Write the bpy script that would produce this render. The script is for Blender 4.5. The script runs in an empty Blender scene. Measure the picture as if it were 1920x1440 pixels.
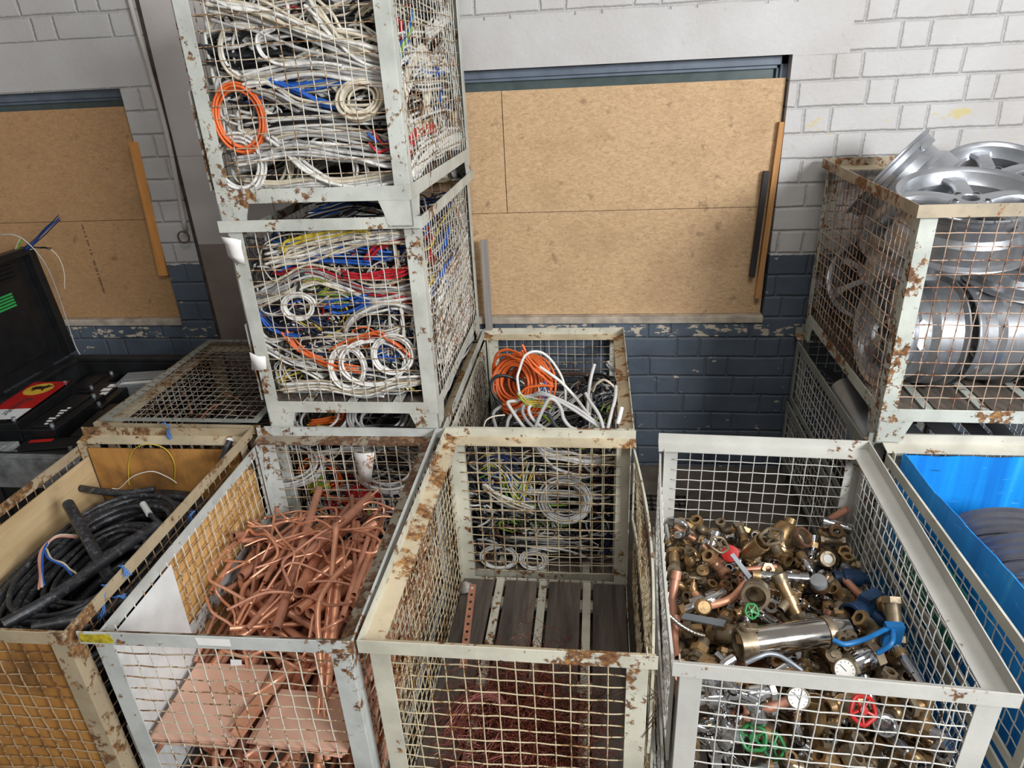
import bpy, math, random
import numpy as np
from mathutils import Matrix, Vector, Euler

PI = math.pi
SC = bpy.context.scene
COL = SC.collection
rnd = random.Random(7)
NR = np.random.RandomState(11)

# ------------------------------------------------------------------ camera
CAM = Vector((0.66806, -1.37327, 2.42231))
CAMROT = Euler((math.radians(64.8585), math.radians(2.68513), math.radians(6.55352)), 'XYZ')
FPX = 1286.2
cam = bpy.data.objects.new('camera', bpy.data.cameras.new('camera'))
COL.objects.link(cam)
cam.location = CAM
cam.rotation_euler = CAMROT
cam.data.sensor_fit = 'HORIZONTAL'
cam.data.sensor_width = 36.0
cam.data.lens = FPX / 1920 * 36.0
cam.data.clip_start = 0.05
SC.camera = cam
RM = CAMROT.to_matrix()


def at(u, v, axis, val):
    """point of the place seen at pixel (u, v), at a known distance along a world axis"""
    d = RM @ Vector(((u - 960) / FPX, -(v - 720) / FPX, -1))
    return CAM + d * ((val - CAM[axis]) / d[axis])


# ------------------------------------------------------------------ objects
def tag(o, label=None, cat=None, group=None, kind=None):
    if label: o['label'] = label
    if cat: o['category'] = cat
    if group: o['group'] = group
    if kind: o['kind'] = kind
    return o


def empty(name, loc=(0, 0, 0), rz=0.0, label=None, cat=None, group=None):
    o = bpy.data.objects.new(name, None)
    o.empty_display_size = 0.1
    COL.objects.link(o)
    o.location = loc
    o.rotation_euler = (0, 0, rz)
    return tag(o, label, cat, group)


def copy_tree(o, parent=None):
    c = o.copy()
    COL.objects.link(c)
    c.parent = parent
    for ch in o.children:
        copy_tree(ch, c)
    return c


class MB:
    """collects shapes and links them as ONE mesh object"""

    def __init__(s):
        s.v = []; s.f = []; s.m = []; s.n = 0; s.blk = []

    def add(s, verts, faces, mat=0, M=None):
        verts = np.asarray(verts, float).reshape(-1, 3)
        if M is not None:
            A = np.array(M)
            verts = verts @ A[:3, :3].T + A[:3, 3]
        s.v.append(verts)
        for f in faces:
            s.f.append([i + s.n for i in f]); s.m.append(mat)
        s.n += len(verts)

    def box(s, x0, x1, y0, y1, z0, z1, mat=0, M=None):
        v = [(x0, y0, z0), (x1, y0, z0), (x1, y1, z0), (x0, y1, z0), (x0, y0, z1), (x1, y0, z1), (x1, y1, z1), (x0, y1, z1)]
        f = [(0, 3, 2, 1), (4, 5, 6, 7), (0, 1, 5, 4), (1, 2, 6, 5), (2, 3, 7, 6), (3, 0, 4, 7)]
        s.add(v, f, mat, M)

    def hexa(s, v, mat=0, M=None):
        f = [(0, 3, 2, 1), (4, 5, 6, 7), (0, 1, 5, 4), (1, 2, 6, 5), (2, 3, 7, 6), (3, 0, 4, 7)]
        s.add(v, f, mat, M)

    def prism(s, poly, h0, h1, axis=2, mat=0, M=None):
        """polygon (a, b) extruded along an axis; a, b follow the other two axes in order"""
        n = len(poly)
        vs = []
        for h in (h0, h1):
            for a, b in poly:
                p = [a, b]; p.insert(axis, h); vs.append(p)
        f = [tuple(range(n))[::-1], tuple(range(n, 2 * n))]
        for i in range(n):
            j = (i + 1) % n
            f.append((i, j, n + j, n + i))
        s.add(vs, f, mat, M)

    def lathe(s, prof, n=32, mat=0, M=None, closed=False, a0=0.0, a1=2 * PI):
        """profile (r, z) turned about z"""
        full = abs(a1 - a0 - 2 * PI) < 1e-6
        cols = n if full else n + 1
        k = len(prof)
        ang = a0 + (a1 - a0) * np.arange(cols) / n
        P = np.array(prof, float)
        V = np.stack([np.outer(np.cos(ang), P[:, 0]), np.outer(np.sin(ang), P[:, 0]), np.tile(P[:, 1], (cols, 1))], -1).reshape(-1, 3)
        f = []
        kk = k if closed else k - 1
        for i in range(n):
            i2 = (i + 1) % cols
            for j in range(kk):
                j2 = (j + 1) % k
                f.append((i * k + j, i2 * k + j, i2 * k + j2, i * k + j2))
        s.add(V, f, mat, M)

    def tubes(s, P, r, k=6, mat=0, cap=True):
        """P (S, N, 3) paths swept with radius r (scalar or (S,)); mat scalar or (S,)"""
        P = np.asarray(P, float)
        if P.ndim == 2: P = P[None]
        S, N, _ = P.shape
        r = np.broadcast_to(np.asarray(r, float), (S,)) if np.ndim(r) < 2 else np.asarray(r)
        T = np.gradient(P, axis=1)
        T /= np.linalg.norm(T, axis=2, keepdims=True) + 1e-12
        ref = np.where(np.abs(T[:, 0, 2:3]) < 0.8, np.array([[0, 0, 1.0]]), np.array([[1.0, 0, 0]]))
        n = np.cross(T[:, 0], ref); n /= np.linalg.norm(n, axis=1, keepdims=True) + 1e-12
        Ns = np.zeros_like(P); Ns[:, 0] = n
        for i in range(1, N):
            n = n - T[:, i] * (n * T[:, i]).sum(1, keepdims=True)
            n /= np.linalg.norm(n, axis=1, keepdims=True) + 1e-12
            Ns[:, i] = n
        B = np.cross(T, Ns)
        a = 2 * PI * np.arange(k) / k
        rr = r[:, None, None, None] if r.ndim == 1 else r[:, :, None, None]
        V = P[:, :, None] + rr * (np.cos(a)[None, None, :, None] * Ns[:, :, None] + np.sin(a)[None, None, :, None] * B[:, :, None])
        V = V.reshape(-1, 3)
        ss, ii, jj = np.meshgrid(np.arange(S), np.arange(N - 1), np.arange(k), indexing='ij')
        base = ss * N * k
        j2 = (jj + 1) % k
        F = np.stack([base + ii * k + jj, base + ii * k + j2, base + (ii + 1) * k + j2, base + (ii + 1) * k + jj], -1).reshape(-1, 4) + s.n
        mats = np.broadcast_to(np.asarray(mat), (S,))
        FM = np.repeat(mats, (N - 1) * k)
        s.blk.append((F, FM))
        if cap:
            for q in range(S):
                b = q * N * k + s.n
                s.f.append([b + j for j in range(k)][::-1]); s.m.append(int(mats[q]))
                b += (N - 1) * k
                s.f.append([b + j for j in range(k)]); s.m.append(int(mats[q]))
        s.v.append(V); s.n += len(V)

    def tube(s, pts, r, k=8, mat=0, n=None, cap=True):
        P = np.asarray([tuple(p) for p in pts], float)
        if n: P = cr(P, n)
        s.tubes(P[None], r, k, mat, cap)

    def mesh(s, name, mats, smooth=None):
        me = bpy.data.meshes.new(name)
        V = np.concatenate(s.v) if s.v else np.zeros((0, 3))
        lens = [len(f) for f in s.f]
        loops = [np.array([i for f in s.f for i in f], dtype=np.int64)]
        L = [np.array(lens, dtype=np.int64)]
        MI = [np.array(s.m, dtype=np.int64)]
        for F, FM in s.blk:
            loops.append(F.reshape(-1)); L.append(np.full(len(F), 4)); MI.append(FM)
        loops = np.concatenate(loops); L = np.concatenate(L); MI = np.concatenate(MI)
        me.vertices.add(len(V)); me.vertices.foreach_set('co', V.astype(np.float32).ravel())
        me.loops.add(len(loops)); me.loops.foreach_set('vertex_index', loops.astype(np.int32))
        me.polygons.add(len(L))
        st = np.concatenate([[0], np.cumsum(L)[:-1]])
        me.polygons.foreach_set('loop_start', st.astype(np.int32))
        for m in (mats if isinstance(mats, (list, tuple)) else [mats]):
            me.materials.append(m)
        me.polygons.foreach_set('material_index', MI.astype(np.int32))
        me.update(calc_edges=True)
        me.validate()
        if smooth is None:
            me.polygons.foreach_set('use_smooth', np.zeros(len(me.polygons), dtype=bool))
        else:
            if smooth >= 3.1:
                me.polygons.foreach_set('use_smooth', np.ones(len(me.polygons), dtype=bool))
            else:
                me.polygons.foreach_set('use_smooth', np.ones(len(me.polygons), dtype=bool))
                me.set_sharp_from_angle(angle=smooth)
        return me

    def build(s, name, mats, parent=None, smooth=None, kind=None, label=None, bevel=0):
        o = bpy.data.objects.new(name, s.mesh(name, mats, smooth))
        COL.objects.link(o)
        if parent is not None: o.parent = parent
        if kind: o['kind'] = kind
        if label: o['label'] = label
        if bevel:
            b = o.modifiers.new('bevel', 'BEVEL'); b.width = bevel; b.segments = 2; b.limit_method = 'ANGLE'; b.angle_limit = 0.6
        return o


def cr(C, n):
    """Catmull-Rom curve through control points, n samples"""
    C = np.asarray([tuple(p) for p in C], float)
    if len(C) == 2:
        t = np.linspace(0, 1, n)[:, None]
        return C[0] * (1 - t) + C[1] * t
    Q = np.vstack([2 * C[0] - C[1], C, 2 * C[-1] - C[-2]])
    t = np.linspace(0, len(C) - 1 - 1e-9, n)
    i = t.astype(int); f = (t - i)[:, None]
    p0, p1, p2, p3 = Q[i], Q[i + 1], Q[i + 2], Q[i + 3]
    return 0.5 * (2 * p1 + (p2 - p0) * f + (2 * p0 - 5 * p1 + 4 * p2 - p3) * f ** 2 + (3 * p1 - p0 - 3 * p2 + p3) * f ** 3)


def wob(t, amp, lo=0.5, hi=2.5, k=3):
    """smooth random wobble along t in 0..1"""
    o = np.zeros_like(t)
    for _ in range(k):
        o += NR.uniform(0.3, 1) * np.sin(2 * PI * (NR.uniform(lo, hi) * t + NR.rand()))
    return amp * o / k * 1.4


def frame(origin, zdir, roll=0.0):
    z = Vector(zdir).normalized()
    q = z.to_track_quat('Z', 'Y')
    return Matrix.Translation(Vector(origin)) @ q.to_matrix().to_4x4() @ Matrix.Rotation(roll, 4, 'Z')


# ------------------------------------------------------------------ materials
def lin(h):
    if isinstance(h, str):
        h = h.lstrip('#'); c = [int(h[i:i + 2], 16) / 255 for i in (0, 2, 4)]
    else: c = h
    return tuple(x / 12.92 if x <= 0.04045 else ((x + 0.055) / 1.055) ** 2.4 for x in c) + (1.0,)


class NT:
    def __init__(s, name):
        s.mat = bpy.data.materials.new(name); s.mat.use_nodes = True
        s.t = s.mat.node_tree; s.t.nodes.clear()
        s.out = s.t.nodes.new('ShaderNodeOutputMaterial')
        s.bsdf = s.t.nodes.new('ShaderNodeBsdfPrincipled')
        s.t.links.new(s.bsdf.outputs[0], s.out.inputs[0])
        s.co = s.t.nodes.new('ShaderNodeTexCoord')

    def set(s, node, key, val):
        i = node.inputs[key]
        if hasattr(val, 'is_linked') or isinstance(val, bpy.types.NodeSocket): s.t.links.new(val, i)
        else: i.default_value = val

    def vec(s, scale=(1, 1, 1), loc=(0, 0, 0), rot=(0, 0, 0), src='Object'):
        m = s.t.nodes.new('ShaderNodeMapping')
        s.t.links.new(s.co.outputs[src], m.inputs[0])
        m.inputs['Scale'].default_value = scale; m.inputs['Location'].default_value = loc; m.inputs['Rotation'].default_value = rot
        return m.outputs[0]

    def noise(s, vec, scale=5, detail=4, rough=0.55, dist=0):
        n = s.t.nodes.new('ShaderNodeTexNoise')
        s.t.links.new(vec, n.inputs['Vector'])
        n.inputs['Scale'].default_value = scale; n.inputs['Detail'].default_value = detail
        n.inputs['Roughness'].default_value = rough; n.inputs['Distortion'].default_value = dist
        return n.outputs[0]

    def ramp(s, fac, stops, interp='LINEAR'):
        r = s.t.nodes.new('ShaderNodeValToRGB'); r.color_ramp.interpolation = interp
        e = r.color_ramp.elements
        while len(e) < len(stops): e.new(0.5)
        for k, (p, c) in enumerate(stops):
            e[k].position = p
            e[k].color = c if len(c) == 4 else (*c, 1)
        s.t.links.new(fac, r.inputs[0])
        return r.outputs[0]

    def step(s, fac, a, b):
        return s.ramp(fac, [(a, (0, 0, 0, 1)), (b, (1, 1, 1, 1))])

    def mix(s, fac, a, b, mode='MIX'):
        m = s.t.nodes.new('ShaderNodeMix'); m.data_type = 'RGBA'; m.blend_type = mode
        for k, v in ((0, fac), (6, a), (7, b)):
            if isinstance(v, bpy.types.NodeSocket): s.t.links.new(v, m.inputs[k])
            else: m.inputs[k].default_value = v
        return m.outputs[2]

    def math(s, op, a, b=0.0, c=0.0):
        m = s.t.nodes.new('ShaderNodeMath'); m.operation = op
        for k, v in enumerate((a, b, c)):
            if isinstance(v, bpy.types.NodeSocket): s.t.links.new(v, m.inputs[k])
            else: m.inputs[k].default_value = v
        return m.outputs[0]

    def sep(s, vec):
        m = s.t.nodes.new('ShaderNodeSeparateXYZ'); s.t.links.new(vec, m.inputs[0]); return m.outputs

    def bump(s, h, strength=0.3, dist=0.01):
        b = s.t.nodes.new('ShaderNodeBump'); s.t.links.new(h, b.inputs['Height'])
        b.inputs['Strength'].default_value = strength; b.inputs['Distance'].default_value = dist
        s.t.links.new(b.outputs[0], s.bsdf.inputs['Normal'])

    def fin(s, color=None, rough=None, metal=None, spec=None, coat=None):
        for k, v in (('Base Color', color), ('Roughness', rough), ('Metallic', metal), ('Specular IOR Level', spec), ('Coat Weight', coat)):
            if v is None: continue
            if isinstance(v, bpy.types.NodeSocket): s.t.links.new(v, s.bsdf.inputs[k])
            else: s.bsdf.inputs[k].default_value = v
        return s.mat


def m_plain(name, col, rough=0.5, metal=0.0, var=0.12, scale=12, spec=0.5):
    n = NT(name)
    c = lin(col)
    d = tuple(x * (1 - var * 2) for x in c[:3]) + (1,)
    f = n.noise(n.vec(), scale, 3)
    return n.fin(n.ramp(f, [(0.35, d), (0.65, c)]), rough, metal, spec)


def m_paint(name, col, rust=0.5, seed=0.0, dirty=0.25, rustcol="#75502f", scale=9, orange="#ab8450"):
    """painted steel flaking into rust"""
    n = NT(name)
    v = n.vec(loc=(seed, seed * 1.7, seed * 0.3))
    c = lin(col)
    d = tuple(x * (1 - dirty) for x in c[:3]) + (1,)
    base = n.ramp(n.noise(v, 6, 5), [(0.35, d), (0.6, c)])
    rc = n.ramp(n.noise(v, 55, 3), [(0.3, lin('#3e2416')), (0.55, lin(rustcol)), (0.75, lin(orange))])
    big = n.noise(v, scale * 0.35, 2)
    fine = n.noise(v, scale * 3.2, 6, 0.65)
    f = n.math('ADD', n.math('MULTIPLY', big, 0.9), n.math('MULTIPLY', fine, 1.0))
    t = 1.215 - 0.26 * rust
    mask = n.step(n.math('MULTIPLY', f, 0.5), t * 0.5, t * 0.5 + 0.03)
    streak = n.math('MULTIPLY', n.step(n.noise(n.vec((4, 4, 1.5), (seed, 0, 0)), 2, 6, 0.65), 0.5, 0.8), 0.35 * rust)
    base = n.mix(streak, base, lin('#8a7a5c'))
    col_ = n.mix(mask, base, rc)
    n.bump(n.math('SUBTRACT', fine, n.math('MULTIPLY', mask, 0.4)), 0.25, 0.004)
    return n.fin(col_, n.math('ADD', 0.45, n.math('MULTIPLY', mask, 0.4)))


def m_wood(name, c1, c2, axis=1, scale=1.0, rough=0.7, dark=0.0):
    n = NT(name)
    sc = [9 * scale] * 3; sc[axis] = 0.8 * scale
    v = n.vec(tuple(sc))
    f = n.noise(v, 2.2, 6, 0.6, 0.4)
    g = n.noise(n.vec(tuple(x * 5 for x in sc)), 3, 3)
    c = n.ramp(f, [(0.3, lin(c1)), (0.7, lin(c2))])
    c = n.mix(n.math('MULTIPLY', n.step(g, 0.5, 0.75), 0.35), c, lin(c1))
    if dark:
        c = n.mix(n.math('MULTIPLY', n.step(n.noise(n.vec(), 3.5, 5), 0.5, 0.72), dark), c, lin('#2c2018'))
    n.bump(f, 0.15, 0.003)
    return n.fin(c, rough)


def m_chip(name, c1, c2):
    """particle board: fine flakes and a few stains"""
    n = NT(name)
    v = n.vec((1, 1, 2.2))
    f = n.noise(v, 34, 5, 0.6, 1.2)
    s = n.noise(n.vec(), 3.1, 5, 0.6)
    sp = n.noise(n.vec((1, 1, 1), (3, 1, 5)), 13, 2)
    c = n.ramp(f, [(0.3, lin(c1)), (0.62, lin(c2))])
    c = n.mix(n.math('MULTIPLY', n.step(s, 0.5, 0.8), 0.45), c, lin('#8d6d4b'))
    c = n.mix(n.math('MULTIPLY', n.step(sp, 0.66, 0.74), 0.5), c, lin('#6b5138'))
    n.bump(f, 0.12, 0.002)
    return n.fin(c, 0.75)


def m_metal(name, col, rough=0.3, var=0.25, scale=14, dirt=None, dirt_amt=0.4, bump=0.0, metal=1.0):
    n = NT(name)
    c = lin(col); d = tuple(x * (1 - var) for x in c[:3]) + (1,)
    f = n.noise(n.vec(), scale, 4)
    cc = n.ramp(f, [(0.35, d), (0.65, c)])
    met = metal
    g = n.noise(n.vec(loc=(4, 2, 1)), scale * 2.2, 5, 0.65)
    ro = n.math('ADD', rough, n.math('MULTIPLY', n.math('SUBTRACT', g, 0.5), 0.35))
    if dirt:
        mk = n.math('MULTIPLY', n.step(g, 0.5, 0.68), dirt_amt)
        cc = n.mix(mk, cc, lin(dirt))
        met = n.math('SUBTRACT', metal, n.math('MULTIPLY', mk, 0.8 * metal))
    if bump: n.bump(g, bump, 0.003)
    return n.fin(cc, ro, met)


def m_wall():
    n = NT('painted_brick_wall')
    co = n.vec()
    X, Y, Z = n.sep(co)[:3]
    wx = n.math('MULTIPLY', n.math('SUBTRACT', n.noise(co, 5, 3), 0.5), 0.02)
    wz = n.math('MULTIPLY', n.math('SUBTRACT', n.noise(n.vec(loc=(7, 3, 1)), 5, 3), 0.5), 0.014)
    H, PER = 0.125, 0.463
    zr = n.math('DIVIDE', n.math('ADD', n.math('SUBTRACT', Z, 0.017), wz), H)
    row = n.math('FLOOR', zr)
    zf = n.math('FRACT', zr)
    off = n.math('FRACT', n.math('MULTIPLY', row, 0.377))
    xr = n.math('FRACT', n.math('ADD', n.math('DIVIDE', n.math('ADD', X, wx), PER), n.math('ADD', off, 20.0)))
    wj = 0.011
    dz = n.math('MULTIPLY', n.math('MINIMUM', zf, n.math('SUBTRACT', 1.0, zf)), H)
    d1 = n.math('MULTIPLY', n.math('MINIMUM', xr, n.math('SUBTRACT', 1.0, xr)), PER)
    d2 = n.math('MULTIPLY', n.math('ABSOLUTE', n.math('SUBTRACT', xr, 0.717)), PER)
    dm = n.math('MINIMUM', dz, n.math('MINIMUM', d1, d2))
    rough_ = n.math('MULTIPLY', n.noise(co, 60, 4, 0.7), 0.009)
    joint = n.ramp(n.math('ADD', dm, n.math('SUBTRACT', rough_, 0.0045)), [(0.003, (1, 1, 1, 1)), (0.0095, (0, 0, 0, 1))])
    # smooth concrete beams: above the windows
    def inr(v, a, b):
        return n.math('MULTIPLY', n.math('GREATER_THAN', v, a), n.math('LESS_THAN', v, b))
    beam1 = n.math('MULTIPLY', inr(X, -1.2, 1.885), inr(Z, 2.386, 2.62))
    beam2 = n.math('MULTIPLY', inr(X, -5.0, -1.78), inr(Z, 2.40, 2.645))
    beam = n.math('MAXIMUM', beam1, beam2)
    joint = n.math('MULTIPLY', joint, n.math('SUBTRACT', 1.0, beam))
    # paint: white above, slate blue below, ragged boundary
    bz = n.math('ADD', Z, n.math('MULTIPLY', n.math('SUBTRACT', n.noise(n.vec((1, 1, 1)), 14, 4), 0.5), 0.035))
    lower = n.math('LESS_THAN', bz, 1.385)
    white = n.ramp(n.noise(n.vec((1, 1, 1), (2, 2, 2)), 2.4, 6), [(0.3, lin('#a8a4a1')), (0.65, lin('#b5b4b3'))])
    blue = n.ramp(n.noise(n.vec((1, 1, 1), (5, 2, 2)), 3, 6), [(0.3, lin('#3d4651')), (0.65, lin('#515b67'))])
    c = n.mix(lower, white, blue)
    bl = n.math('MULTIPLY', n.math('MULTIPLY', n.step(n.noise(n.vec((1, 1, 1.5), (1, 0, 3)), 5.5, 6, 0.65), 0.60, 0.66), inr(Z, 1.9, 2.16)), n.math('GREATER_THAN', X, 1.60))
    c = n.mix(n.math('MULTIPLY', bl, 0.6), c, lin('#b9a63c'))
    # flaked paint under the sills
    fl = n.math('MULTIPLY', n.step(n.noise(n.vec((1, 1, 2.2), (9, 0, 3)), 16, 5, 0.6), 0.555, 0.575), inr(Z, 0.90, 0.975))
    fl2 = n.math('MULTIPLY', n.step(n.noise(n.vec((1, 1, 2), (4, 0, 3)), 10, 5, 0.6), 0.67, 0.68), lower)
    c = n.mix(n.math('MAXIMUM', fl, fl2), c, lin('#b5aa98'))
    c = n.mix(n.math('MULTIPLY', n.math('MULTIPLY', joint, n.step(n.noise(n.vec((1, 1, 3), (6, 1, 2)), 18, 5, 0.7), 0.35, 0.65)), 0.32), c, lin('#4b4844'))
    dirt = n.step(n.noise(n.vec((1, 1, 1), (8, 8, 1)), 22, 5, 0.7), 0.62, 0.72)
    c = n.mix(n.math('MULTIPLY', dirt, 0.16), c, lin('#55504a'))
    h = n.math('SUBTRACT', n.math('MULTIPLY', n.noise(co, 45, 5, 0.6), 0.25), joint)
    n.bump(h, 0.75, 0.010)
    return n.fin(c, 0.6)


def m_column():
    n = NT('column_paint')
    X, Y, Z = n.sep(n.vec())[:3]
    up = n.ramp(n.noise(n.vec(), 3, 6), [(0.3, lin('#a39c97')), (0.65, lin('#b5afab'))])
    lo = n.ramp(n.noise(n.vec(), 4, 6), [(0.3, lin('#71635a')), (0.65, lin('#857970'))])
    c = n.mix(n.math('LESS_THAN', Z, 1.51), up, lo)
    line = n.math('LESS_THAN', n.math('ABSOLUTE', n.math('SUBTRACT', Z, 2.02)), 0.002)
    c = n.mix(n.math('MULTIPLY', line, 0.5), c, lin('#4a4440'))
    n.bump(n.noise(n.vec(), 40, 5), 0.2, 0.004)
    return n.fin(c, 0.65)


def m_floor():
    n = NT('concrete_floor')
    f = n.noise(n.vec(), 3, 8, 0.65)
    c = n.ramp(f, [(0.3, lin('#39322b')), (0.55, lin('#5a5148')), (0.75, lin('#766b5f'))])
    n.bump(n.noise(n.vec(), 60, 5), 0.2, 0.003)
    return n.fin(c, 0.8)


def m_liner():
    n = NT('blue_corrugated_plastic')
    X, Y, Z = n.sep(n.vec())[:3]
    v = n.vec((7, 7, 0.4))
    st = n.noise(v, 2, 4)
    c = n.ramp(st, [(0.3, lin('#0a6fc4')), (0.6, lin('#128ee0')), (0.75, lin('#3aa6ea'))])
    s = n.noise(n.vec((3, 3, 14)), 3, 5, 0.7)
    c = n.mix(n.math('MULTIPLY', n.step(s, 0.62, 0.68), 0.35), c, lin('#7ec4ee'))
    d = n.noise(n.vec((6, 6, 30), (2, 1, 0)), 2, 4, 0.7)
    c = n.mix(n.math('MULTIPLY', n.step(d, 0.66, 0.7), 0.6), c, lin('#123a55'))
    rib = n.math('SINE', n.math('MULTIPLY', n.math('ADD', X, Y), 900.0))
    n.bump(rib, 0.15, 0.001)
    return n.fin(c, 0.5)


M = {}
M['wall'] = m_wall(); M['column'] = m_column(); M['floor'] = m_floor()
M['sill'] = m_plain('sill_concrete', '#b3a797', 0.8, var=0.2)
M['frame'] = m_plain('window_frame_paint', '#6c7988', 0.5)
M['glass'] = m_plain('dark_wired_glass', '#53605f', 0.25)
M['chip'] = m_chip('particle_board', '#a28361', '#c1a27c')
M['chip_d'] = m_chip('particle_board_old', '#97744f', '#b08a60')
M['strip'] = m_wood('pine_strip', '#9a6a3c', '#c08f58', 2)
M['strip_o'] = m_wood('orange_pine_strip', '#b97a38', '#d99a54', 2)
M['strip_k'] = m_wood('charred_strip', '#1c1a1c', '#3a3230', 2)
M['ply'] = m_wood('plywood', '#9a682e', '#c08c4a', 2, 0.6, dark=0.75)
M['ply_l'] = m_wood('plywood_light', '#b98a4e', '#d8ae72', 1, 0.6, dark=0.25)
M['ply_p'] = m_wood('plywood_pale', '#ae9268', '#cdb48c', 1, 0.6, dark=0.45)
M['board'] = m_wood('old_floor_boards', '#3a332d', '#6d6258', 1, 0.9, 0.85)
M['plank'] = m_wood('weathered_plank', '#7b7672', '#9c9691', 2)
M['white'] = m_plain('white_sheet', '#d9dcdb', 0.5, var=0.06)
M['paper'] = m_plain('white_paper', '#e6e4e0', 0.8, var=0.05)
M['paint_stack'] = m_paint('stack_box_paint', '#bfc1b8', 0.60, 3.0)
M['paint_top'] = m_paint('top_box_paint', '#bcbfb7', 0.58, 8.3)
M['paint_b1'] = m_paint('tan_rusty_paint', '#a9997e', 0.85, 1.0, rustcol='#7a5836', orange='#a88050')
M['paint_b2'] = m_paint('grey_paint_chipped', '#b9bcb8', 0.55, 5.0)
M['paint_b3'] = m_paint('cream_grey_rusty_paint', '#c2bfae', 0.62, 12.0, orange='#b27c38')
M['paint_b4'] = m_paint('clean_grey_paint', '#bbbab3', 0.24, 15.0, dirty=0.12)
M['paint_b5'] = m_paint('offwhite_paint', '#c4c1b4', 0.34, 18.0)
M['paint_w'] = m_paint('rust_streaked_paint', '#b9bdb4', 0.74, 21.0)
M['paint_g5'] = m_paint('dull_grey_paint', '#8c8f88', 0.5, 25.0)
M['rim_w'] = m_paint('brown_grey_rim', '#a39680', 1.0, 51.0, dirty=0.3, rustcol='#7b5432', orange='#a4743f', scale=7)
M['wire'] = m_paint('mesh_wire', '#c9c5b8', 0.75, 31.0, dirty=0.2, rustcol='#84603c', scale=14)
M['wire_h'] = m_paint('rusty_cross_wire', '#b5a68e', 1.0, 32.0, dirty=0.25, rustcol='#7c5836', orange='#a07c50', scale=16)
M['wire_c'] = m_paint('clean_mesh_wire', '#bdbcb6', 0.15, 33.0, dirty=0.12)
M['wire_r'] = m_paint('rusty_mesh_wire', '#b39a86', 1.0, 35.0, rustcol='#8d6248', orange='#c79f82', scale=14)
M['wire_b'] = m_paint('brown_mesh_wire', '#a08a6c', 0.95, 39.0, dirty=0.25, rustcol='#7a5634', orange='#9a7448', scale=14)
M['wire_t'] = m_paint('tan_mesh_wire', '#bfb192', 0.85, 45.0, dirty=0.2, rustcol='#86663c', orange='#ab8450', scale=14)
M['wire_d'] = m_paint('dull_mesh_wire', '#857d72', 0.8, 37.0, dirty=0.3, rustcol='#5e4432', scale=14)
M['shelf'] = m_paint('rusty_rim_shelf', '#bcae92', 1.0, 41.0, rustcol='#8a6238', orange='#b98a4e', scale=5)
M['shelf_d'] = m_paint('rusty_shaded_rim_shelf', '#8f8574', 1.1, 43.0, rustcol='#5f4430', orange='#8d6840', scale=5)  # rusty brown, with the shade on this shelf darkened into the colour
M['liner'] = m_liner()
M['alu'] = m_metal('alloy_wheel_silver', '#b6b9be', 0.34, 0.14, 5, '#5d544c', 0.35, metal=0.85)
M['alu2'] = m_metal('dull_alloy_silver', '#a2a5a9', 0.40, 0.2, 5, '#4a423c', 0.5, metal=0.8)
M['steelw'] = m_metal('dark_steel_wheel_paint', '#75757d', 0.28, 0.3, 6, metal=0.5)
M['steel'] = m_metal('galvanised_steel', '#959ca3', 0.42, 0.25, 5, metal=0.65)
M['stainless'] = m_metal('stainless_steel', '#cfcac3', 0.16, 0.12, 5)
M['chrome'] = m_metal('chrome', '#d8d9dc', 0.10, 0.15, 20, '#59574f', 0.35)
M['brass'] = m_metal('brass', '#c4a274', 0.34, 0.45, 22, '#4a3d2c', 0.6, metal=0.8)
M['brass_d'] = m_metal('dull_brass', '#988870', 0.42, 0.45, 22, '#453c30', 0.65, metal=0.65)
M['bronze'] = m_metal('red_brass', '#b08468', 0.38, 0.45, 22, '#553a2c', 0.6, metal=0.7)
M['copper'] = m_metal('copper', '#e2a482', 0.36, 0.22, 10, '#a8694f', 0.35, metal=0.5)
M['copper_b'] = m_metal('bright_copper', '#f0b08e', 0.27, 0.2, 10, '#b8755a', 0.25, metal=0.7)
M['copper_d'] = m_metal('dull_copper', '#c88e74', 0.48, 0.3, 10, '#8f5a48', 0.5, metal=0.35)
M['copper_s'] = m_metal('copper_sheet', '#e2b69e', 0.46, 0.16, 4, '#b98a72', 0.4, metal=0.35)
M['red'] = m_plain('red_handle_paint', '#b5221f', 0.4)
M['green'] = m_plain('green_handle_paint', '#2f7f45', 0.45)
M['bluep'] = m_plain('blue_handle_paint', '#1f6fae', 0.35)
M['navy'] = m_plain('dark_blue_cast_paint', '#1f3f63', 0.45, var=0.3)
M['dial'] = m_plain('dial_white', '#e8e6df', 0.4, var=0.03)
M['blackp'] = m_plain('black_plastic', '#17181a', 0.42, var=0.2)
M['blackp2'] = m_plain('scuffed_black_plastic', '#222325', 0.5, var=0.4, scale=6)
M['greyp'] = m_plain('grey_plastic', '#8b8d8f', 0.5)
M['darkline'] = m_plain('dark_print_and_hole_shade', '#2a2420', 0.8)  # print marks, also the painted shade in wheel hub holes
M['grate'] = m_plain('cast_iron_grate', '#1d1b1a', 0.6)
CABLE = [('white', '#dedcd6'), ('light_grey', '#b9b8b5'), ('cream', '#cfc4ae'), ('grey', '#8b8a88'), ('black', '#1a1b1e'),
         ('charcoal', '#33363b'), ('blue', '#1f58b0'), ('red', '#b3202a'), ('orange', '#d9652c'), ('yellow', '#c9b23a'),
         ('green', '#7fa53a'), ('brown', '#5a3d2e'), ('dark_blue', '#1a2a55'), ('pink', '#c4917f')]
CM = [m_plain('cable_' + a, b, 0.42, var=0.10, scale=5) for a, b in CABLE]
CI = {a: i for i, (a, b) in enumerate(CABLE)}
n_ = NT('dusty_black_rubber')
c_ = n_.ramp(n_.noise(n_.vec(), 12, 3), [(0.35, lin('#1d1e21')), (0.65, lin('#303236'))])
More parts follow.
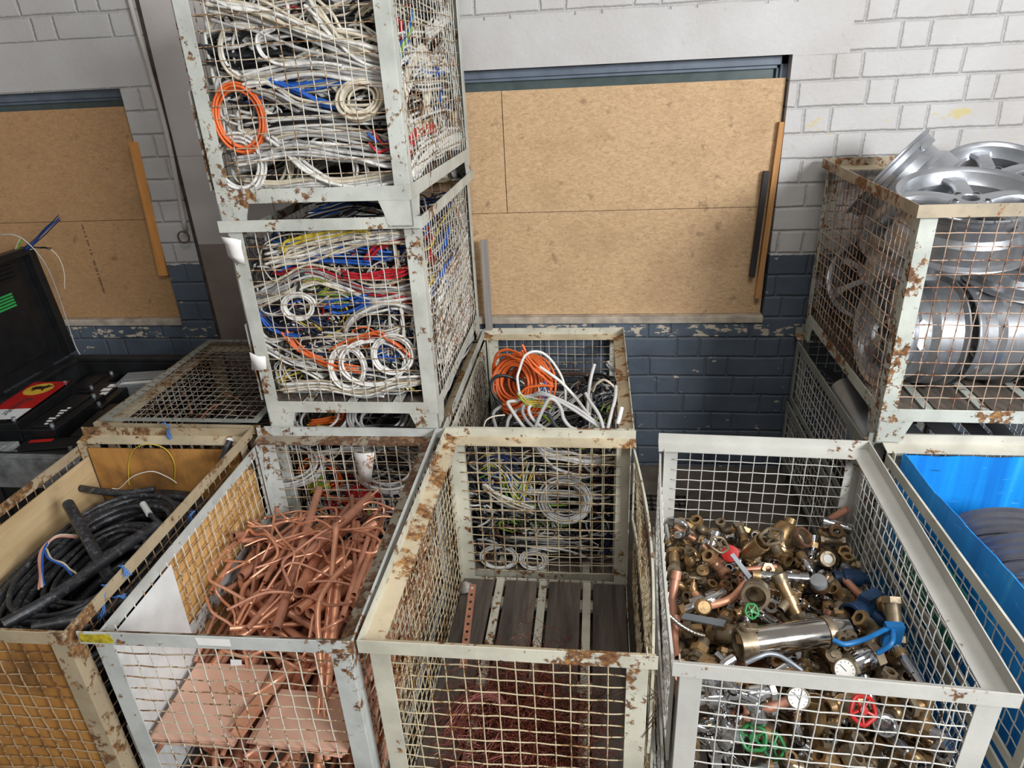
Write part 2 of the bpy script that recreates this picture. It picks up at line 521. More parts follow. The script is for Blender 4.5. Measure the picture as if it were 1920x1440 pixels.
c_ = n_.mix(n_.math('MULTIPLY', n_.step(n_.noise(n_.vec(), 45, 6, 0.75), 0.54, 0.66), 0.5), c_, lin('#85868a'))
M['black_cable'] = n_.fin(c_, 0.42)
M['hair'] = m_metal('fine_copper_wire', '#8c4a38', 0.45, 0.4, 5, metal=0.5)
M['hair_p'] = m_metal('pink_copper_wire', '#bd7a70', 0.4, 0.3, 5)
M['tie'] = m_plain('blue_tie_string', '#4a78b8', 0.6)

# ------------------------------------------------------------------ the room
WY = 2.52
mb = MB()
xs = [-4.5, -3.4, -1.99, -0.85, 1.618, 4.2]; zs = [0.0, 0.985, 2.392, 3.7]
for i in range(5):
    for j in range(3):
        if j == 1 and i in (1, 3): continue
        mb.box(xs[i], xs[i + 1], WY, WY + 0.3, zs[j], zs[j + 1])
mb.build('wall_back', M['wall'], kind='structure')
mb = MB(); mb.box(-4.5, 4.2, -2.6, WY + 0.3, -0.1, 0.0)
mb.build('floor', M['floor'], kind='structure')
mb = MB(); mb.box(-1.742, -1.22, 2.511, WY, 0.0, 3.7)
mb.build('trim_1', M['column'], kind='structure')
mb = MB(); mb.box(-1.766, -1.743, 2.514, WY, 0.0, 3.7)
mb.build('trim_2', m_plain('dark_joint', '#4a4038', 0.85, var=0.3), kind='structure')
for k, (a, b) in enumerate(((-0.85, 1.618), (-3.4, -1.99))):
    fr = MB()
    y0, y1 = WY + 0.075, WY + 0.16
    z0, z1 = 1.0, 2.392
    fr.box(a, b, y0, y1, z1 - 0.045, z1); fr.box(a, b, y0, y1, z0, z0 + 0.06)
    fr.box(a, a + 0.05, y0, y1, z0, z1); fr.box(b - 0.035, b, y0, y1, z0, z1)
    fr.box(a + 0.05, b - 0.035, y0 + 0.02, y1, z1 - 0.062, z1 - 0.045)
    fr.box(b - 0.05, b - 0.035, y0 + 0.02, y1, z0, z1 - 0.045)
    o = fr.build('window_%d' % (k + 1), M['frame'], kind='structure', bevel=0.003)
    g = MB(); g.box(a + 0.05, b - 0.05, y0 + 0.045, y0 + 0.055, z0 + 0.06, z1 - 0.062); g.build('window_pane', M['glass'], o)
    s = MB(); s.box(a, b, WY - 0.012, WY + 0.16, 0.987, 1.028); s.build('window_sill', M['sill'], o, bevel=0.004)

# boarding over the windows: each sheet is a thing
def sheet(x0, x1, z0, z1, y, mat, label):
    mb = MB(); mb.box(x0, x1, y, y + 0.016, z0, z1)
    o = mb.build('particle_board', mat, bevel=0.001)
    return tag(o, label, 'board', 'particle boards over the windows')
sheet(-0.84, 0.150, 1.644, 2.286, WY + 0.04, M['chip'], 'narrow particle board sheet left of the vertical seam, upper part of the right window')
sheet(0.154, 1.608, 1.644, 2.286, WY + 0.04, M['chip'], 'large upper particle board sheet in the right window, right of the seam')
sheet(-0.84, 1.608, 1.03, 1.641, WY + 0.04, M['chip'], 'lower long particle board sheet resting on the right window sill')
ob = sheet(-3.38, -2.0, 1.66, 2.298, WY + 0.03, M['chip_d'], 'upper brown particle board sheet in the left window')
ob2 = sheet(-3.38, -2.0, 1.03, 1.657, WY + 0.03, M['chip_d'], 'lower brown particle board sheet with a printed line, in the left window')
mb = MB()
for k in range(46):
    t = k / 45
    x = -2.499 + 0.007 * t; z = 1.635 - 0.437 * t
    if rnd.random() < 0.25: continue
    w = rnd.uniform(0.004, 0.009)
    mb.box(x - w, x + w, WY + 0.0285, WY + 0.0299, z - 0.0028, z + 0.0015)
mb.build('printed_line', M['darkline'], ob2, label='faded black printed line')

def stick(name, p0, p1, w, th, mat, label):
    a, b = Vector(p0), Vector(p1)
    Mx = frame(a, b - a)
    mb = MB(); L = (b - a).length
    d = (b - a).normalized()
    # width across world x
    v = [(-w / 2, 0, 0), (w / 2, 0, 0), (w / 2, th, 0), (-w / 2, th, 0)]
    vv = [a + Vector(q) for q in v] + [b + Vector(q) for q in v]
    mb.hexa([tuple(q) for q in vv])
    return tag(mb.build(name, mat, bevel=0.002), label, 'wood strip')
stick('wooden_strip', (1.580, WY + 0.005, 1.128), (1.606, WY + 0.005, 2.078), 0.030, 0.034, M['strip'], 'light brown wooden strip upright along the right edge of the right window board')
stick('wooden_strip', (1.535, WY - 0.002, 1.257), (1.553, WY - 0.002, 1.835), 0.030, 0.030, M['strip_k'], 'charred black wooden strip beside the light brown strip')
stick('wooden_strip', (-2.030, WY - 0.004, 1.315), (-1.995, WY - 0.004, 2.108), 0.060, 0.030, M['strip_o'], 'orange pine strip at the right edge of the left window board')
stick('weathered_plank', tuple(at(917, 619, 1, 2.472)), tuple(at(907, 450, 1, 2.468)), 0.042, 0.014, M['plank'], 'grey weathered plank standing on a box rim behind the wire mesh stack')

# conduit with a coil of wire at its end
cd = MB()
cd.tube([(-1.790, WY - 0.022, 3.6), (-1.785, WY - 0.022, 2.8), (-1.772, WY - 0.022, 2.5), (-1.763, WY - 0.022, 2.1), (-1.792, WY - 0.022, 1.6)], 0.013, 10, n=40)
c0 = cd.build('conduit', M['column'], smooth=3.2)
tag(c0, 'thin painted conduit pipe running down the wall beside the column', 'pipe')
w = MB()
t = np.linspace(0, 1, 60)
w.tube(np.stack([-1.80 + 0.035 * np.cos(t * 14) - 0.01, WY - 0.03 - 0.008 * t, 1.56 + 0.035 * np.sin(t * 14)], -1), 0.004, 6)
w.tube([(-1.792, WY - 0.02, 1.62), (-1.785, WY - 0.03, 1.60), (-1.775, WY - 0.035, 1.575)], 0.004, 6, n=12)
w.build('wire_end', CM[CI['brown']], c0, smooth=3.2, label='small coil of dark wire at the pipe end')

# floor drain grate
g = MB()
for k in range(12): g.box(0.75 + 0.04 * k, 0.762 + 0.04 * k, 2.02, 2.17, 0.0, 0.008)
for k in range(4): g.box(0.75, 1.202, 2.02 + 0.046 * k, 2.032 + 0.046 * k, 0.0, 0.008)
tag(g.build('drain_grate', M['grate']), 'black iron drain grate in the floor between the boxes', 'grate')

# ------------------------------------------------------------------ light
w = bpy.data.worlds.new('world'); SC.world = w; w.use_nodes = True
bg = w.node_tree.nodes['Background']
bg.inputs[0].default_value = (1.0, 0.965, 0.93, 1); bg.inputs[1].default_value = 0.30
def area(name, loc, target, sx, sy, power, col=(1, 1, 1)):
    l = bpy.data.lights.new(name, 'AREA'); l.shape = 'RECTANGLE'; l.size = sx; l.size_y = sy; l.energy = power; l.color = col
    o = bpy.data.objects.new(name, l); COL.objects.link(o); o.location = loc
    o.rotation_euler = (Vector(target) - Vector(loc)).to_track_quat('-Z', 'Y').to_euler()
    return o
area('daylight_door', (3.9, -2.7, 3.3), (0.7, 1.6, 1.1), 1.5, 1.4, 390, (0.96, 0.98, 1.0))
area('overhead_fill', (1.4, -1.2, 5.5), (0.6, 1.2, 0.5), 2.5, 1.6, 105, (1.0, 0.985, 0.96))  # unseen overhead lamp, added as soft fill on the box tops
SC.view_settings.view_transform = 'Standard'; SC.view_settings.look = 'None'
SC.view_settings.exposure = 0.0; SC.view_settings.gamma = 1.0; SC.view_settings.use_curve_mapping = False
SC.cycles.max_bounces = 6

# ------------------------------------------------------------------ wire mesh boxes
BW, BH, INS = 0.835, 0.97, 0.022
def wire_panel(p0, eu, ev, nrm, lu, lv, mat_name='wire', step=0.05, r=0.0022, bend=0.004, over=0.02):
    """woven wire: lu x lv panel from p0 along eu / ev"""
    mb = MB()
    p0, eu, ev, nrm = (np.array(q, float) for q in (p0, eu, ev, nrm))
    nu, nv = max(2, int(round(lu / step))), max(2, int(round(lv / step)))
    su, sv = lu / nu, lv / nv
    ph = NR.rand(6) * 6.28
    def warp(U, V):
        return bend * (np.sin(U * 7 + ph[0]) * np.sin(V * 6 + ph[1]) + 0.6 * np.sin(U * 13 + V * 9 + ph[2]))
    V_ = []
    for i in range(1, nu):
        t = np.linspace(-over * 0.4, lv + over * 0.4, nv + 3)
        U = np.full_like(t, i * su + NR.normal(0, 0.0012)) + NR.normal(0, bend * 0.35) * np.sin(t / lv * PI) + NR.normal(0, 0.0003, len(t))
        N = 0.0014 * ((np.arange(len(t)) + i) % 2 * 2 - 1) + warp(U, t)
        V_.append(p0 + U[:, None] * eu + t[:, None] * ev + N[:, None] * nrm)
    mb.tubes(np.array(V_), r, 6)
    H_ = []
    for j in range(1, nv):
        t = np.linspace(-over, lu + over, 2 * nu + 5)
        Vv = np.full_like(t, j * sv + NR.normal(0, 0.0015)) + wob(t / lu, bend * 0.7, 0.4, 1.5) + NR.normal(0, 0.0003, len(t))
        N = -0.0014 * np.sin((t / su + j) * PI + PI / 2) + warp(t, Vv)
        H_.append(p0 + t[:, None] * eu + Vv[:, None] * ev + N[:, None] * nrm)
    mb.tubes(np.array(H_), r, 6, 1)
    return mb


def rim_seg(side, D, m0, m1, mat, root):
    """angle-iron rim with an upright lip and a sloping inner shelf; mitred where m0 / m1"""
    prof = [(0.0, 0.97), (0.004, 0.97), (0.0045, 0.930), (0.060, 0.919), (0.060, 0.914), (0.0, 0.924)]
    vs = []
    for end in (0, 1):
        for d, z in prof:
            e = d if (m0 if end == 0 else m1) else 0.0
            if side in 'FB':
                x = e if end == 0 else BW - e
                y = d if side == 'F' else D - d
            else:
                y = e if end == 0 else D - e
                x = d if side == 'L' else BW - d
            vs.append((x, y, z))
    n = len(prof)
    f = [tuple(range(n)), tuple(range(2 * n - 1, n - 1, -1))] + [(i, n + i, n + (i + 1) % n, (i + 1) % n) for i in range(n)]
    mb = MB(); mb.add(vs, f)
    o = mb.build('rim', mat if isinstance(mat, list) else [mat, mat], root)
    bm_fix(o)
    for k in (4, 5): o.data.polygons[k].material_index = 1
    return o


def bm_fix(o):
    import bmesh
    bm = bmesh.new(); bm.from_mesh(o.data)
    bmesh.ops.recalc_face_normals(bm, faces=bm.faces)
    bm.to_mesh(o.data); bm.free()


def mesh_box(label, loc, rz, gate, mat, wire='wire', D=1.24, group='wire mesh pallet boxes', cat='wire mesh box', flaps=True, bulge=0.0, bend=0.004, gate_low=0.0, shelf='shelf'):
    root = empty('wire_mesh_box', loc, rz, label, cat, group)
    pm = M[mat]
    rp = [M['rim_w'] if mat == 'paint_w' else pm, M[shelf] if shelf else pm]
    rim_seg('F', D, gate != 'L', gate != 'R', rp, root)
    rim_seg('B', D, gate != 'L', gate != 'R', rp, root)
    for sd in 'LR':
        if gate != sd: rim_seg(sd, D, True, True, rp, root)
    i, a, t = INS, 0.060, 0.004
    for sx in (0, 1):
        for sy in (0, 1):
            mb = MB()
            X = lambda q: q if sx == 0 else BW - q
            Y = lambda q: q if sy == 0 else D - q
            def bx(xa, xb, ya, yb, z0, z1):
                mb.box(min(X(xa), X(xb)), max(X(xa), X(xb)), min(Y(ya), Y(yb)), max(Y(ya), Y(yb)), z0, z1)
            bx(i, i + a, i, i + t, 0.155, 0.922); bx(i, i + t, i + t, i + a, 0.155, 0.922)
            mb.build('corner_post', pm, root, bevel=0.0012)
            f = MB()
            pol = [(i, 0.0), (i + 0.092, 0.0), (i + 0.104, 0.012), (i + 0.112, 0.05), (i + 0.13, 0.1), (i, 0.1)]
            f.prism([(X(p), z) for p, z in pol], Y(i), Y(i + 0.005), axis=1)
            f.prism([(Y(p), z) for p, z in pol], X(i), X(i + 0.005), axis=0)
            f.box(min(X(i), X(i + 0.09)), max(X(i), X(i + 0.09)), min(Y(i), Y(i + 0.09)), max(Y(i), Y(i + 0.09)), 0.0, 0.005)
            o = f.build('foot', pm, root); bm_fix(o)
    b = MB()
    b.box(i, BW - i, i, i + t, 0.1, 0.155); b.box(i, BW - i, D - i - t, D - i, 0.1, 0.155)
    b.box(i, i + t, i + t, D - i - t, 0.1, 0.155); b.box(BW - i - t, BW - i, i + t, D - i - t, 0.1, 0.155)
    for q in (0.12, 0.5, 0.88): b.box(i + t, BW - i - t, q * D - 0.03, q * D + 0.03, 0.1, 0.122)
    b.build('base_frame', pm, root, bevel=0.0012)
    x = i + 0.008; xe = BW - i - 0.008
    bw = (xe - x - 3 * 0.06) / 4
    for k in range(4):
        o = MB(); o.box(x, x + bw, i + 0.006, D - i - 0.006, 0.124, 0.145); o.build('floor_board', M['board'], root, bevel=0.002)
        x += bw
        if k < 3:
            o = MB(); o.box(x + 0.012, x + 0.048, i + 0.006, D - i - 0.006, 0.124, 0.148); o.build('floor_strip', pm, root)
        x += 0.06
    z0, z1 = 0.155, 0.912
    ii = i + t + 0.004
    wm = [M[wire], M['wire_h'] if wire == 'wire' else M[wire]]
    lu = BW - 2 * i - 2 * a
    def pan(mb): 
        return mb.build('mesh_panel', wm, root, smooth=3.2)
    pan(wire_panel((i + a, ii, z0), (1, 0, 0), (0, 0, 1), (0, -1, 0), lu, z1 - z0, bend=bend))
    pan(wire_panel((i + a, D - ii, z0), (1, 0, 0), (0, 0, 1), (0, 1, 0), lu, z1 - z0, bend=bend))
    ly = D - 2 * i - 2 * a
    for sd, xx in (('L', ii), ('R', BW - ii)):
        if sd != gate:
            pan(wire_panel((xx, i + a, z0), (0, 1, 0), (0, 0, 1), (1 if sd == 'R' else -1, 0, 0), ly, z1 - z0, bend=bend))
    if gate in 'LR' and flaps:
        s = -1 if gate == 'L' else 1
        base = 0.008 if gate == 'L' else BW - 0.008
        for nm, za, zb, out in (('lower_gate', 0.15, 0.515, 0.016), ('upper_gate', 0.53, 0.905 - gate_low, 0.004)):
            ya, yb = 0.045, D - 0.045
            g = MB()
            nseg = 14
            ys = np.linspace(ya, yb, nseg + 1)
            bow = lambda y: base + s * (out - 0.004 + bulge * math.sin((y - ya) / (yb - ya) * PI) * (1 if nm == 'upper_gate' else 0.4))
            for h0, h1 in ((za, za + 0.03), (zb - 0.042, zb)):
                for q in range(nseg):
                    xa, xb = bow(ys[q]), bow(ys[q + 1])
                    g.hexa([(xa - 0.004, ys[q], h0), (xa + 0.004, ys[q], h0), (xb + 0.004, ys[q + 1], h0), (xb - 0.004, ys[q + 1], h0),
                            (xa - 0.004, ys[q], h1), (xa + 0.004, ys[q], h1), (xb + 0.004, ys[q + 1], h1), (xb - 0.004, ys[q + 1], h1)])
            for y in (ya, yb - 0.035):
                xa = bow(y + 0.017)
                g.box(xa - 0.004, xa + 0.004, y, y + 0.035, za + 0.03, zb - 0.042)
            go = g.build(nm, pm, root)
            wp = wire_panel((bow(D / 2) - s * 0.006 - s * bulge * 0.35, ya + 0.03, za + 0.02), (0, 1, 0), (0, 0, 1), (s, 0, 0), yb - ya - 0.06, zb - za - 0.05, bend=bend, over=0.005)
            wp.build('gate_mesh', wm, go, smooth=3.2)
    return root


GR = 'wire mesh pallet boxes'
PITCH = 0.9328
B1 = mesh_box('tan rusty wire mesh box lined with plywood, holding thick black cable', (-1.715, -0.044, 0), 0.0124, 'L', 'paint_b1', 'wire_b')
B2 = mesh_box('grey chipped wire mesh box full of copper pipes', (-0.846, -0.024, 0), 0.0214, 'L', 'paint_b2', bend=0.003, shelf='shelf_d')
B3 = mesh_box('cream rusty wire mesh box, nearly empty with bare floor boards and reddish wire', (0, 0, 0), 0.0, 'R', 'paint_b3', 'wire_t', bulge=0.03, gate_low=-0.0)
B4 = mesh_box('clean grey wire mesh box full of brass fittings and valves', (0.871, -0.018, 0), -0.0469, 'L', 'paint_b4', 'wire_c', bend=0.0015, bulge=0.012, shelf=None)
B5 = mesh_box('off-white wire mesh box with a blue plastic liner at the lower right', (1.839, 0.0, 0), 0.0, 'L', 'paint_b5', 'wire_c', shelf=None)
G2 = mesh_box('rusty grey mesh box against the wall with an orange cable coil on top', (-0.006, 1.247, 0), 0.005, 'L', 'paint_b3')
G1 = mesh_box('bottom wire mesh box of the stack of three, filled with grey cable coils', (-0.841, 1.225, 0), 0.0047, 'L', 'paint_stack')
MX = mesh_box('middle wire mesh box of the stack of three, packed with coloured cables', (-0.841, 1.225, PITCH), 0.0047, 'L', 'paint_stack')
TX = mesh_box('topmost wire mesh box of the stack of three, packed with white cables', (-0.853, 1.2175, 2 * PITCH), -0.0191, 'L', 'paint_top')
G5 = mesh_box('dull dark mesh box under the box of alloy wheels, holding sheet metal', (1.784, 1.245, 0), -0.012, 'L', 'paint_g5', 'wire_c')
WX = mesh_box('rust-streaked wire mesh box piled with silver alloy wheels, stacked on another box', (1.784, 1.213, PITCH), -0.0203, 'R', 'paint_w', 'wire_r')
G0 = mesh_box('low mesh box with a mesh lid against the wall, left of the stack of three', (-1.700, 1.235, 0), 0.0, 'R', 'paint_b1', D=1.07)

# ------------------------------------------------------------------ plumbing scrap shapes
def pipe(mb, pts, ro, ri, k=12, mat=0, n=None):
    """hollow pipe with wall thickness along a path"""
    P = np.asarray([tuple(p) for p in pts], float)
    if n: P = cr(P, n)
    N = len(P)
    a = MB(); a.tubes(P[None], ro, k, cap=False)
    b = MB(); b.tubes(P[None], ri, k, cap=False)
    V = np.concatenate([a.v[0], b.v[0]])
    nA = N * k
    F = [tuple(f) for f in a.blk[0][0]] + [tuple(int(i) + nA for i in f[::-1]) for f in b.blk[0][0]]
    for j in range(k):
        j2 = (j + 1) % k
        F.append((j2, j, nA + j, nA + j2))
        e = (N - 1) * k
        F.append((e + j, e + j2, nA + e + j2, nA + e + j))
    mb.add(V, F, mat)


def ring(mb, M4, ro, ri, h, k=16, mat=0):
    mb.lathe([(ri, 0), (ro, 0), (ro, h), (ri, h)], k, mat, M4, closed=True)


def hexring(mb, M4, ro, ri, h, mat=0):
    k = 12
    a = 2 * PI * np.arange(6) / 6
    outer = []
    for i in range(6):
        p, q = np.array([math.cos(a[i]), math.sin(a[i])]) * ro, np.array([math.cos(a[(i + 1) % 6]), math.sin(a[(i + 1) % 6])]) * ro
        outer += [p, (p + q) / 2]
    aa = 2 * PI * np.arange(12) / 12
    inner = [np.array([math.cos(t), math.sin(t)]) * ri for t in aa]
    V = [(p[0], p[1], 0) for p in outer] + [(p[0], p[1], h) for p in outer] + [(p[0], p[1], 0) for p in inner] + [(p[0], p[1], h) for p in inner]
    F = []
    for i in range(12):
        j = (i + 1) % 12
        F += [(i, j, 12 + j, 12 + i), (24 + j, 24 + i, 36 + i, 36 + j), (12 + i, 12 + j, 36 + j, 36 + i), (j, i, 24 + i, 24 + j)]
    mb.add(V, F, mat, M4)


def handwheel(mb, M4, R, r, mat, spokes=5):
    t = np.linspace(0, 2 * PI, 25)
    A = np.array(M4)
    P = np.stack([R * (1 + 0.06 * np.cos(5 * t)) * np.cos(t), R * (1 + 0.06 * np.cos(5 * t)) * np.sin(t), 0 * t], -1)
    mb.tubes((P @ A[:3, :3].T + A[:3, 3])[None], r, 8, mat, cap=False)
    for i in range(spokes):
        a = 2 * PI * i / spokes
        q = np.array([(0, 0, -0.003), (0.5 * R * math.cos(a), 0.5 * R * math.sin(a), -0.002), (R * math.cos(a), R * math.sin(a), 0)])
        mb.tubes((q @ A[:3, :3].T + A[:3, 3])[None], r * 0.7, 6, mat)
    mb.lathe([(0, -0.006), (r * 1.9, -0.006), (r * 1.9, 0.005), (0, 0.006)], 12, mat, M4)


def fr(o, d, roll=0.0): return frame(o, d, roll)

# slots of every small fitting: 0 body, 1 second metal, 2 handle paint, 3 dark bore
def f_elbow():
    m = MB()
    t = np.linspace(0, PI / 2, 8); R = 0.022
    arc = [(R - R * math.cos(a), 0, R * math.sin(a)) for a in t]
    pipe(m, [(0, 0, -0.022)] + arc + [(R + 0.022, 0, R)], 0.0145, 0.0105, 12)
    ring(m, fr((0, 0, -0.028), (0, 0, 1)), 0.0185, 0.0105, 0.014)
    hexring(m, fr((R + 0.012, 0, R), (1, 0, 0)), 0.0195, 0.0105, 0.014, 1)
    return m
def f_tee():
    m = MB()
    pipe(m, [(-0.035, 0, 0), (0, 0, 0), (0.035, 0, 0)], 0.0145, 0.010, 12)
    pipe(m, [(0, 0, 0.010), (0, 0, 0.034)], 0.0135, 0.010, 12)
    for x in (-0.038, 0.026): ring(m, fr((x, 0, 0), (1, 0, 0)), 0.0185, 0.010, 0.012)
    hexring(m, fr((0, 0, 0.026), (0, 0, 1)), 0.020, 0.010, 0.012, 1)
    return m
def f_coupling():
    m = MB()
    m.lathe([(0.010, -0.036), (0.0135, -0.036), (0.0135, -0.012), (0.016, -0.010), (0.016, 0.010), (0.0125, 0.012), (0.0125, 0.034), (0.010, 0.034)], 14, 0, None, closed=True)
    hexring(m, fr((0, 0, -0.012), (0, 0, 1)), 0.0215, 0.012, 0.018, 1)
    hexring(m, fr((0, 0, 0.014), (0, 0, 1)), 0.0185, 0.011, 0.010, 0)
    return m
def f_nipple():
    m = MB()
    m.lathe([(0.0085, -0.055), (0.0115, -0.055), (0.0115, -0.02), (0.0135, -0.018), (0.0135, 0.02), (0.0115, 0.022), (0.0115, 0.055), (0.0085, 0.055)], 14, 0, None, closed=True)
    ring(m, fr((0, 0, 0.03), (0, 0, 1)), 0.0165, 0.010, 0.014, 14, 1)
    return m
def f_ballvalve():
    m = MB()
    m.lathe([(0.011, -0.04), (0.0165, -0.04), (0.0165, -0.022), (0.021, -0.016), (0.023, 0), (0.021, 0.016), (0.0165, 0.022), (0.0165, 0.04), (0.011, 0.04)], 14, 0, fr((0, 0, 0), (1, 0, 0)), closed=True)
    for x in (-0.043, 0.029): hexring(m, fr((x, 0, 0), (1, 0, 0)), 0.0215, 0.012, 0.014, 1)
    m.lathe([(0.0085, 0.018), (0.0085, 0.034), (0, 0.034)], 10, 1)
    m.hexa([(-0.008, -0.009, 0.031), (0.09, -0.008, 0.044), (0.09, 0.008, 0.044), (-0.008, 0.009, 0.031), (-0.008, -0.009, 0.036), (0.09, -0.008, 0.049), (0.09, 0.008, 0.049), (-0.008, 0.009, 0.036)], 2)
    return m
def f_gatevalve():
    m = MB()
    m.lathe([(0.012, -0.042), (0.019, -0.042), (0.019, -0.026), (0.015, -0.02), (0.021, 0), (0.015, 0.02), (0.019, 0.026), (0.019, 0.042), (0.012, 0.042)], 14, 0, fr((0, 0, 0), (1, 0, 0)), closed=True)
    m.lathe([(0.016, 0.010), (0.018, 0.03), (0.013, 0.04), (0.009, 0.055), (0.005, 0.056), (0.005, 0.072), (0, 0.072)], 12, 1)
    handwheel(m, fr((0, 0, 0.070), (0, 0, 1)), 0.030, 0.005, 2)
    return m
def f_cup():
    m = MB()
    m.lathe([(0.040, 0.05), (0.047, 0.05), (0.047, 0.038), (0.043, 0.034), (0.043, -0.02), (0.030, -0.042), (0.018, -0.046), (0.018, -0.062), (0.013, -0.062), (0.013, -0.04), (0.036, -0.016)], 22, 0, None, closed=True)
    return m
def f_tap():
    m = MB()
    pipe(m, [(0, 0, -0.04), (0, 0, 0.0), (0.004, 0, 0.03), (0.03, 0, 0.055), (0.065, 0, 0.05), (0.08, 0, 0.02)], 0.011, 0.008, 12, 0, 22)
    m.lathe([(0.012, -0.02), (0.020, -0.018), (0.020, 0.012), (0.013, 0.018)], 14, 0)
    m.lathe([(0, 0), (0.010, 0), (0.010, 0.02), (0.018, 0.024), (0.018, 0.045), (0.014, 0.05), (0, 0.05)], 12, 1, fr((-0.012, 0, 0), (-1, 0, 0.2)))
    hexring(m, fr((0, 0, -0.045), (0, 0, 1)), 0.018, 0.009, 0.012, 1)
    return m
def f_strainer():
    m = MB()
    pipe(m, [(-0.045, 0, 0), (0, 0, 0), (0.045, 0, 0)], 0.0165, 0.012, 14)
    for x in (-0.048, 0.034): hexring(m, fr((x, 0, 0), (1, 0, 0)), 0.0225, 0.012, 0.014, 0)
    m.lathe([(0.014, 0), (0.015, 0.045), (0.020, 0.046), (0.020, 0.058), (0.008, 0.06), (0.008, 0.068), (0, 0.068)], 14, 1, fr((0, 0, 0), (0.7, 0, 0.72)))
    return m
def f_nut():
    m = MB(); hexring(m, Matrix.Translation((0, 0, -0.009)), 0.024, 0.0155, 0.018)
    ring(m, Matrix.Translation((0, 0, 0.008)), 0.019, 0.0155, 0.008, 16, 1)
    return m
def f_gauge():
    m = MB()
    m.lathe([(0, -0.010), (0.029, -0.010), (0.031, 0.0), (0.031, 0.011), (0.028, 0.0125), (0.027, 0.009)], 24, 0)
    m.lathe([(0.027, 0.009), (0, 0.009)], 24, 2)
    for k in range(11):
        a = math.radians(-45 + 27 * k)
        m.box(0.019, 0.024, -0.0006, 0.0006, 0.0091, 0.0095, 3, Matrix.Rotation(a, 4, 'Z'))
    m.box(-0.004, 0.019, -0.0008, 0.0008, 0.0096, 0.0102, 3, Matrix.Rotation(math.radians(135), 4, 'Z'))
    m.lathe([(0.006, 0.028), (0.006, 0.045), (0.009, 0.045), (0.009, 0.058), (0, 0.058)], 10, 1, fr((0, 0, 0), (0, -1, 0)))
    return m
def f_bend():
    m = MB()
    pipe(m, [(-0.075, 0, 0), (-0.03, 0, 0), (0.0, 0.0, 0.008), (0.028, 0, 0.034), (0.055, 0, 0.065)], 0.011, 0.009, 12, 0, 18)
    ring(m, fr((-0.078, 0, 0), (1, 0, 0)), 0.0135, 0.009, 0.022)
    return m
FIT = [('pipe_elbow', f_elbow), ('pipe_tee', f_tee), ('hex_coupling', f_coupling), ('pipe_nipple', f_nipple), ('ball_valve', f_ballvalve), ('gate_valve', f_gatevalve),
       ('fitting_cup', f_cup), ('chrome_tap', f_tap), ('strainer', f_strainer), ('union_nut', f_nut), ('pressure_gauge', f_gauge), ('copper_bend', f_bend)]

# metals for each variant: (body, second, handle, dark)
FITMATS = {
    'brass': ('brass', 'brass_d', 'green', 'darkline'), 'dull': ('brass_d', 'brass', 'red', 'darkline'), 'bronze': ('bronze', 'brass', 'green', 'darkline'),
    'chrome': ('chrome', 'brass', 'red', 'darkline'), 'gauge': ('brass_d', 'brass', 'dial', 'darkline'), 'copper': ('copper_d', 'copper', 'red', 'darkline')}
def fit_kind(i):
    """template, scale and metal of the i-th fitting in the heap"""
    q = random.Random(1000 + i)
    k = q.choices(range(12), [15, 12, 14, 8, 6, 1.6, 3, 4, 8, 8, 0.6, 3])[0]
    s = q.uniform(1.0, 1.75)
    mt = q.choices(['brass', 'dull', 'bronze', 'chrome'], [36, 28, 10, 26])[0]
    if k == 7 : mt = 'chrome'
    if k == 3 and q.random() < 0.6: mt = 'chrome'
    if k == 10: mt = 'gauge'; s = q.uniform(0.9, 1.2)
    if k == 6: s *= 0.85
    if k == 11: mt = 'copper'
    return k, s, mt
def pipe_kind(i):
    """length, radius, bend and metal of the i-th copper pipe"""
    q = random.Random(5000 + i)
    L = q.choice([0.18, 0.25, 0.35, 0.45, 0.55, 0.7, 0.85]) * q.uniform(0.9, 1.1)
    if i < 46: L = q.uniform(0.45, 0.95)
    r = q.choice([0.0075, 0.009, 0.011, 0.011, 0.014, 0.0175, 0.021])
    mt = q.choices(['copper', 'copper_b', 'copper_d'], [45, 20, 35])[0]
    b = 0.0 if q.random() < 0.72 else q.uniform(0.2, 0.9)
    return L, r, b, mt
def pipe_mb(i, k=12):
    L, r, b, mt = pipe_kind(i)
    m = MB()
    if b == 0:
        pipe(m, [(0, -L / 2, 0), (0, 0, 0), (0, L / 2, 0)], r, r * 0.86, k)
        if i % 3 == 0: ring(m, fr((0, L / 2 - 0.03, 0), (0, 1, 0)), r * 1.13, r * 0.86, 0.03, k)
    else:
        e = 0.33 * L
        pts = [(0, -L / 2, 0), (0, 0, 0), (0, e * 0.4, 0), (e * 0.15 * b, e * 0.75, 0), (e * 0.7 * b, e * 1.1, 0), (e * 1.3 * b, e * 1.35, 0)]
        pipe(m, pts, r, r * 0.86, k, 0, 26)
    return m, mt

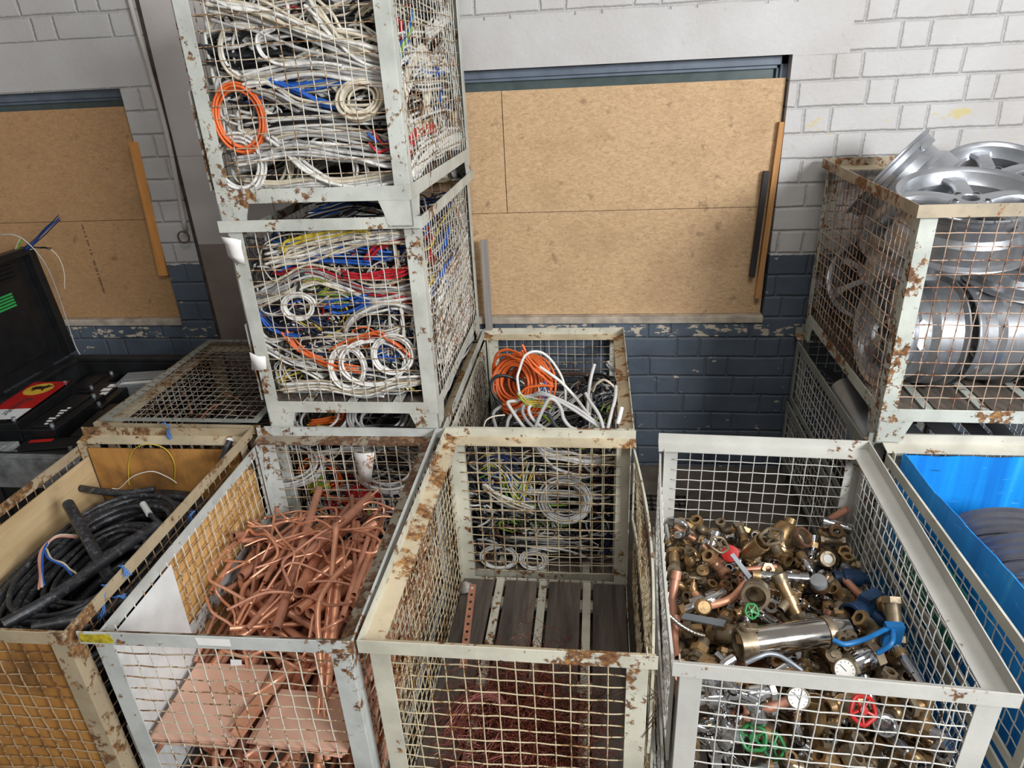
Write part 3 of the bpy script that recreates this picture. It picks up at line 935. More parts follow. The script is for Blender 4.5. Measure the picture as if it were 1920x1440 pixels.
# resting places in the heaps, settled with rigid bodies: x,y,z in mm and a quaternion in 1/100, relative to the box
REST_FIT = '315,768,446,23,-74,-55,-32 88,981,389,6,6,73,68 640,689,366,7,62,-9,-77 452,935,359,15,-69,-32,-63 268,152,485,38,45,61,53 620,1078,347,51,27,-65,-49 670,252,392,68,19,69,18 645,751,420,98,-15,-5,-10 487,1038,354,64,-67,34,-15 555,265,408,64,-76,1,-13 570,507,408,66,-60,-16,42 661,1135,322,21,-48,52,68 278,933,388,18,-38,43,80 786,379,378,18,-68,-18,68 734,52,403,39,-52,-25,71 486,201,436,65,67,-30,-20 762,545,357,74,66,10,9 474,850,372,25,65,-33,-64 401,562,415,12,54,-46,70 370,744,383,21,-64,-61,-41 530,773,370,71,54,-36,-28 88,172,504,28,26,-64,-67 306,548,449,2,-13,68,73 437,698,394,40,-80,10,-45 381,358,457,47,-46,57,-49 775,132,401,35,66,63,-20 739,313,389,69,50,-53,-1 71,294,499,64,76,-9,6 148,62,518,42,52,-67,-32 189,675,434,21,-5,29,-93 725,481,364,96,0,0,-29 746,1150,365,74,3,-12,66 763,981,328,70,-70,12,-12 444,128,440,11,-8,1,-99 724,799,361,15,16,-71,-67 109,746,465,36,17,77,50 321,1115,362,35,60,5,-72 532,926,363,5,-61,-48,-63 529,1024,384,15,93,28,-17 252,990,374,76,-65,2,8 397,713,438,28,13,-60,-74 345,120,465,44,22,-55,68 319,447,435,49,-11,-23,83 133,454,446,93,3,14,35 129,368,481,0,15,73,67 630,742,359,53,-5,8,84 350,865,385,70,-54,-45,7 73,591,446,6,48,-64,60 780,878,352,16,-69,16,69 735,1063,345,91,22,2,-35 223,792,409,36,-20,-62,67 140,204,486,45,-70,34,-45 174,1174,352,0,100,0,0 618,156,429,18,-13,-70,-68 563,1160,356,93,25,20,18 265,384,445,31,4,-78,54 189,522,452,17,35,77,51 720,637,369,91,-40,8,6 481,781,383,84,39,-1,38 352,972,377,74,-48,34,-33 304,584,490,86,51,3,-8 650,1019,362,37,51,21,75 621,453,395,25,28,-81,-45 175,604,509,85,-51,10,14 74,1184,354,0,0,47,-88 470,903,383,35,39,74,43 263,636,424,30,44,30,-79 697,385,391,46,1,-87,-14 699,1019,333,16,-73,-21,64 712,134,439,100,-7,-1,-7 262,791,445,33,-61,-55,-46 289,674,428,34,92,-18,8 110,1115,398,13,60,59,53 782,457,356,70,7,-7,-70 557,1132,416,43,-7,44,-79 296,256,472,36,-74,3,57 396,457,417,1,66,-37,-66 612,59,444,1,14,-10,-98 668,570,375,8,-66,-27,-70 120,881,445,26,60,32,69 425,512,480,9,14,66,-74 659,501,378,61,10,-62,49 363,1028,373,84,-54,1,7 181,948,395,62,-10,-11,77 764,756,430,42,55,-36,63 582,639,405,17,-22,-87,42 684,978,345,71,71,2,2 431,1098,379,30,9,82,49 418,798,397,55,66,-42,29 475,402,418,53,-55,-46,45 466,428,468,44,-68,-13,-57 569,869,362,73,67,-10,-10 440,1142,428,30,-77,29,-48 626,823,410,17,-83,-20,49 660,965,402,15,61,31,72 164,114,515,74,-59,16,29 611,532,472,22,65,64,35 675,462,391,49,86,-14,-8 399,637,420,4,-95,23,-21 509,271,431,80,-24,55,5 208,228,535,4,17,91,37 73,95,536,36,35,62,-61 350,502,544,85,41,3,-34 680,311,406,50,46,-72,-10 525,372,437,38,67,56,31 292,327,476,4,-13,-26,95 238,1107,380,68,-31,16,-64 218,454,472,83,3,32,46 741,640,444,83,-55,7,-4 143,1029,420,36,-47,-34,73 275,648,487,61,41,67,-10 604,983,368,42,-34,-83,12 360,425,517,49,83,-25,-10 618,1046,405,84,31,4,-45 691,110,405,2,53,51,68 54,1123,389,41,58,-41,58 625,885,388,77,-40,45,20 774,258,381,81,54,9,23 772,63,477,68,-20,-68,-20 248,1148,358,47,60,13,64 275,1007,431,97,8,-2,21 679,274,465,63,-16,60,-46 91,654,512,14,86,33,-36 689,1116,443,56,72,12,39 752,426,412,45,-51,6,-73 666,189,456,76,-44,-48,-3 333,1183,341,100,0,5,0 715,490,396,73,-68,-4,4 784,818,485,3,41,89,21 371,584,467,70,-16,24,66 769,163,436,24,-80,49,25 288,110,503,86,49,14,10 106,932,420,66,-57,-4,48 663,335,456,12,78,32,-52 242,925,376,75,34,18,-54 370,271,473,85,-20,-33,35 366,1002,416,2,87,-2,50 326,373,479,2,-79,44,42 417,232,460,14,-36,-38,-84 717,924,373,70,3,57,43 360,385,554,11,24,93,25 294,842,402,98,4,-18,6 483,369,466,37,46,-78,22 765,532,419,69,-21,-10,68 260,54,521,80,-4,59,0 343,1157,410,49,-55,51,-45 270,356,569,96,8,28,7 448,450,519,64,44,-25,58 320,887,485,25,-76,-42,-43 510,91,467,46,74,-26,-41 502,1183,427,68,2,-72,-14 759,1125,507,75,34,4,-57 342,969,460,31,80,-48,20 466,281,538,48,6,44,76 54,246,523,37,13,46,80 712,841,419,60,44,53,40 136,489,511,68,52,-36,-38 184,1103,376,21,-10,59,77 531,798,458,47,39,-60,51 291,917,434,61,35,-21,-68 365,192,473,30,23,91,17 229,220,484,21,4,-90,38 689,1033,421,13,80,15,-56 69,503,522,59,6,32,-74 560,708,446,39,78,-16,47 673,78,489,40,45,-30,74 603,966,464,77,62,-2,-10 591,349,477,60,-27,32,-68 293,1171,472,2,-3,-94,33 507,626,503,32,23,82,40 395,313,500,61,-50,-55,-30 630,1059,466,70,-54,33,-32 654,1147,424,19,82,25,-48 334,566,412,44,-54,36,62 412,793,442,5,8,66,75 64,1055,462,39,-88,-25,-8 419,1073,430,40,-19,-27,86 286,724,481,56,27,-72,-32 495,239,488,40,-28,56,-67 118,542,445,4,2,-58,81 448,897,426,7,-38,34,-86 629,192,502,57,21,14,78 395,87,474,64,30,21,67 343,57,487,82,16,46,29 561,745,520,7,-42,-11,90 584,1185,475,4,6,-55,83 303,132,568,77,-48,22,-36 395,598,524,80,36,-30,-38 161,933,478,1,-63,-27,73 55,198,604,8,-8,84,52 727,633,526,80,17,-23,-54 182,583,563,73,34,-49,-32 529,902,458,25,-30,36,85 133,979,477,81,-54,4,21 733,440,501,27,-10,-94,-16 752,921,434,46,-16,8,87 199,538,565,57,45,-24,-65 382,1177,447,5,-71,-70,6 580,812,461,78,1,24,57 778,1178,462,64,-60,-37,31 625,1170,533,81,-42,14,39 711,1079,514,58,48,-45,-47 519,679,534,32,-74,32,-51 729,698,537,2,-84,32,-43 472,1002,405,30,47,60,57 146,1084,470,90,-29,9,-30 664,139,488,66,-43,-12,-60 304,463,616,10,-75,-58,30 96,845,476,61,34,-65,-30 90,55,589,1,-1,-68,-74 106,762,538,7,-6,21,97 656,652,528,25,-69,66,-17 201,109,567,35,-21,-4,-91 78,244,639,55,62,52,-19 701,1191,595,9,67,-5,73 93,389,558,20,-6,-67,-71 186,810,462,75,-56,-32,-15 522,432,492,46,21,5,86 463,690,428,58,-47,65,-15 189,876,509,27,-24,4,-93 465,62,567,72,-59,28,23 327,1085,448,42,-49,-54,-54 406,867,446,23,58,-53,-57 67,174,567,23,-13,23,94 390,1134,488,82,-16,-44,34 274,992,495,58,12,-70,-40 726,144,487,13,-53,-56,-63 686,419,460,44,-54,-2,72 178,551,510,38,-84,38,-13 740,359,450,84,-10,-52,14 422,374,584,59,-39,68,17 273,256,544,29,30,27,-87 255,1100,453,82,-4,-45,-35 756,248,457,64,42,10,-64 48,465,571,67,15,24,-69 67,918,408,42,70,8,-57 482,782,447,8,7,79,60 115,1163,503,35,-21,-68,61 655,927,515,57,78,16,19 267,60,593,0,-57,1,82 503,839,521,1,18,-5,-98 712,297,542,14,-39,72,-55 292,566,572,5,-62,-52,-58 243,810,506,40,60,-68,11 540,158,515,84,15,19,49 637,705,451,10,94,6,-32 600,667,542,35,61,-70,14 196,794,527,79,-1,-60,-10 474,773,557,77,-44,-7,-45 381,701,505,16,85,1,50 643,1153,497,73,28,-55,-29 532,1129,554,21,-4,-92,33 101,62,637,0,1,-1,100 644,394,566,13,-11,73,66 770,943,389,48,-86,-1,20 478,145,550,57,13,-2,81 460,769,491,23,17,-73,-62 689,852,459,48,42,9,76 225,1162,526,55,-11,-77,-29 172,208,550,75,-54,-28,27 453,1067,479,43,6,-71,-55 54,286,599,20,-70,-66,-16 149,166,575,72,63,-13,-27 51,705,539,61,23,38,-66 284,659,540,24,4,-65,-72 324,960,530,70,-16,-60,34 320,764,526,73,-57,-22,30 399,796,523,92,-32,-17,-14 70,988,525,68,51,18,50 395,869,583,13,6,-91,-39 783,224,494,20,28,71,-62 630,762,519,10,-29,-80,-51 564,78,541,35,-19,52,-76 110,1163,560,77,-62,-3,13 135,434,562,65,74,-18,2 218,450,647,22,-23,-7,94 770,438,561,63,-33,6,70 735,1137,621,12,-6,-66,74 531,340,499,18,-45,-57,-67 448,934,494,73,-62,-21,-18 714,196,579,46,-45,5,76 183,295,548,44,-12,29,84 632,852,483,88,31,16,-32 551,266,527,63,75,10,-19 248,947,512,69,-35,-52,36 649,538,533,77,39,16,48 769,386,529,63,-37,-61,-30 95,536,567,58,28,-73,-23 72,915,546,69,24,9,-68 166,184,666,40,-23,68,-57 179,265,654,10,-37,-86,35 54,1099,539,66,75,3,2 747,342,586,64,-21,-64,36 732,168,524,20,20,80,54 756,1048,555,8,-83,-47,-28 419,208,559,9,36,-14,-92 400,1004,517,47,4,-82,32 122,389,616,26,0,-74,62 384,905,493,23,-26,-22,91 512,219,573,59,48,-55,35 253,577,533,89,-35,28,6 556,446,581,77,7,-22,-60 721,1113,563,5,-1,60,80 680,1031,583,54,50,34,-59 663,868,536,24,28,-23,-90 526,268,558,18,55,-9,81 123,116,669,36,-76,11,-54 350,623,586,46,-74,4,49 753,231,544,63,-69,35,-7 669,119,590,24,2,57,-79 597,240,524,50,46,28,-68 349,758,531,81,-28,-22,46 604,906,521,25,30,-64,66 524,80,594,31,30,-88,-20 598,532,558,84,52,6,-11 164,166,620,48,5,74,-47 570,317,571,2,-94,16,-32 232,586,599,81,3,15,56 364,1120,558,71,41,12,-55 737,574,581,63,-14,68,-36 390,268,541,42,-39,-82,6 630,289,591,49,87,2,5 412,169,485,26,-83,0,-50 114,1056,510,34,-50,79,11 325,260,555,10,88,-27,37 656,1005,516,48,67,30,49 392,149,606,16,58,-55,58 747,994,534,71,4,71,4 677,306,603,52,-58,-45,-44 412,741,489,51,44,-43,-60 134,1138,531,45,38,67,46 320,1042,546,42,18,-72,-53 286,1185,545,9,-99,9,-12 273,533,641,19,55,48,-65 475,972,584,44,-13,-13,88 142,609,622,72,19,50,45 518,550,505,71,8,70,-8 598,1002,590,36,-31,-84,27 530,882,545,57,-36,-39,-63 392,958,564,24,-26,-53,-77 686,800,540,23,72,57,34 586,1018,513,15,66,2,-74 762,545,678,27,-66,-67,-24 535,497,495,86,2,-43,26 376,125,534,28,-41,-28,-82 703,528,610,18,-27,-45,-83 737,634,600,88,-42,22,3 315,226,573,16,16,18,-96 744,920,503,52,-17,4,84 368,405,608,40,-70,-51,-29 443,554,579,60,34,-41,60 495,453,542,70,-44,-40,40 231,1030,560,69,-44,-54,19 121,1092,564,12,23,34,90 663,482,576,81,12,-51,-26 128,720,558,86,-26,16,40 397,654,609,58,-24,-16,-76 400,609,572,8,-13,-82,-55 314,1139,525,38,38,-73,-43 645,611,570,13,-91,36,-16 765,855,613,69,16,-37,-60 155,961,540,22,16,3,96 343,287,650,81,52,5,28 655,225,603,18,37,53,74 100,1041,592,16,47,-20,84 790,201,540,2,-71,-2,71 434,1137,549,55,45,19,-68 410,721,536,20,-1,-60,78 716,95,549,80,-25,-1,-55 433,174,584,24,64,-68,26 133,919,564,7,65,7,75 516,538,551,1,3,31,95 599,122,605,42,42,-38,70 780,127,536,36,-47,-42,-69 455,636,594,33,-70,-50,-39 380,826,484,50,-81,-32,-1 293,728,565,52,37,-64,43 108,824,538,79,27,-55,9 363,69,538,79,5,-60,-13 573,903,591,74,18,-17,-62 455,463,623,47,5,13,87 756,816,528,54,-33,6,77 218,950,572,91,9,18,-37 254,108,609,24,-80,-40,-38 251,764,575,44,-13,9,-88 195,372,596,19,-75,-56,-28 608,156,486,50,58,30,-57 576,753,570,59,-2,-26,-76 762,379,641,5,14,-63,-76 594,210,570,70,-30,-65,-9 450,673,524,15,72,21,64 237,844,596,52,-13,-66,-53 768,262,620,19,68,8,-71 661,939,567,59,5,73,34 633,1071,559,25,76,53,-28 331,783,601,44,10,-19,87 770,110,632,25,21,75,57 432,323,584,33,-77,-26,-48 625,620,608,24,21,-73,60 212,322,633,45,0,77,-45'.split()
REST_PIPE = '77,626,236,100,0,0,6 375,350,231,26,19,95,1 332,496,245,83,5,55,-6 562,316,225,96,5,2,28 691,480,229,19,-8,98,2 738,311,198,83,2,55,8 54,757,262,100,0,0,0 308,503,254,99,2,11,-8 325,445,261,55,-6,-83,-5 348,434,252,83,-4,-55,-6 404,517,277,43,2,90,-4 532,637,244,56,-17,-81,-11 100,958,296,32,-10,-94,-4 227,369,227,20,1,98,6 288,624,256,83,5,56,-6 520,490,266,99,4,3,10 489,804,286,91,4,5,41 708,645,227,99,1,7,13 99,591,302,96,7,14,21 188,611,297,20,-4,98,1 252,491,297,99,1,1,12 460,428,292,87,1,48,4 645,566,264,97,11,-20,8 787,714,276,56,-1,-83,1 109,852,330,25,5,97,-3 156,841,325,59,7,80,-4 225,436,341,99,-2,-6,15 303,935,276,36,-12,-92,-9 665,518,275,99,2,-14,-2 477,697,336,95,8,16,24 105,654,327,11,-7,-99,0 84,461,352,93,12,33,14 396,460,337,99,1,2,15 497,512,355,91,13,39,8 667,620,318,83,-1,-56,-1 753,845,259,55,-3,-83,4 72,868,356,100,-2,-6,-4 167,814,386,99,4,8,-6 427,492,382,98,1,-21,-5 447,247,226,91,6,-31,-25 650,640,290,48,1,88,-1 692,435,292,98,0,-20,-2 95,443,396,99,4,8,-6 261,400,399,100,0,-7,5 402,549,399,13,1,99,-1 464,544,370,52,5,85,-2 631,1020,230,52,4,-85,-1 724,525,280,83,-2,-56,1 89,1005,389,95,-5,-30,9 192,179,222,53,49,-67,-18 322,718,426,50,17,84,-14 563,1108,237,8,94,-31,15 676,376,356,98,-2,0,17 738,726,306,95,-2,32,-4 46,679,393,78,-1,63,-1 151,143,328,76,43,39,29 236,311,406,97,10,-22,-8 556,605,334,36,1,-93,-5 598,410,313,64,-9,-76,-4 790,430,308,20,0,-98,1 95,796,392,86,-8,51,7 139,868,393,49,-2,-87,2 111,515,426,85,-2,-53,-6 550,433,391,58,2,80,-12 637,886,275,64,-4,75,-12 764,382,241,53,14,80,23 71,782,402,47,4,-88,-1 78,636,443,88,-2,-48,-1 173,668,421,86,0,-52,-2 567,970,317,94,-10,-21,26 642,971,306,98,-3,18,-1 767,268,228,82,19,-55,-6 44,401,431,98,0,19,0 244,590,408,93,7,27,-25 364,164,684,73,-55,-30,25 564,304,384,79,16,53,-27 780,1034,302,5,2,100,-2 623,356,290,86,15,-46,-14 69,551,485,48,-2,88,1 92,120,160,96,0,0,29 301,498,430,94,-1,-9,34 493,779,433,16,32,-93,2 675,795,354,93,0,-32,19 700,923,296,96,-8,-24,14 136,515,419,96,6,25,-5 192,769,439,49,3,87,-5 214,708,426,100,-4,2,-6 643,287,406,83,6,-54,11 365,529,452,82,2,6,57 792,820,307,19,-1,98,-4 132,429,466,61,-1,-79,-10 360,242,412,96,11,27,3 408,815,458,41,-50,17,74 430,766,434,74,-19,56,31 633,949,289,32,11,90,-26 772,524,363,8,98,-8,18 138,923,473,76,0,62,-20 265,812,480,79,-6,61,6 289,521,486,35,8,-93,4 564,270,404,98,5,-14,-15 339,963,488,77,4,15,62 537,1014,375,68,-28,54,42 43,460,486,95,15,28,4 125,346,424,65,0,-76,-6 362,718,467,97,2,-11,21 713,166,414,17,57,29,-75 689,617,389,82,4,-53,22 772,596,384,44,-8,89,-4 110,515,518,48,4,88,-5 182,218,455,94,8,0,34 357,481,474,58,64,-48,15 483,436,414,41,50,-63,43 564,579,448,16,17,-97,5 574,1056,327,88,-19,10,42 189,939,431,93,-10,34,-6 278,856,505,54,29,45,-65 406,544,479,4,-32,94,8 224,584,532,88,3,9,48 735,557,463,96,-4,26,15 677,724,359,37,9,-90,19 186,408,486,91,-2,38,-16 329,747,528,42,-7,91,-3 652,1092,317,50,-43,-75,11 498,549,497,39,33,77,-39 562,1184,276,44,35,52,-64 537,48,161,70,-14,14,69 149,985,493,66,24,-52,49 151,576,566,98,6,5,17 533,687,495,71,-14,68,15 553,701,483,95,7,-26,18 641,526,481,89,3,-41,18 611,878,392,59,16,78,-15 168,904,572,87,-10,-47,-11 346,510,567,98,-14,10,-2 511,773,530,32,-13,-94,5 639,1051,380,58,-24,-77,-8 622,956,391,84,-17,-49,-16 738,567,435,41,-8,91,-2 60,974,407,31,-1,95,0 249,903,520,86,-26,20,-39 516,942,489,69,-20,-69,1 546,361,501,85,2,-53,-1 632,822,424,99,-5,3,14 708,804,434,36,0,93,-10 244,500,491,66,40,-62,14 249,944,568,23,8,96,-12 497,1168,291,43,75,-48,16 517,553,562,6,21,96,-18 549,748,522,58,-3,79,-20 579,532,525,38,-35,82,23 214,423,493,95,14,6,26 160,689,598,92,1,36,16 550,721,565,88,-11,44,10 634,873,481,97,-8,16,16 758,798,440,83,-7,56,-4 711,355,461,98,13,1,12 111,988,532,54,-7,80,-24 385,753,526,93,-11,33,-10 438,596,561,88,8,44,-13 457,210,160,19,14,97,-3 728,839,444,92,-7,-39,4 784,1020,363,52,-4,85,-6 182,415,523,96,12,7,23 401,610,548,48,4,85,-21 480,795,595,100,0,-7,-4 444,203,450,76,31,57,-9 605,656,542,100,-2,1,6 653,628,522,96,-2,-28,10 240,356,531,54,30,29,73 296,558,548,63,8,-77,5 462,907,560,62,7,78,-8 576,820,580,72,4,67,-18 730,852,485,97,-8,-22,4 783,728,473,94,-8,-32,3 164,748,629,72,-7,-68,-2 347,943,517,32,4,-94,2 466,1174,320,66,41,-26,58 84,940,579,12,-1,-30,-95 370,564,602,34,37,87,-2 315,515,610,3,-7,-100,-2 57,516,583,30,1,95,1 203,108,254,75,38,47,28 480,1147,326,49,47,-33,65 577,331,500,42,4,88,23 589,787,443,53,-30,-76,23 780,437,545,57,8,-81,-12 140,982,541,80,-23,-55,6 325,725,568,12,-26,-96,5 411,826,558,40,4,91,-13 492,1045,462,34,-18,90,-22 605,1052,452,68,47,5,-56 759,1019,500,82,-3,-56,10 162,615,667,98,0,21,2 329,315,648,16,59,78,10 564,985,500,5,-90,-19,-39 618,1158,293,56,55,-20,59 646,570,557,96,-1,-28,6 749,474,515,97,-4,-23,-2 235,596,660,92,0,39,4 128,146,183,5,67,4,74 551,344,577,89,22,32,23 603,776,599,93,-5,-35,0 640,693,596,94,-4,-33,4 731,829,544,25,-1,-96,9 273,290,425,96,0,-26,-7 48,990,573,78,-24,-55,17 456,478,550,75,40,-7,52 612,579,597,74,-5,-66,10 638,540,578,65,1,-76,2 737,704,543,57,-7,81,-6 330,858,615,90,0,42,-7 138,1087,532,7,-32,-93,-14 395,733,627,95,-13,-24,14 424,1078,332,16,-82,-54,-12 545,810,645,52,13,-84,10 609,700,646,49,14,-85,11 46,642,619,46,1,-89,-2 337,786,604,63,5,77,-6 676,1161,345,37,75,-52,-16 626,323,545,50,22,-82,-17 663,701,675,97,-1,-20,11 733,779,590,76,-6,65,1 255,805,649,1,0,-100,0 229,410,455,86,37,16,-33 445,930,668,98,2,7,-17 476,159,357,58,-4,-66,-48 579,972,547,39,-12,86,-33 614,623,672,83,1,-55,5 285,573,653,68,-3,-73,2 376,515,686,85,0,-49,19 324,785,647,0,-8,100,2 546,432,578,37,15,-90,-18 611,814,634,79,-16,59,-2 748,891,555,88,3,-47,5 272,475,716,75,12,-56,32'.split()


def rest(rec, base):
    v = [int(q) for q in rec.split(',')]
    from mathutils import Quaternion
    q = Quaternion([c / 100 for c in v[3:]]).normalized()
    return base @ Matrix.Translation(Vector(v[:3]) / 1000) @ q.to_matrix().to_4x4()


def near_hero(p, heroes):
    for a, b, r in heroes:
        for k in range(9):
            h = a.lerp(b, k / 8)
            if (p - h).length < r + 0.026: return True
            d = h - CAM; L = d.length; d = d / L
            t = (p - CAM).dot(d)
            if 0 < t < L + 0.0 and (p - CAM - d * t).length < r + 0.026: return True
    return False


# ------------------------------------------------------------------ brass fittings in the clean grey box
bpy.context.view_layer.update()
B4M = B4.matrix_world.copy()
HEAP = 'in the heap of fittings'
Hs = []
def P(u, v, z): return at(u, v, 2, z + 0.02)
# stainless filter housing
a, b = P(1392, 1207, 0.665), P(1590, 1180, 0.665)
Hs.append((a, b, 0.05))
cyl = empty('filter_housing', a, 0, 'polished stainless steel filter cylinder with a brass ring end, biggest of the fittings', 'filter housing')
Mi = Matrix.Translation(-a)
def loc_frame(p, d, roll=0.0): return Mi @ frame(p, d, roll)
dv = (b - a); Lc = dv.length
m = MB(); m.lathe([(0.040, 0.03), (0.046, 0.03), (0.048, 0.06), (0.048, Lc - 0.05), (0.040, Lc - 0.02), (0.036, Lc), (0, Lc)], 40, 0, loc_frame(a, dv)); m.build('cylinder_body', M['stainless'], cyl, smooth=0.7)
m = MB(); m.lathe([(0.041, -0.016), (0.0505, -0.016), (0.0505, 0.036), (0.041, 0.036)], 36, 0, loc_frame(a, dv), closed=True)
m.lathe([(0, 0.012), (0.042, 0.012)], 36, 0, loc_frame(a, dv)); m.build('brass_ring', M['brass_d'], cyl, smooth=0.7)
m = MB()
up = Vector((0, 0.25, 1)).normalized(); sd = dv.normalized().cross(up)
q0 = a + dv * 0.80
m.lathe([(0.0475, -0.012), (0.052, -0.012), (0.052, 0.012), (0.0475, 0.012)], 30, 0, loc_frame(q0, dv), closed=True, a0=0, a1=2 * PI); 
m.build('clamp_band', M['brass_d'], cyl, smooth=0.7)
m = MB()
for s_ in (0.84, 0.93):
    c = a + dv * s_ + up * 0.012 - sd * (-0.046)
    ring(m, loc_frame(c, sd), 0.018, 0.008, 0.018, 18)
m.lathe([(0.009, -0.0), (0.015, 0), (0.015, 0.03), (0.009, 0.03)], 16, 0, loc_frame(a + dv * 0.90 + sd * 0.03 - up * 0.02, sd), closed=True)
m.build('bracket_lug', M['brass_d'], cyl, smooth=0.7)
m = MB(); e = a - up * 0.0 + dv * 0.08 + up * 0.048
m.box(-0.02, 0.03, -0.018, 0.018, 0.0, 0.012, 0, loc_frame(e, up)); ring(m, loc_frame(e + dv * (-0.06) + up * 0.005, up), 0.020, 0.008, 0.012, 16)
m.build('lug_plate', M['brass_d'], cyl, bevel=0.002)

def hero(name, label, cat, org, parts, z_=None, roll=0.0, r=0.03, size=1.0, zd=(0, 0, 1)):
    root = empty(name, org, 0, label, cat)
    F = (frame((0, 0, 0), zd, roll) if zd != (0, 0, 1) else Matrix.Identity(4)) @ Matrix.Scale(size, 4)
    for nm, mb, mt, sm in parts:
        o = mb.build(nm, mt, root, smooth=sm)
        o.data.transform(F)
    Hs.append((Vector(org), Vector(org), r * size))
    return root

# big brass cup with a branch, dark mouth to the viewer
m1 = MB(); m1.lathe([(0.036, 0.06), (0.046, 0.06), (0.046, 0.045), (0.050, 0.04), (0.048, -0.02), (0.034, -0.045), (0.0, -0.045), (0.0, -0.03), (0.034, -0.02), (0.036, 0)], 36, 0, None, closed=True)
hero('brass_flange_cup', 'large round hollow brass housing with a dark open mouth, beside the copper bend', 'fitting', P(1417, 1112, 0.665), [('cup_body', m1, M['brass_d'], 0.7)], zd=(-0.25, -0.85, 0.45), r=0.045)
m1 = MB(); pipe(m1, [(0, 0, -0.08), (0, 0, 0), (0, 0, 0.075)], 0.022, 0.017, 18)
m1.lathe([(0.022, -0.03), (0.027, -0.03), (0.027, 0.0), (0.022, 0.0)], 18, 0, None, closed=True)
m2 = MB(); ring(m2, fr((0, 0, 0.05), (0, 0, 1)), 0.027, 0.017, 0.03, 18)
m4 = MB(); hexring(m4, fr((0, 0, -0.085), (0, 0, 1)), 0.03, 0.017, 0.024)
m3 = MB(); pipe(m3, [(0, 0, -0.01), (0.03, 0, -0.02), (0.055, 0, -0.03)], 0.016, 0.012, 14)
hero('pipe_tee', 'long upright brass union tee leaning right of the large brass housing', 'fitting', P(1478, 1118, 0.66), [('tee_body', m1, M['brass'], 0.7), ('end_ring', m2, M['brass_d'], 0.5), ('hex_end', m4, M['brass_d'], 0.3), ('branch', m3, M['brass_d'], 0.7)], zd=(-0.35, 0.55, 0.65), r=0.03)
m1 = MB(); m1.lathe([(0.031, 0.07), (0.037, 0.07), (0.035, 0.0), (0.026, -0.03), (0.0, -0.03), (0, -0.02), (0.026, -0.015), (0.031, 0.005)], 30, 0, None, closed=True)
hero('brass_sleeve', 'open brass sleeve with a bright rim near the back of the fittings heap', 'fitting', P(1408, 1032, 0.57), [('sleeve_body', m1, M['brass'], 0.7)], zd=(0.45, -0.25, 0.75), r=0.035)
m1 = MB(); m1.lathe([(0.034, 0.03), (0.042, 0.03), (0.042, 0.004), (0.030, -0.012), (0.019, -0.016), (0.019, -0.055), (0.014, -0.055), (0.014, -0.01), (0.03, 0.0)], 30, 0, None, closed=True)
m2 = MB(); ring(m2, fr((0, 0, 0.022), (0, 0, 1)), 0.044, 0.0335, 0.012, 30)
hero('threaded_cap', 'wide round brass cap with an orange brown inner ring, at the back right', 'fitting', P(1497, 1012, 0.58), [('cap_body', m1, M['brass_d'], 0.7), ('cap_ring', m2, M['bronze'], 0.5)], zd=(0.55, -0.35, 0.75), r=0.04)
m1 = MB(); m1.lathe([(0, -0.03), (0.033, -0.03), (0.034, 0.0), (0.030, 0.008), (0.024, 0.008), (0.024, 0.004), (0, 0.004)], 30)
m2 = MB(); m2.lathe([(0.0, 0.007), (0.017, 0.007), (0.018, 0.004)], 24)
hero('valve_cap', 'round dark brass cap with a pale grey disc in its face, back right', 'fitting', P(1551, 1048, 0.54), [('cap_body', m1, M['brass_d'], 0.7), ('face_disc', m2, M['dial'], 0.7)], zd=(0.05, -0.75, 0.6), r=0.034)
m1 = MB(); m1.lathe([(0, -0.05), (0.022, -0.05), (0.024, -0.01), (0.030, -0.008), (0.030, 0.012), (0.026, 0.02), (0, 0.021)], 28)
m2 = MB(); ring(m2, fr((0, 0, -0.045), (0, 0, 1)), 0.028, 0.02, 0.026, 24); pipe(m2, [(0.0, 0.0, -0.03), (0.0, 0.03, -0.03), (0, 0.05, -0.028)], 0.009, 0.006, 10)
hero('valve_cap', 'pale grey domed valve cap right of the chrome tube', 'fitting', P(1535, 1092, 0.60), [('cap_dome', m1, M['greyp'], 0.7), ('brass_neck', m2, M['bronze'], 0.6)], zd=(-0.35, -0.3, 0.85), r=0.03)
# valve with the red wheel
g = f_gatevalve(); m2 = MB(); m2.lathe([(0, 0.062), (0.02, 0.062), (0.034, 0.066), (0.034, 0.075), (0.010, 0.079), (0, 0.079)], 24)
hero('gate_valve', 'brass valve with a solid red round handle at the back of the heap', 'valve', P(1368, 1034, 0.52), [('valve_body', g, [M['brass_d'], M['chrome'], M['red'], M['darkline']], 0.5), ('red_handle', m2, M['red'], 0.6)], zd=(-0.15, -0.8, 0.5), r=0.035)
# chrome tube lying across
m1 = MB(); m1.lathe([(0.015, -0.09), (0.019, -0.09), (0.019, 0.06), (0.022, 0.062), (0.022, 0.09), (0.015, 0.09)], 24, 0, None, closed=True)
m2 = MB(); ring(m2, fr((0, 0, -0.115), (0, 0, 1)), 0.020, 0.013, 0.03, 20)
hero('chrome_tube', 'shiny chrome tube lying across the middle of the fittings heap', 'tube', P(1468, 1082, 0.60), [('tube_body', m1, M['chrome'], 0.6), ('yellow_end', m2, M['brass'], 0.6)], zd=(0.98, 0.03, -0.05), r=0.022)
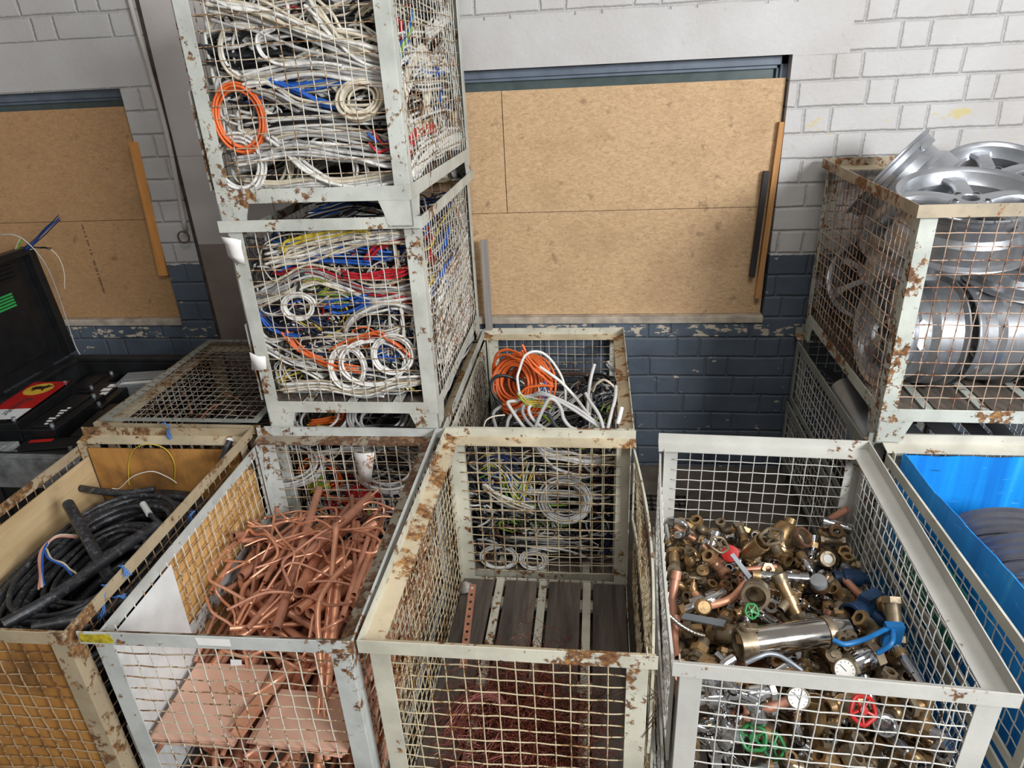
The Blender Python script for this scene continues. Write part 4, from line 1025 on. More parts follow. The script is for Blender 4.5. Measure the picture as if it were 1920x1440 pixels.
# copper bend
m1 = MB(); pipe(m1, [P(1303, 1113, 0.60) - P(1340, 1130, 0.62), P(1318, 1133, 0.60) - P(1340, 1130, 0.62), P(1338, 1134, 0.61) - P(1340, 1130, 0.62), P(1372, 1121, 0.625) - P(1340, 1130, 0.62), P(1398, 1094, 0.63) - P(1340, 1130, 0.62)], 0.0135, 0.011, 16, 0, 30)
hero('copper_elbow_pipe', 'curved copper pipe bend on the left of the fittings heap', 'pipe', P(1340, 1130, 0.62), [('pipe_body', m1, M['copper'], 0.8)], r=0.022)
m1 = MB(); pipe(m1, [P(1388, 1084, 0.60) - P(1420, 1070, 0.6), P(1395, 1070, 0.6) - P(1420, 1070, 0.6), P(1412, 1067, 0.6) - P(1420, 1070, 0.6), P(1455, 1062, 0.6) - P(1420, 1070, 0.6)], 0.010, 0.008, 14, 0, 24)
hero('copper_elbow_pipe', 'short reddish copper elbow pipe behind the large brass housing', 'pipe', P(1420, 1070, 0.6), [('pipe_body', m1, M['copper_d'], 0.8)], r=0.016)
# corrugated hose
t = np.linspace(0, 1, 160)
C = cr([P(1256, 1156, 0.62), P(1275, 1172, 0.625), P(1300, 1186, 0.63), P(1322, 1193, 0.63)], 160)
m1 = MB(); m1.tubes(C[None], (0.0085 + 0.0012 * np.sin(t * 2 * PI * 34))[None, :].repeat(1, 0), 10)
tag(m1.build('corrugated_hose', M['stainless'], smooth=0.9), 'silver corrugated metal hose at the left edge of the fittings heap', 'hose')
Hs.append((Vector(C[0]), Vector(C[-1]), 0.012))
# blue cast valve body and the blue handle valve
m1 = MB(); m1.lathe([(0.036, 0.09), (0.046, 0.09), (0.046, 0.075), (0.040, 0.07), (0.040, 0.0), (0.030, -0.05), (0.034, -0.08), (0.034, -0.1), (0, -0.1), (0, -0.08), (0.03, 0.0)], 30, 0, None, closed=True)
m2 = MB(); m2.box(-0.02, 0.02, 0.03, 0.06, -0.06, 0.03); pipe(m2, [(0.03, 0, 0), (0.06, 0, 0.0), (0.075, 0, 0.0)], 0.022, 0.016, 18)
hero('pump_housing', 'dark blue cast pump housing with an open brass-lined mouth at the right of the heap', 'pump housing', P(1622, 1142, 0.60), [('housing_body', m1, M['navy'], 0.7), ('housing_port', m2, M['navy'], 0.5)], zd=(-0.75, -0.6, 0.15), r=0.045)
m1 = MB(); m1.lathe([(0.022, -0.055), (0.032, -0.055), (0.032, -0.03), (0.036, -0.02), (0.036, 0.02), (0.032, 0.03), (0.032, 0.055), (0.022, 0.055)], 24, 0, None, closed=True)
m2 = MB(); hexring(m2, fr((0, 0, -0.06), (0, 0, 1)), 0.040, 0.022, 0.028); hexring(m2, fr((0, 0, 0.036), (0, 0, 1)), 0.040, 0.022, 0.026)
bo = P(1616, 1238, 0.60)
m3 = MB(); pts = [P(1645, 1225, 0.64) - bo, P(1672, 1205, 0.68) - bo, P(1672, 1178, 0.69) - bo, P(1660, 1180, 0.69) - bo, P(1622, 1198, 0.70) - bo, P(1585, 1208, 0.70) - bo, P(1562, 1200, 0.70) - bo]
m3.tube(pts, 0.0085, 10, n=40)
m3.box(-0.028, 0.028, -0.012, 0.012, -0.045, 0.045, 0, Matrix.Translation(P(1673, 1190, 0.66) - bo))
hv = empty('ball_valve', bo, 0, 'large chrome ball valve with a long bent bright blue handle at the right', 'valve')
o = m1.build('valve_body', M['chrome'], hv, smooth=0.6); o.data.transform(frame((0, 0, 0), (0.85, 0.3, 0.2)))
o = m2.build('hex_end', M['brass_d'], hv, smooth=0.3); o.data.transform(frame((0, 0, 0), (0.85, 0.3, 0.2)))
m3.build('blue_handle', M['bluep'], hv, smooth=0.8)
Hs.append((bo, bo, 0.04)); Hs.append((P(1660, 1182, 0.70), P(1562, 1200, 0.70), 0.012))
# grey blue water meter body near the back right
m1 = MB(); m1.lathe([(0.015, -0.075), (0.024, -0.075), (0.024, -0.045), (0.034, -0.04), (0.034, 0.03), (0.022, 0.036), (0.022, 0.07), (0.015, 0.07)], 22, 0, None, closed=True)
m2 = MB(); m2.lathe([(0.016, 0.02), (0.016, 0.05), (0.020, 0.05), (0.020, 0.066), (0, 0.066)], 16, 0, fr((0, 0, 0), (1, 0, 0)))
hero('pressure_reducer', 'blue grey valve body with a short upright stem against the right mesh', 'valve', P(1597, 1083, 0.52), [('valve_body', m1, M['navy'], 0.6), ('stem', m2, M['steel'], 0.6)], zd=(0.98, 0.1, -0.1), roll=0, r=0.036)
# gauges
gm = [M['brass_d'], M['brass'], M['dial'], M['darkline']]
hero('pressure_gauge', 'round white dial gauge just behind the front rim, right half of the box', 'gauge', P(1583, 1256, 0.66), [('gauge_body', f_gauge(), gm, 0.6)], zd=(-0.05, -0.72, 0.68), r=0.034, size=1.12)
hero('pressure_gauge', 'round white dial gauge seen through the front mesh, left half of the box', 'gauge', at(1496, 1308, 1, 0.13), [('gauge_body', f_gauge(), gm, 0.6)], zd=(-0.1, -0.75, 0.62), r=0.034, size=1.05)
# bent grey handle bar at the front
m1 = MB(); o0 = P(1445, 1228, 0.72)
m1.tube([P(1398, 1243, 0.72) - o0, P(1422, 1232, 0.735) - o0, P(1440, 1226, 0.74) - o0, P(1460, 1229, 0.735) - o0, P(1482, 1242, 0.725) - o0, P(1503, 1257, 0.71) - o0], 0.0075, 10, n=40)
hero('bent_tube', 'bent grey metal tube arching just behind the front rim of the fittings box', 'tube', o0, [('tube_body', m1, M['steel'], 0.8)], r=0.01)
# red and green handles close to the front mesh
for (u, v, z, kind, lab, zd, sc) in ((1580, 1318, 0.66, 'red', 'brass valve with a red handwheel seen through the front mesh of the fittings box', (0.3, -0.75, 0.6), 1.25),
                              (1412, 1370, 0.66, 'green', 'valve with a dark green handwheel low behind the front mesh of the fittings box', (-0.2, -0.75, 0.6), 1.2),
                              (1425, 1402, 0.64, 'green', 'valve with a bright green handle lowest behind the front mesh of the fittings box', (0.3, -0.5, 0.8), 1.15),
                              (1393, 1146, 0.635, 'green', 'small valve with a green handwheel left of the large brass housing mouth', (0.3, -0.6, 0.6), 0.8)):
    g = f_gatevalve()
    hero('gate_valve', lab, 'valve', at(u, v, 1, 0.13) if v > 1300 else P(u, v, z), [('valve_body', g, [M['brass'], M['brass_d'], M[kind], M['darkline']], 0.5)], zd=zd, r=0.03, size=sc)
m1 = MB(); m1.lathe([(0.024, 0.06), (0.031, 0.06), (0.031, 0.045), (0.028, 0.04), (0.028, -0.02), (0.019, -0.035), (0.019, -0.09), (0.014, -0.09), (0.014, -0.03), (0.024, -0.01)], 26, 0, None, closed=True)
hero('brass_sleeve', 'stout brass pipe union pointing down behind the front mesh, left of the red handwheel', 'fitting', at(1530, 1345, 1, 0.15), [('sleeve_body', m1, M['brass'], 0.7)], zd=(-0.05, 0.3, 0.9), r=0.03)
m1 = MB(); m1.lathe([(0.026, 0.045), (0.033, 0.045), (0.033, -0.03), (0.02, -0.045), (0, -0.045), (0, -0.03), (0.026, -0.02)], 26, 0, None, closed=True)
hero('drain_funnel', 'chrome drain cup with a dark mouth behind the front mesh, right of the red handwheel', 'fitting', at(1655, 1352, 1, 0.15), [('cup_body', m1, M['chrome'], 0.7)], zd=(-0.2, -0.75, 0.55), r=0.034)

tap_mesh = f_tap().mesh('chrome_tap', [M['chrome'], M['chrome'], M['red'], M['darkline']], 0.6)
for k, (u, v) in enumerate(((1338, 1310), (1352, 1335), (1335, 1352), (1375, 1300), (1335, 1385), (1362, 1405), (1415, 1302), (1512, 1402), (1372, 1365))):
    q = random.Random(60 + k)
    tp = bpy.data.objects.new('chrome_tap', tap_mesh); COL.objects.link(tp)
    o_ = at(u, v, 1, 0.135)
    tp.matrix_world = frame(o_, (q.uniform(-1, 1), q.uniform(-0.6, 0.4), q.uniform(-0.4, 1)), q.uniform(0, 6)) @ Matrix.Scale(1.35, 4)
    tag(tp, 'shiny chrome tap heaped behind the front mesh of the fittings box', 'tap', 'chrome taps behind the front mesh')
    Hs.append((Vector(o_), Vector(o_), 0.03))

FIT_LAB = {'pipe_elbow': 'elbow fitting', 'pipe_tee': 'tee fitting', 'hex_coupling': 'hex coupling', 'pipe_nipple': 'straight pipe nipple', 'ball_valve': 'ball valve with a lever', 'gate_valve': 'small valve with a handwheel',
           'fitting_cup': 'cup shaped fitting', 'chrome_tap': 'tap spout', 'strainer': 'angled strainer body', 'union_nut': 'union nut', 'pressure_gauge': 'small dial gauge', 'copper_bend': 'copper pipe bend'}
MET_LAB = {'brass': 'yellow brass', 'dull': 'dull brown brass', 'bronze': 'reddish brass', 'chrome': 'chrome', 'gauge': 'brass cased', 'copper': 'dull'}
recs = []
for i, rec in enumerate(REST_FIT):
    Mw = rest(rec, B4M)
    p = Mw.translation
    if near_hero(p, Hs): continue
    recs.append((p.z - 0.12 * (1.2 - p.y) * 0, i, Mw))
# the ones nearest the top of the heap are things, the buried rest is one filling
def depth_key(r):
    p = B4M.inverted() @ r[2].translation
    u, v = p.x / 0.835, p.y / 1.24
    s = (0.66 * (1 - u) + 0.5 * u) * (1 - v) + (0.47 * (1 - u) + 0.42 * u) * v
    return -(p.z - s)
recs.sort(key=depth_key)
proto = {}
buried = MB()
for n, (_, i, Mw) in enumerate(recs):
    k, s, mt = fit_kind(i)
    nm = FIT[k][0]
    if n < 290:
        if (k, mt) not in proto:
            mats = [M[q] for q in FITMATS[mt]]
            if k in (4, 5): mats[2] = M[['steel', 'chrome', 'greyp', 'bluep', 'steel'][(i + k) % 5] if k == 4 else ['green', 'brass_d', 'red'][i % 3]]
            me = FIT[k][1]().mesh(nm, mats, 0.6)
            proto[(k, mt)] = bpy.data.objects.new(nm, me)
            o = proto[(k, mt)]
            lab = ('%s %s' % (MET_LAB[mt], FIT_LAB[nm])).replace('chrome tap', 'chrome tap')
            if nm == 'chrome_tap': lab = 'chrome tap spout'
            tag(o, lab + ' ' + HEAP, 'valve' if 'valve' in nm else 'gauge' if 'gauge' in nm else 'pipe' if nm in ('copper_bend', 'pipe_nipple') else 'fitting', lab + ' pieces in the fittings heap')
        else:
            o = proto[(k, mt)].copy()
        COL.objects.link(o)
        o.matrix_world = Mw @ Matrix.Scale(s * 0.9, 4)
    else:
        src = FIT[k][1]()
        A = np.array(Mw @ Matrix.Scale(s, 4))
        for V in src.v: V[:] = V @ A[:3, :3].T + A[:3, 3]
        off = buried.n
        buried.v += src.v; buried.n += src.n
        for f, q in zip(src.f, src.m): buried.f.append([x + off for x in f]); buried.m.append(0 if mt != 'chrome' else 1)
        for F, q in src.blk: buried.blk.append((F + off, np.full(len(F), 0 if mt != 'chrome' else 1)))
tag(buried.build('fittings_filling', [M['brass_d'], M['chrome']], smooth=0.6), 'buried mass of dull brass and chrome fittings deep in the clean grey box', 'fittings', kind='stuff')

# ------------------------------------------------------------------ copper in the chipped grey box
B2M = B2.matrix_world.copy()
B2I = B2M.inverted()
MLAB = {'copper': 'orange copper', 'copper_b': 'bright shiny copper', 'copper_d': 'dull dark copper'}
for i, rec in enumerate(REST_PIPE):
    Mw = rest(rec, B2M)
    p = B2I @ Mw.translation
    L, r, b, mt = pipe_kind(i)
    d = (Mw.to_3x3() @ Vector((0, 1, 0)))
    ends = [B2I @ (Mw.translation + d * (L / 2 * s)) for s in (-1, 1)]
    if min(e.y for e in ends) < 0.36 and max(e.z if e.y < 0.40 else 0 for e in ends) > 0.435 and p.x < 0.72: continue
    m, mt = pipe_mb(i)
    o = m.build('copper_pipe', M[mt], smooth=0.8)
    o.matrix_world = Mw
    kind = ('bent ' if b else '') + ('thick ' if r > 0.016 else 'thin ' if r < 0.010 else '') + MLAB[mt] + (' pipe with a bend' if b else ' straight pipe') + (', long' if L > 0.55 else ', short' if L < 0.3 else '')
    kind = kind.replace('bent ', '', 1)
    tag(o, kind + ', in the heap of copper', 'pipe', kind + ' pieces in the copper heap')

z = lambda u, v, h: at(u, v, 2, h)
def zt(pts): return [(150 + u / 2.1814, 780 + v / 2.1814) for u, v in pts]
SOFT = [
    ('bright thin copper tube snaking down the left of the copper heap to the front', 'copper_b', 0.0048, [(465, 735), (540, 800), (600, 840), (632, 860), (628, 800), (580, 750), (556, 705), (590, 650), (680, 598), (790, 535), (900, 495), (960, 480)]),
    ('soft copper tube curving from the back left to the right of the copper heap', 'copper', 0.0052, [(660, 425), (690, 448), (770, 450), (860, 430), (950, 470), (995, 560), (1050, 640), (1150, 690)]),
    ('soft copper tube hanging down through the middle of the copper heap', 'copper_b', 0.0045, [(800, 375), (850, 420), (890, 400), (850, 520), (780, 620), (730, 720), (650, 868)]),
    ('twisted copper tube rising from the back right of the copper heap', 'copper_b', 0.0050, [(1285, 382), (1190, 352), (1110, 400), (1020, 460), (940, 480), (850, 520), (770, 545)]),
    ('thin copper tube sticking up past the back rim of the copper heap', 'copper', 0.0045, [(1222, 300), (1160, 355), (1100, 410), (1080, 440)]),
    ('curled soft copper tube on the right of the copper heap', 'copper', 0.0055, [(1000, 520), (1060, 470), (1140, 470), (1225, 510), (1200, 560), (1090, 540), (1020, 530)]),
    ('copper tube looping across the front middle of the copper heap', 'copper', 0.0055, [(640, 850), (690, 760), (750, 712), (880, 730), (1000, 745), (1075, 770), (1090, 810), (1040, 850), (960, 885)]),
    ('soft copper tube running diagonally over the upper copper heap', 'copper_d', 0.0050, [(905, 395), (890, 470), (850, 570), (800, 660), (785, 700)]),
    ('pair of copper tube turns over the right of the copper heap', 'copper', 0.0055, [(1000, 575), (1020, 600), (1090, 650), (1150, 670), (1170, 690)]),
    ('copper tube lying behind the front mesh of the copper box', 'copper', 0.0055, [(590, 960), (680, 985), (760, 960), (850, 1010), (940, 1040), (1040, 980), (1060, 960)]),
    ('slim copper tube crossing the top of the copper heap from front to back', 'copper_b', 0.0040, [(750, 885), (830, 800), (920, 740), (925, 660), (900, 610), (940, 520), (1000, 460)]),
    ('hooked copper tube end in front of the left mesh of the copper box', 'copper', 0.0050, [(800, 372), (790, 440), (780, 520)]),
]
for k, (lab, mt, r, pts) in enumerate(SOFT):
    q = random.Random(k)
    zs_ = [0.775 + q.uniform(-0.025, 0.03) - max(0, (v - 650) / 350) * 0.12 for u, v in zt(pts)]
    W3 = []
    for (u, v), h in zip(zt(pts), zs_):
        p = z(u, v, h); lp = B2I @ p
        lp.x = min(max(lp.x, 0.05), 0.785); lp.y = min(max(lp.y, 0.05), 1.19)
        W3.append(B2M @ lp)
    if pts[0][1] == 300: W3 = [at(150 + u / 2.1814, 780 + v / 2.1814, 1, 1.14 - 0.05 * n) for n, (u, v) in enumerate(pts)]
    m = MB(); m.tube(W3, r * 1.15, 8, n=len(pts) * 9)
    tag(m.build('soft_copper_tube', M[mt], smooth=3.2), lab, 'copper tube', 'soft copper tubes on the heap')

for k in range(26):
    q = random.Random(300 + k)
    n = q.randint(4, 7); pts = []
    x, y, a = q.uniform(0.12, 0.72), q.uniform(0.40, 1.1), q.gauss(0.3, 0.9)
    for _ in range(n):
        pts.append(B2M @ Vector((min(max(x, 0.06), 0.775), min(max(y, 0.06), 1.18), 0.69 + q.uniform(-0.03, 0.04) - max(0, 0.45 - y) * 0.6 - max(0, y - 0.85) * 0.4)))
        a += q.gauss(0, 0.65); s_ = q.uniform(0.07, 0.16); x += s_ * math.sin(a); y += s_ * math.cos(a)
    m = MB(); m.tube(pts, q.uniform(0.004, 0.0062), 8, n=n * 8)
    mt = q.choice(['copper', 'copper_b', 'copper_d'])
    tag(m.build('soft_copper_tube', M[mt], smooth=3.2), 'thin winding %s tube lying among the pipes of the copper heap' % MLAB[mt], 'copper tube', 'winding %s tubes on the heap' % MLAB[mt])


def csheet(x0, x1, y0, y1, zz, ang, tilt, label, group):
    mb = MB()
    n = 5
    hx, hy = (x1 - x0) / 2, (y1 - y0) / 2
    mb.box(-hx, hx, -hy, hy, -0.0012, 0.0012)
    o = mb.build('copper_sheet', M['copper_s'], bevel=0.0004)
    o.matrix_world = Matrix.Translation(((x0 + x1) / 2, (y0 + y1) / 2, zz)) @ Matrix.Rotation(ang, 4, 'Z') @ Euler(tilt).to_matrix().to_4x4()
    tag(o, label, 'metal sheet', group)
for k in range(6):
    top = k == 5
    csheet(-0.802 + 0.005 * (k % 3), -0.508 + 0.004 * (k % 2), 0.022 + 0.003 * (k % 2), 0.325 + 0.006 * (k % 3), 0.438 + 0.0048 * k, 0.02 + 0.012 * ((k * 7) % 3 - 1), (0.01, -0.006, 0),
           'top copper sheet of the left stack at the front of the copper box' if top else 'copper sheet within the left stack, under its top sheet', 'copper sheets of the left stack')
for k in range(3):
    csheet(-0.455 + 0.012 * k, -0.125 + 0.006 * k, 0.025, 0.225 + 0.01 * k, 0.446 + 0.007 * k, -0.06 + 0.03 * k, (-0.04, 0.03, 0),
           'brown copper sheet on top at the front right of the copper box' if k == 2 else 'copper sheet under the brown sheet at the front right', 'copper sheets at the front right')
for k, (x, y, a) in enumerate(((-0.49, 0.19, 1.35), (-0.475, 0.17, 1.42), (-0.462, 0.20, 1.30))):
    mb = MB(); mb.box(-0.13, 0.13, -0.022, 0.022, -0.001, 0.001)
    o = mb.build('copper_strip', M['copper'] if k else M['copper_d']); o.matrix_world = Matrix.Translation((x, y, 0.462 + 0.012 * k)) @ Matrix.Rotation(a, 4, 'Z') @ Matrix.Rotation(0.5 - 0.2 * k, 4, 'X')
    tag(o, 'narrow copper strip between the two sheet stacks of the copper box', 'metal strip', 'copper strips between the sheet stacks')

# ------------------------------------------------------------------ cables
WHITES = [('white', 5), ('light_grey', 4), ('cream', 3), ('grey', 2)]
def pick(ws):
    n = [CI[a] for a, _ in ws]; w = np.array([b for _, b in ws], float)
    return n[NR.choice(len(n), p=w / w.sum())]


def tangle(box, name, label, colours, nb, zr, strands=(2, 6), rr=(0.0035, 0.0065), D=1.24, top=None, core=0.5, N=44, y0=0.07, x1=0.785, chords=0.3, spread=0.02, cat='cables', extra=None, loops=0):
    """heap of loose cables filling a box: bundles curling round the walls, and others crossing"""
    mb = MB()
    x0, yb = 0.055, D - 0.06
    cx, cy, ax, ay = (x0 + x1) / 2, (y0 + yb) / 2, (x1 - x0) / 2, (yb - y0) / 2
    PP, RR, MM = [], [], []
    for b in range(nb):
        t = np.linspace(0, 1, N)
        zc = zr[0] + (zr[1] - zr[0]) * NR.rand()
        if NR.rand() > chords:
            th = NR.rand() * 6.28 + (1 if NR.rand() < 0.5 else -1) * t * NR.uniform(1.2, 6.0)
            s = 1 - core * NR.rand() ** 1.6
            s = np.clip(s + wob(t, 0.14), 0.1, 1.03)
            c, q = np.cos(th), np.sin(th)
            x = cx + ax * s * np.sign(c) * np.abs(c) ** 0.5
            y = cy + ay * s * np.sign(q) * np.abs(q) ** 0.5
        else:
            k = NR.randint(4, 8)
            C = np.stack([NR.uniform(x0, x1, k), NR.uniform(y0, y0 + (yb - y0) * NR.choice([0.25, 1.0]), k), np.zeros(k)], -1)
            p = cr(C, N); x, y = p[:, 0], p[:, 1]
        z = zc + wob(t, 0.07, 0.4, 2.2) + wob(t, 0.015, 2, 5)
        base = np.stack([x, y, z], -1)
        col = pick(colours)
        for _ in range(NR.randint(*strands)):
            a0, a1 = sorted(NR.rand(2)) if NR.rand() < 0.25 else (0, 1)
            if a1 - a0 < 0.3: a0, a1 = 0, 1
            off = NR.normal(0, spread, 3)
            p = base + off + np.stack([wob(t, spread * 0.9, 0.5, 3) for _ in range(3)], -1)
            if (a0, a1) != (0, 1): p = cr(p[int(a0 * (N - 1)):max(int(a1 * (N - 1)), int(a0 * (N - 1)) + 4)], N)
            PP.append(p); RR.append(NR.uniform(*rr)); MM.append(col if NR.rand() < 0.8 else pick(colours))
    for b in range(loops):
        t = np.linspace(0, 1, N); R0 = NR.uniform(0.035, 0.15); turns = NR.uniform(0.45, 1.6)
        side = NR.rand() < 0.4
        c0 = NR.uniform(y0 if side else x0, yb if side else x1); zc = NR.uniform(*zr); d = abs(NR.normal(0, 0.04))
        th = NR.rand() * 6.28 + t * turns * 6.28
        col = pick(colours)
        for _ in range(NR.randint(1, 4)):
            rr_ = R0 * (1 + wob(t, 0.2)) + NR.normal(0, 0.006); sq = NR.uniform(0.6, 1.0)
            a_ = c0 + rr_ * np.cos(th) + t * NR.normal(0, 0.05); b_ = zc + sq * rr_ * np.sin(th) + wob(t, 0.02)
            dd = d + 0.012 + np.abs(wob(t, 0.03))
            PP.append(np.stack([x1 - dd, a_, b_], -1) if side else np.stack([a_, y0 + dd * 0.8, b_], -1))
            RR.append(NR.uniform(*rr)); MM.append(col)
    P = np.array(PP); R_ = np.array(RR)
    zt_ = (zr[1] + 0.06 if top is None else top(P[:, :, 0], P[:, :, 1]))
    P[:, :, 0] = np.clip(P[:, :, 0], x0, x1 + NR.normal(0, 0.004, P.shape[:1])[:, None])
    P[:, :, 1] = np.clip(P[:, :, 1], y0, yb)
    P[:, :, 2] = np.clip(P[:, :, 2], 0.160, zt_)
    mb.tubes(P, R_, 6, np.array(MM))
    if extra: extra(mb)
    o = mb.build(name, CM, smooth=3.2)
    o.matrix_world = box.matrix_world.copy()
    return tag(o, label, cat, kind='stuff')


def bundle(name, label, pts, n, r, cols, spread=0.014, group=None, cat='cable', dy=0.02, N=None, clipy=None, mats=None, clipx=None):
    """n strands side by side along points of the place"""
    C = np.array([tuple(p) for p in pts])
    N = N or max(24, 9 * len(C))
    base = cr(C, N); t = np.linspace(0, 1, N)
    PP = []
    for k in range(n):
        off = np.array([NR.normal(0, spread * 0.5), NR.uniform(0, dy) if n > 1 else 0, NR.normal(0, spread)]) if n > 1 else np.zeros(3)
        w_ = np.stack([wob(t, spread * 0.5, 0.5, 2.5) for _ in range(3)], -1) if n > 1 else 0
        p = base + off + w_
        if clipy is not None: p[:, 1] = np.maximum(p[:, 1], clipy)
        if clipx is not None: p[:, 0] = np.minimum(p[:, 0], clipx)
        PP.append(p)
    mb = MB(); mb.tubes(np.array(PP), r, 8 if n < 8 else 7, np.array([CI[cols[k % len(cols)]] for k in range(n)]) if mats is None else 0)
    o = mb.build(name, CM if mats is None else mats, smooth=3.2)
    return tag(o, label, cat, group)


def coil(name, label, centre, nrm, R, turns, r, minor, col, squash=1.0, roll=0.0, group=None, cat='cable coil', mats=None, axial=None, tail=None):
    F = frame(centre, nrm, roll)
    N = turns * 30
    t = np.linspace(0, 1, N); th = t * turns * 2 * PI
    ph = th * 0.137 + 1.3 * np.sin(th * 0.071)
    m = minor * (0.55 + 0.45 * np.sin(th * 0.033 + 1))
    rad = R + m * np.cos(ph) + wob(t, minor * 0.25, turns * 0.2, turns * 0.7)
    ax_ = (axial or minor) * np.sin(ph) + wob(t, minor * 0.3, turns * 0.3, turns * 0.9)
    P = np.stack([rad * np.cos(th), squash * rad * np.sin(th), ax_], -1)
    A = np.array(F); P = P @ A[:3, :3].T + A[:3, 3]
    mb = MB(); mb.tubes(P[None], r, 8, CI[col] if mats is None else 0)
    if tail is not None: mb.tube(tail, r, 8, CI[col] if mats is None else 0, n=30)
    o = mb.build(name, CM if mats is None else mats, smooth=3.2)
    return tag(o, label, cat, group)


bpy.context.view_layer.update()
tangle(TX, 'cable_tangle', 'loose white, grey and coloured cables filling the topmost box of the stack of three',
       [('white', 9), ('light_grey', 5), ('cream', 4), ('grey', 2), ('black', 6), ('charcoal', 3), ('blue', 1.0), ('red', 0.7), ('yellow', 0.3), ('orange', 0.3)],
       115, (0.19, 0.86), (2, 6), (0.004, 0.0068), y0=0.100, core=0.55, loops=60)
tangle(MX, 'cable_tangle', 'loose white, red, blue and black cables filling the middle box of the stack of three',
       [('white', 9), ('light_grey', 5), ('cream', 3), ('grey', 3), ('black', 7), ('charcoal', 4), ('blue', 1.3), ('red', 0.9), ('orange', 0.9), ('green', 0.5), ('yellow', 0.6), ('dark_blue', 0.8)],
       140, (0.18, 0.84), (2, 6), (0.0028, 0.0056), y0=0.085, core=0.55, loops=130)
tangle(G1, 'cable_tangle', 'dull grey and white cables filling the bottom box of the stack of three',
       [('light_grey', 6), ('white', 4), ('grey', 4), ('black', 5), ('charcoal', 3), ('green', 0.5), ('yellow', 0.3), ('blue', 0.5), ('red', 0.3), ('orange', 0.3)],
       80, (0.20, 0.86), (2, 6), (0.003, 0.006), y0=0.08, core=0.6, loops=60)
tangle(G2, 'cable_tangle', 'dark jumble of black, grey and thin coloured cables in the rusty box by the wall',
       [('black', 8), ('charcoal', 4), ('grey', 3), ('light_grey', 4), ('white', 3), ('green', 0.8), ('dark_blue', 1.4), ('brown', 1), ('cream', 1)],
       100, (0.17, 0.72), (2, 6), (0.003, 0.0062), y0=0.085, core=0.7, loops=90, top=lambda x, y: 0.86 - 0.16 * np.clip((y - 0.5) / 0.5, 0, 1))

# topmost box, front: bundles pressed against the wire
def fr_(pts, y): return [at(u, v, 1, y) for u, v in pts]
TB = [
    ('beige cable bundle sweeping down from the top left of the topmost box', [(385, 12), (430, 20), (490, 35), (560, 62), (640, 90), (735, 118)], 16, 0.0062, ['cream', 'white', 'light_grey', 'cream'], 0.022),
    ('white cable bundle curling over at the upper right of the topmost box', [(575, 5), (600, 30), (630, 70), (670, 105), (740, 130)], 14, 0.0062, ['white', 'cream', 'light_grey'], 0.022),
    ('pale grey cable bundle running level across the middle of the topmost box', [(455, 150), (500, 140), (560, 128), (630, 132), (690, 142), (745, 150)], 14, 0.0065, ['light_grey', 'white', 'light_grey'], 0.014),
    ('white cable loop hanging at the upper left behind the top box mesh', [(480, 45), (430, 45), (412, 75), (416, 110), (440, 135), (480, 145), (540, 118), (600, 90)], 3, 0.0062, ['white', 'cream'], 0.010),
    ('bright white cable loop below the beige bundle in the topmost box', [(510, 50), (480, 70), (490, 105), (530, 122), (590, 118), (640, 125)], 2, 0.0058, ['white'], 0.008),
    ('bright blue cable bundle slanting through the topmost box', [(505, 150), (550, 170), (590, 188), (640, 205)], 5, 0.0055, ['blue'], 0.010),
    ('beige cables crossing below the blue bundle in the topmost box', [(470, 165), (510, 175), (560, 205), (620, 215), (690, 218), (745, 212)], 9, 0.006, ['cream', 'light_grey', 'grey'], 0.018),
    ('cream cable bow below the orange coil in the topmost box', [(445, 270), (490, 255), (560, 243), (630, 250), (700, 262), (750, 280)], 9, 0.0065, ['cream', 'light_grey', 'white'], 0.014),
    ('thick grey cable bundle lying low in the topmost box', [(440, 300), (500, 290), (560, 280), (640, 290), (700, 300), (750, 300)], 13, 0.0068, ['light_grey', 'white', 'light_grey', 'grey'], 0.018),
    ('long white cables curving down to the right in the topmost box', [(500, 258), (535, 285), (570, 315), (620, 342), (680, 350), (745, 340)], 5, 0.0066, ['white'], 0.010),
    ('white cables along the floor of the topmost box', [(460, 345), (520, 350), (590, 342), (650, 345), (745, 330)], 9, 0.0062, ['white', 'light_grey', 'cream'], 0.012),
    ('single white cable arc across the centre of the topmost box', [(560, 210), (562, 170), (585, 152), (620, 160), (640, 195), (600, 220), (550, 232), (480, 205)], 2, 0.0062, ['white', 'cream'], 0.006),
    ('red and dark cables at the lower right post of the topmost box', [(690, 255), (715, 275), (735, 270), (748, 292)], 5, 0.0055, ['red', 'black', 'red', 'blue'], 0.016),
    ('black cable bundle added as gap shade behind the upper loops of the topmost box', [(385, 90), (440, 105), (520, 100), (600, 112), (680, 110)], 16, 0.0075, ['black', 'charcoal'], 0.022),  # black strands added to stand in for shade between the loops
]
for k, (lab, pts, n, r, cols, sp) in enumerate(TB):
    yy = 1.268 + 0.012 * ((k * 5) % 4) + (0.055 if 'black' in cols[0] else 0)
    bundle('cable_bundle', lab, fr_(pts, yy), n, r, cols, sp, 'cable bundles in the topmost box', dy=0.035, clipy=1.262)
coil('cable_coil', 'orange cable coil hanging at the left behind the top box mesh', at(449, 222, 1, 1.285), (0.25, -0.9, 0.1), 0.085, 6, 0.0055, 0.012, 'orange', 1.35, 0, 'coils in the topmost box')
coil('cable_coil', 'neat cream cable coil at the right behind the top box mesh', at(677, 186, 1, 1.300), (0.15, -0.95, 0.25), 0.075, 16, 0.0052, 0.022, 'cream', 0.78, 0.3, 'coils in the topmost box')
coil('cable_coil', 'loose white cable rings at the lower left corner of the topmost box', at(448, 308, 1, 1.285), (0.1, -0.95, 0.15), 0.092, 5, 0.0062, 0.013, 'white', 1.1, 0, 'coils in the topmost box')
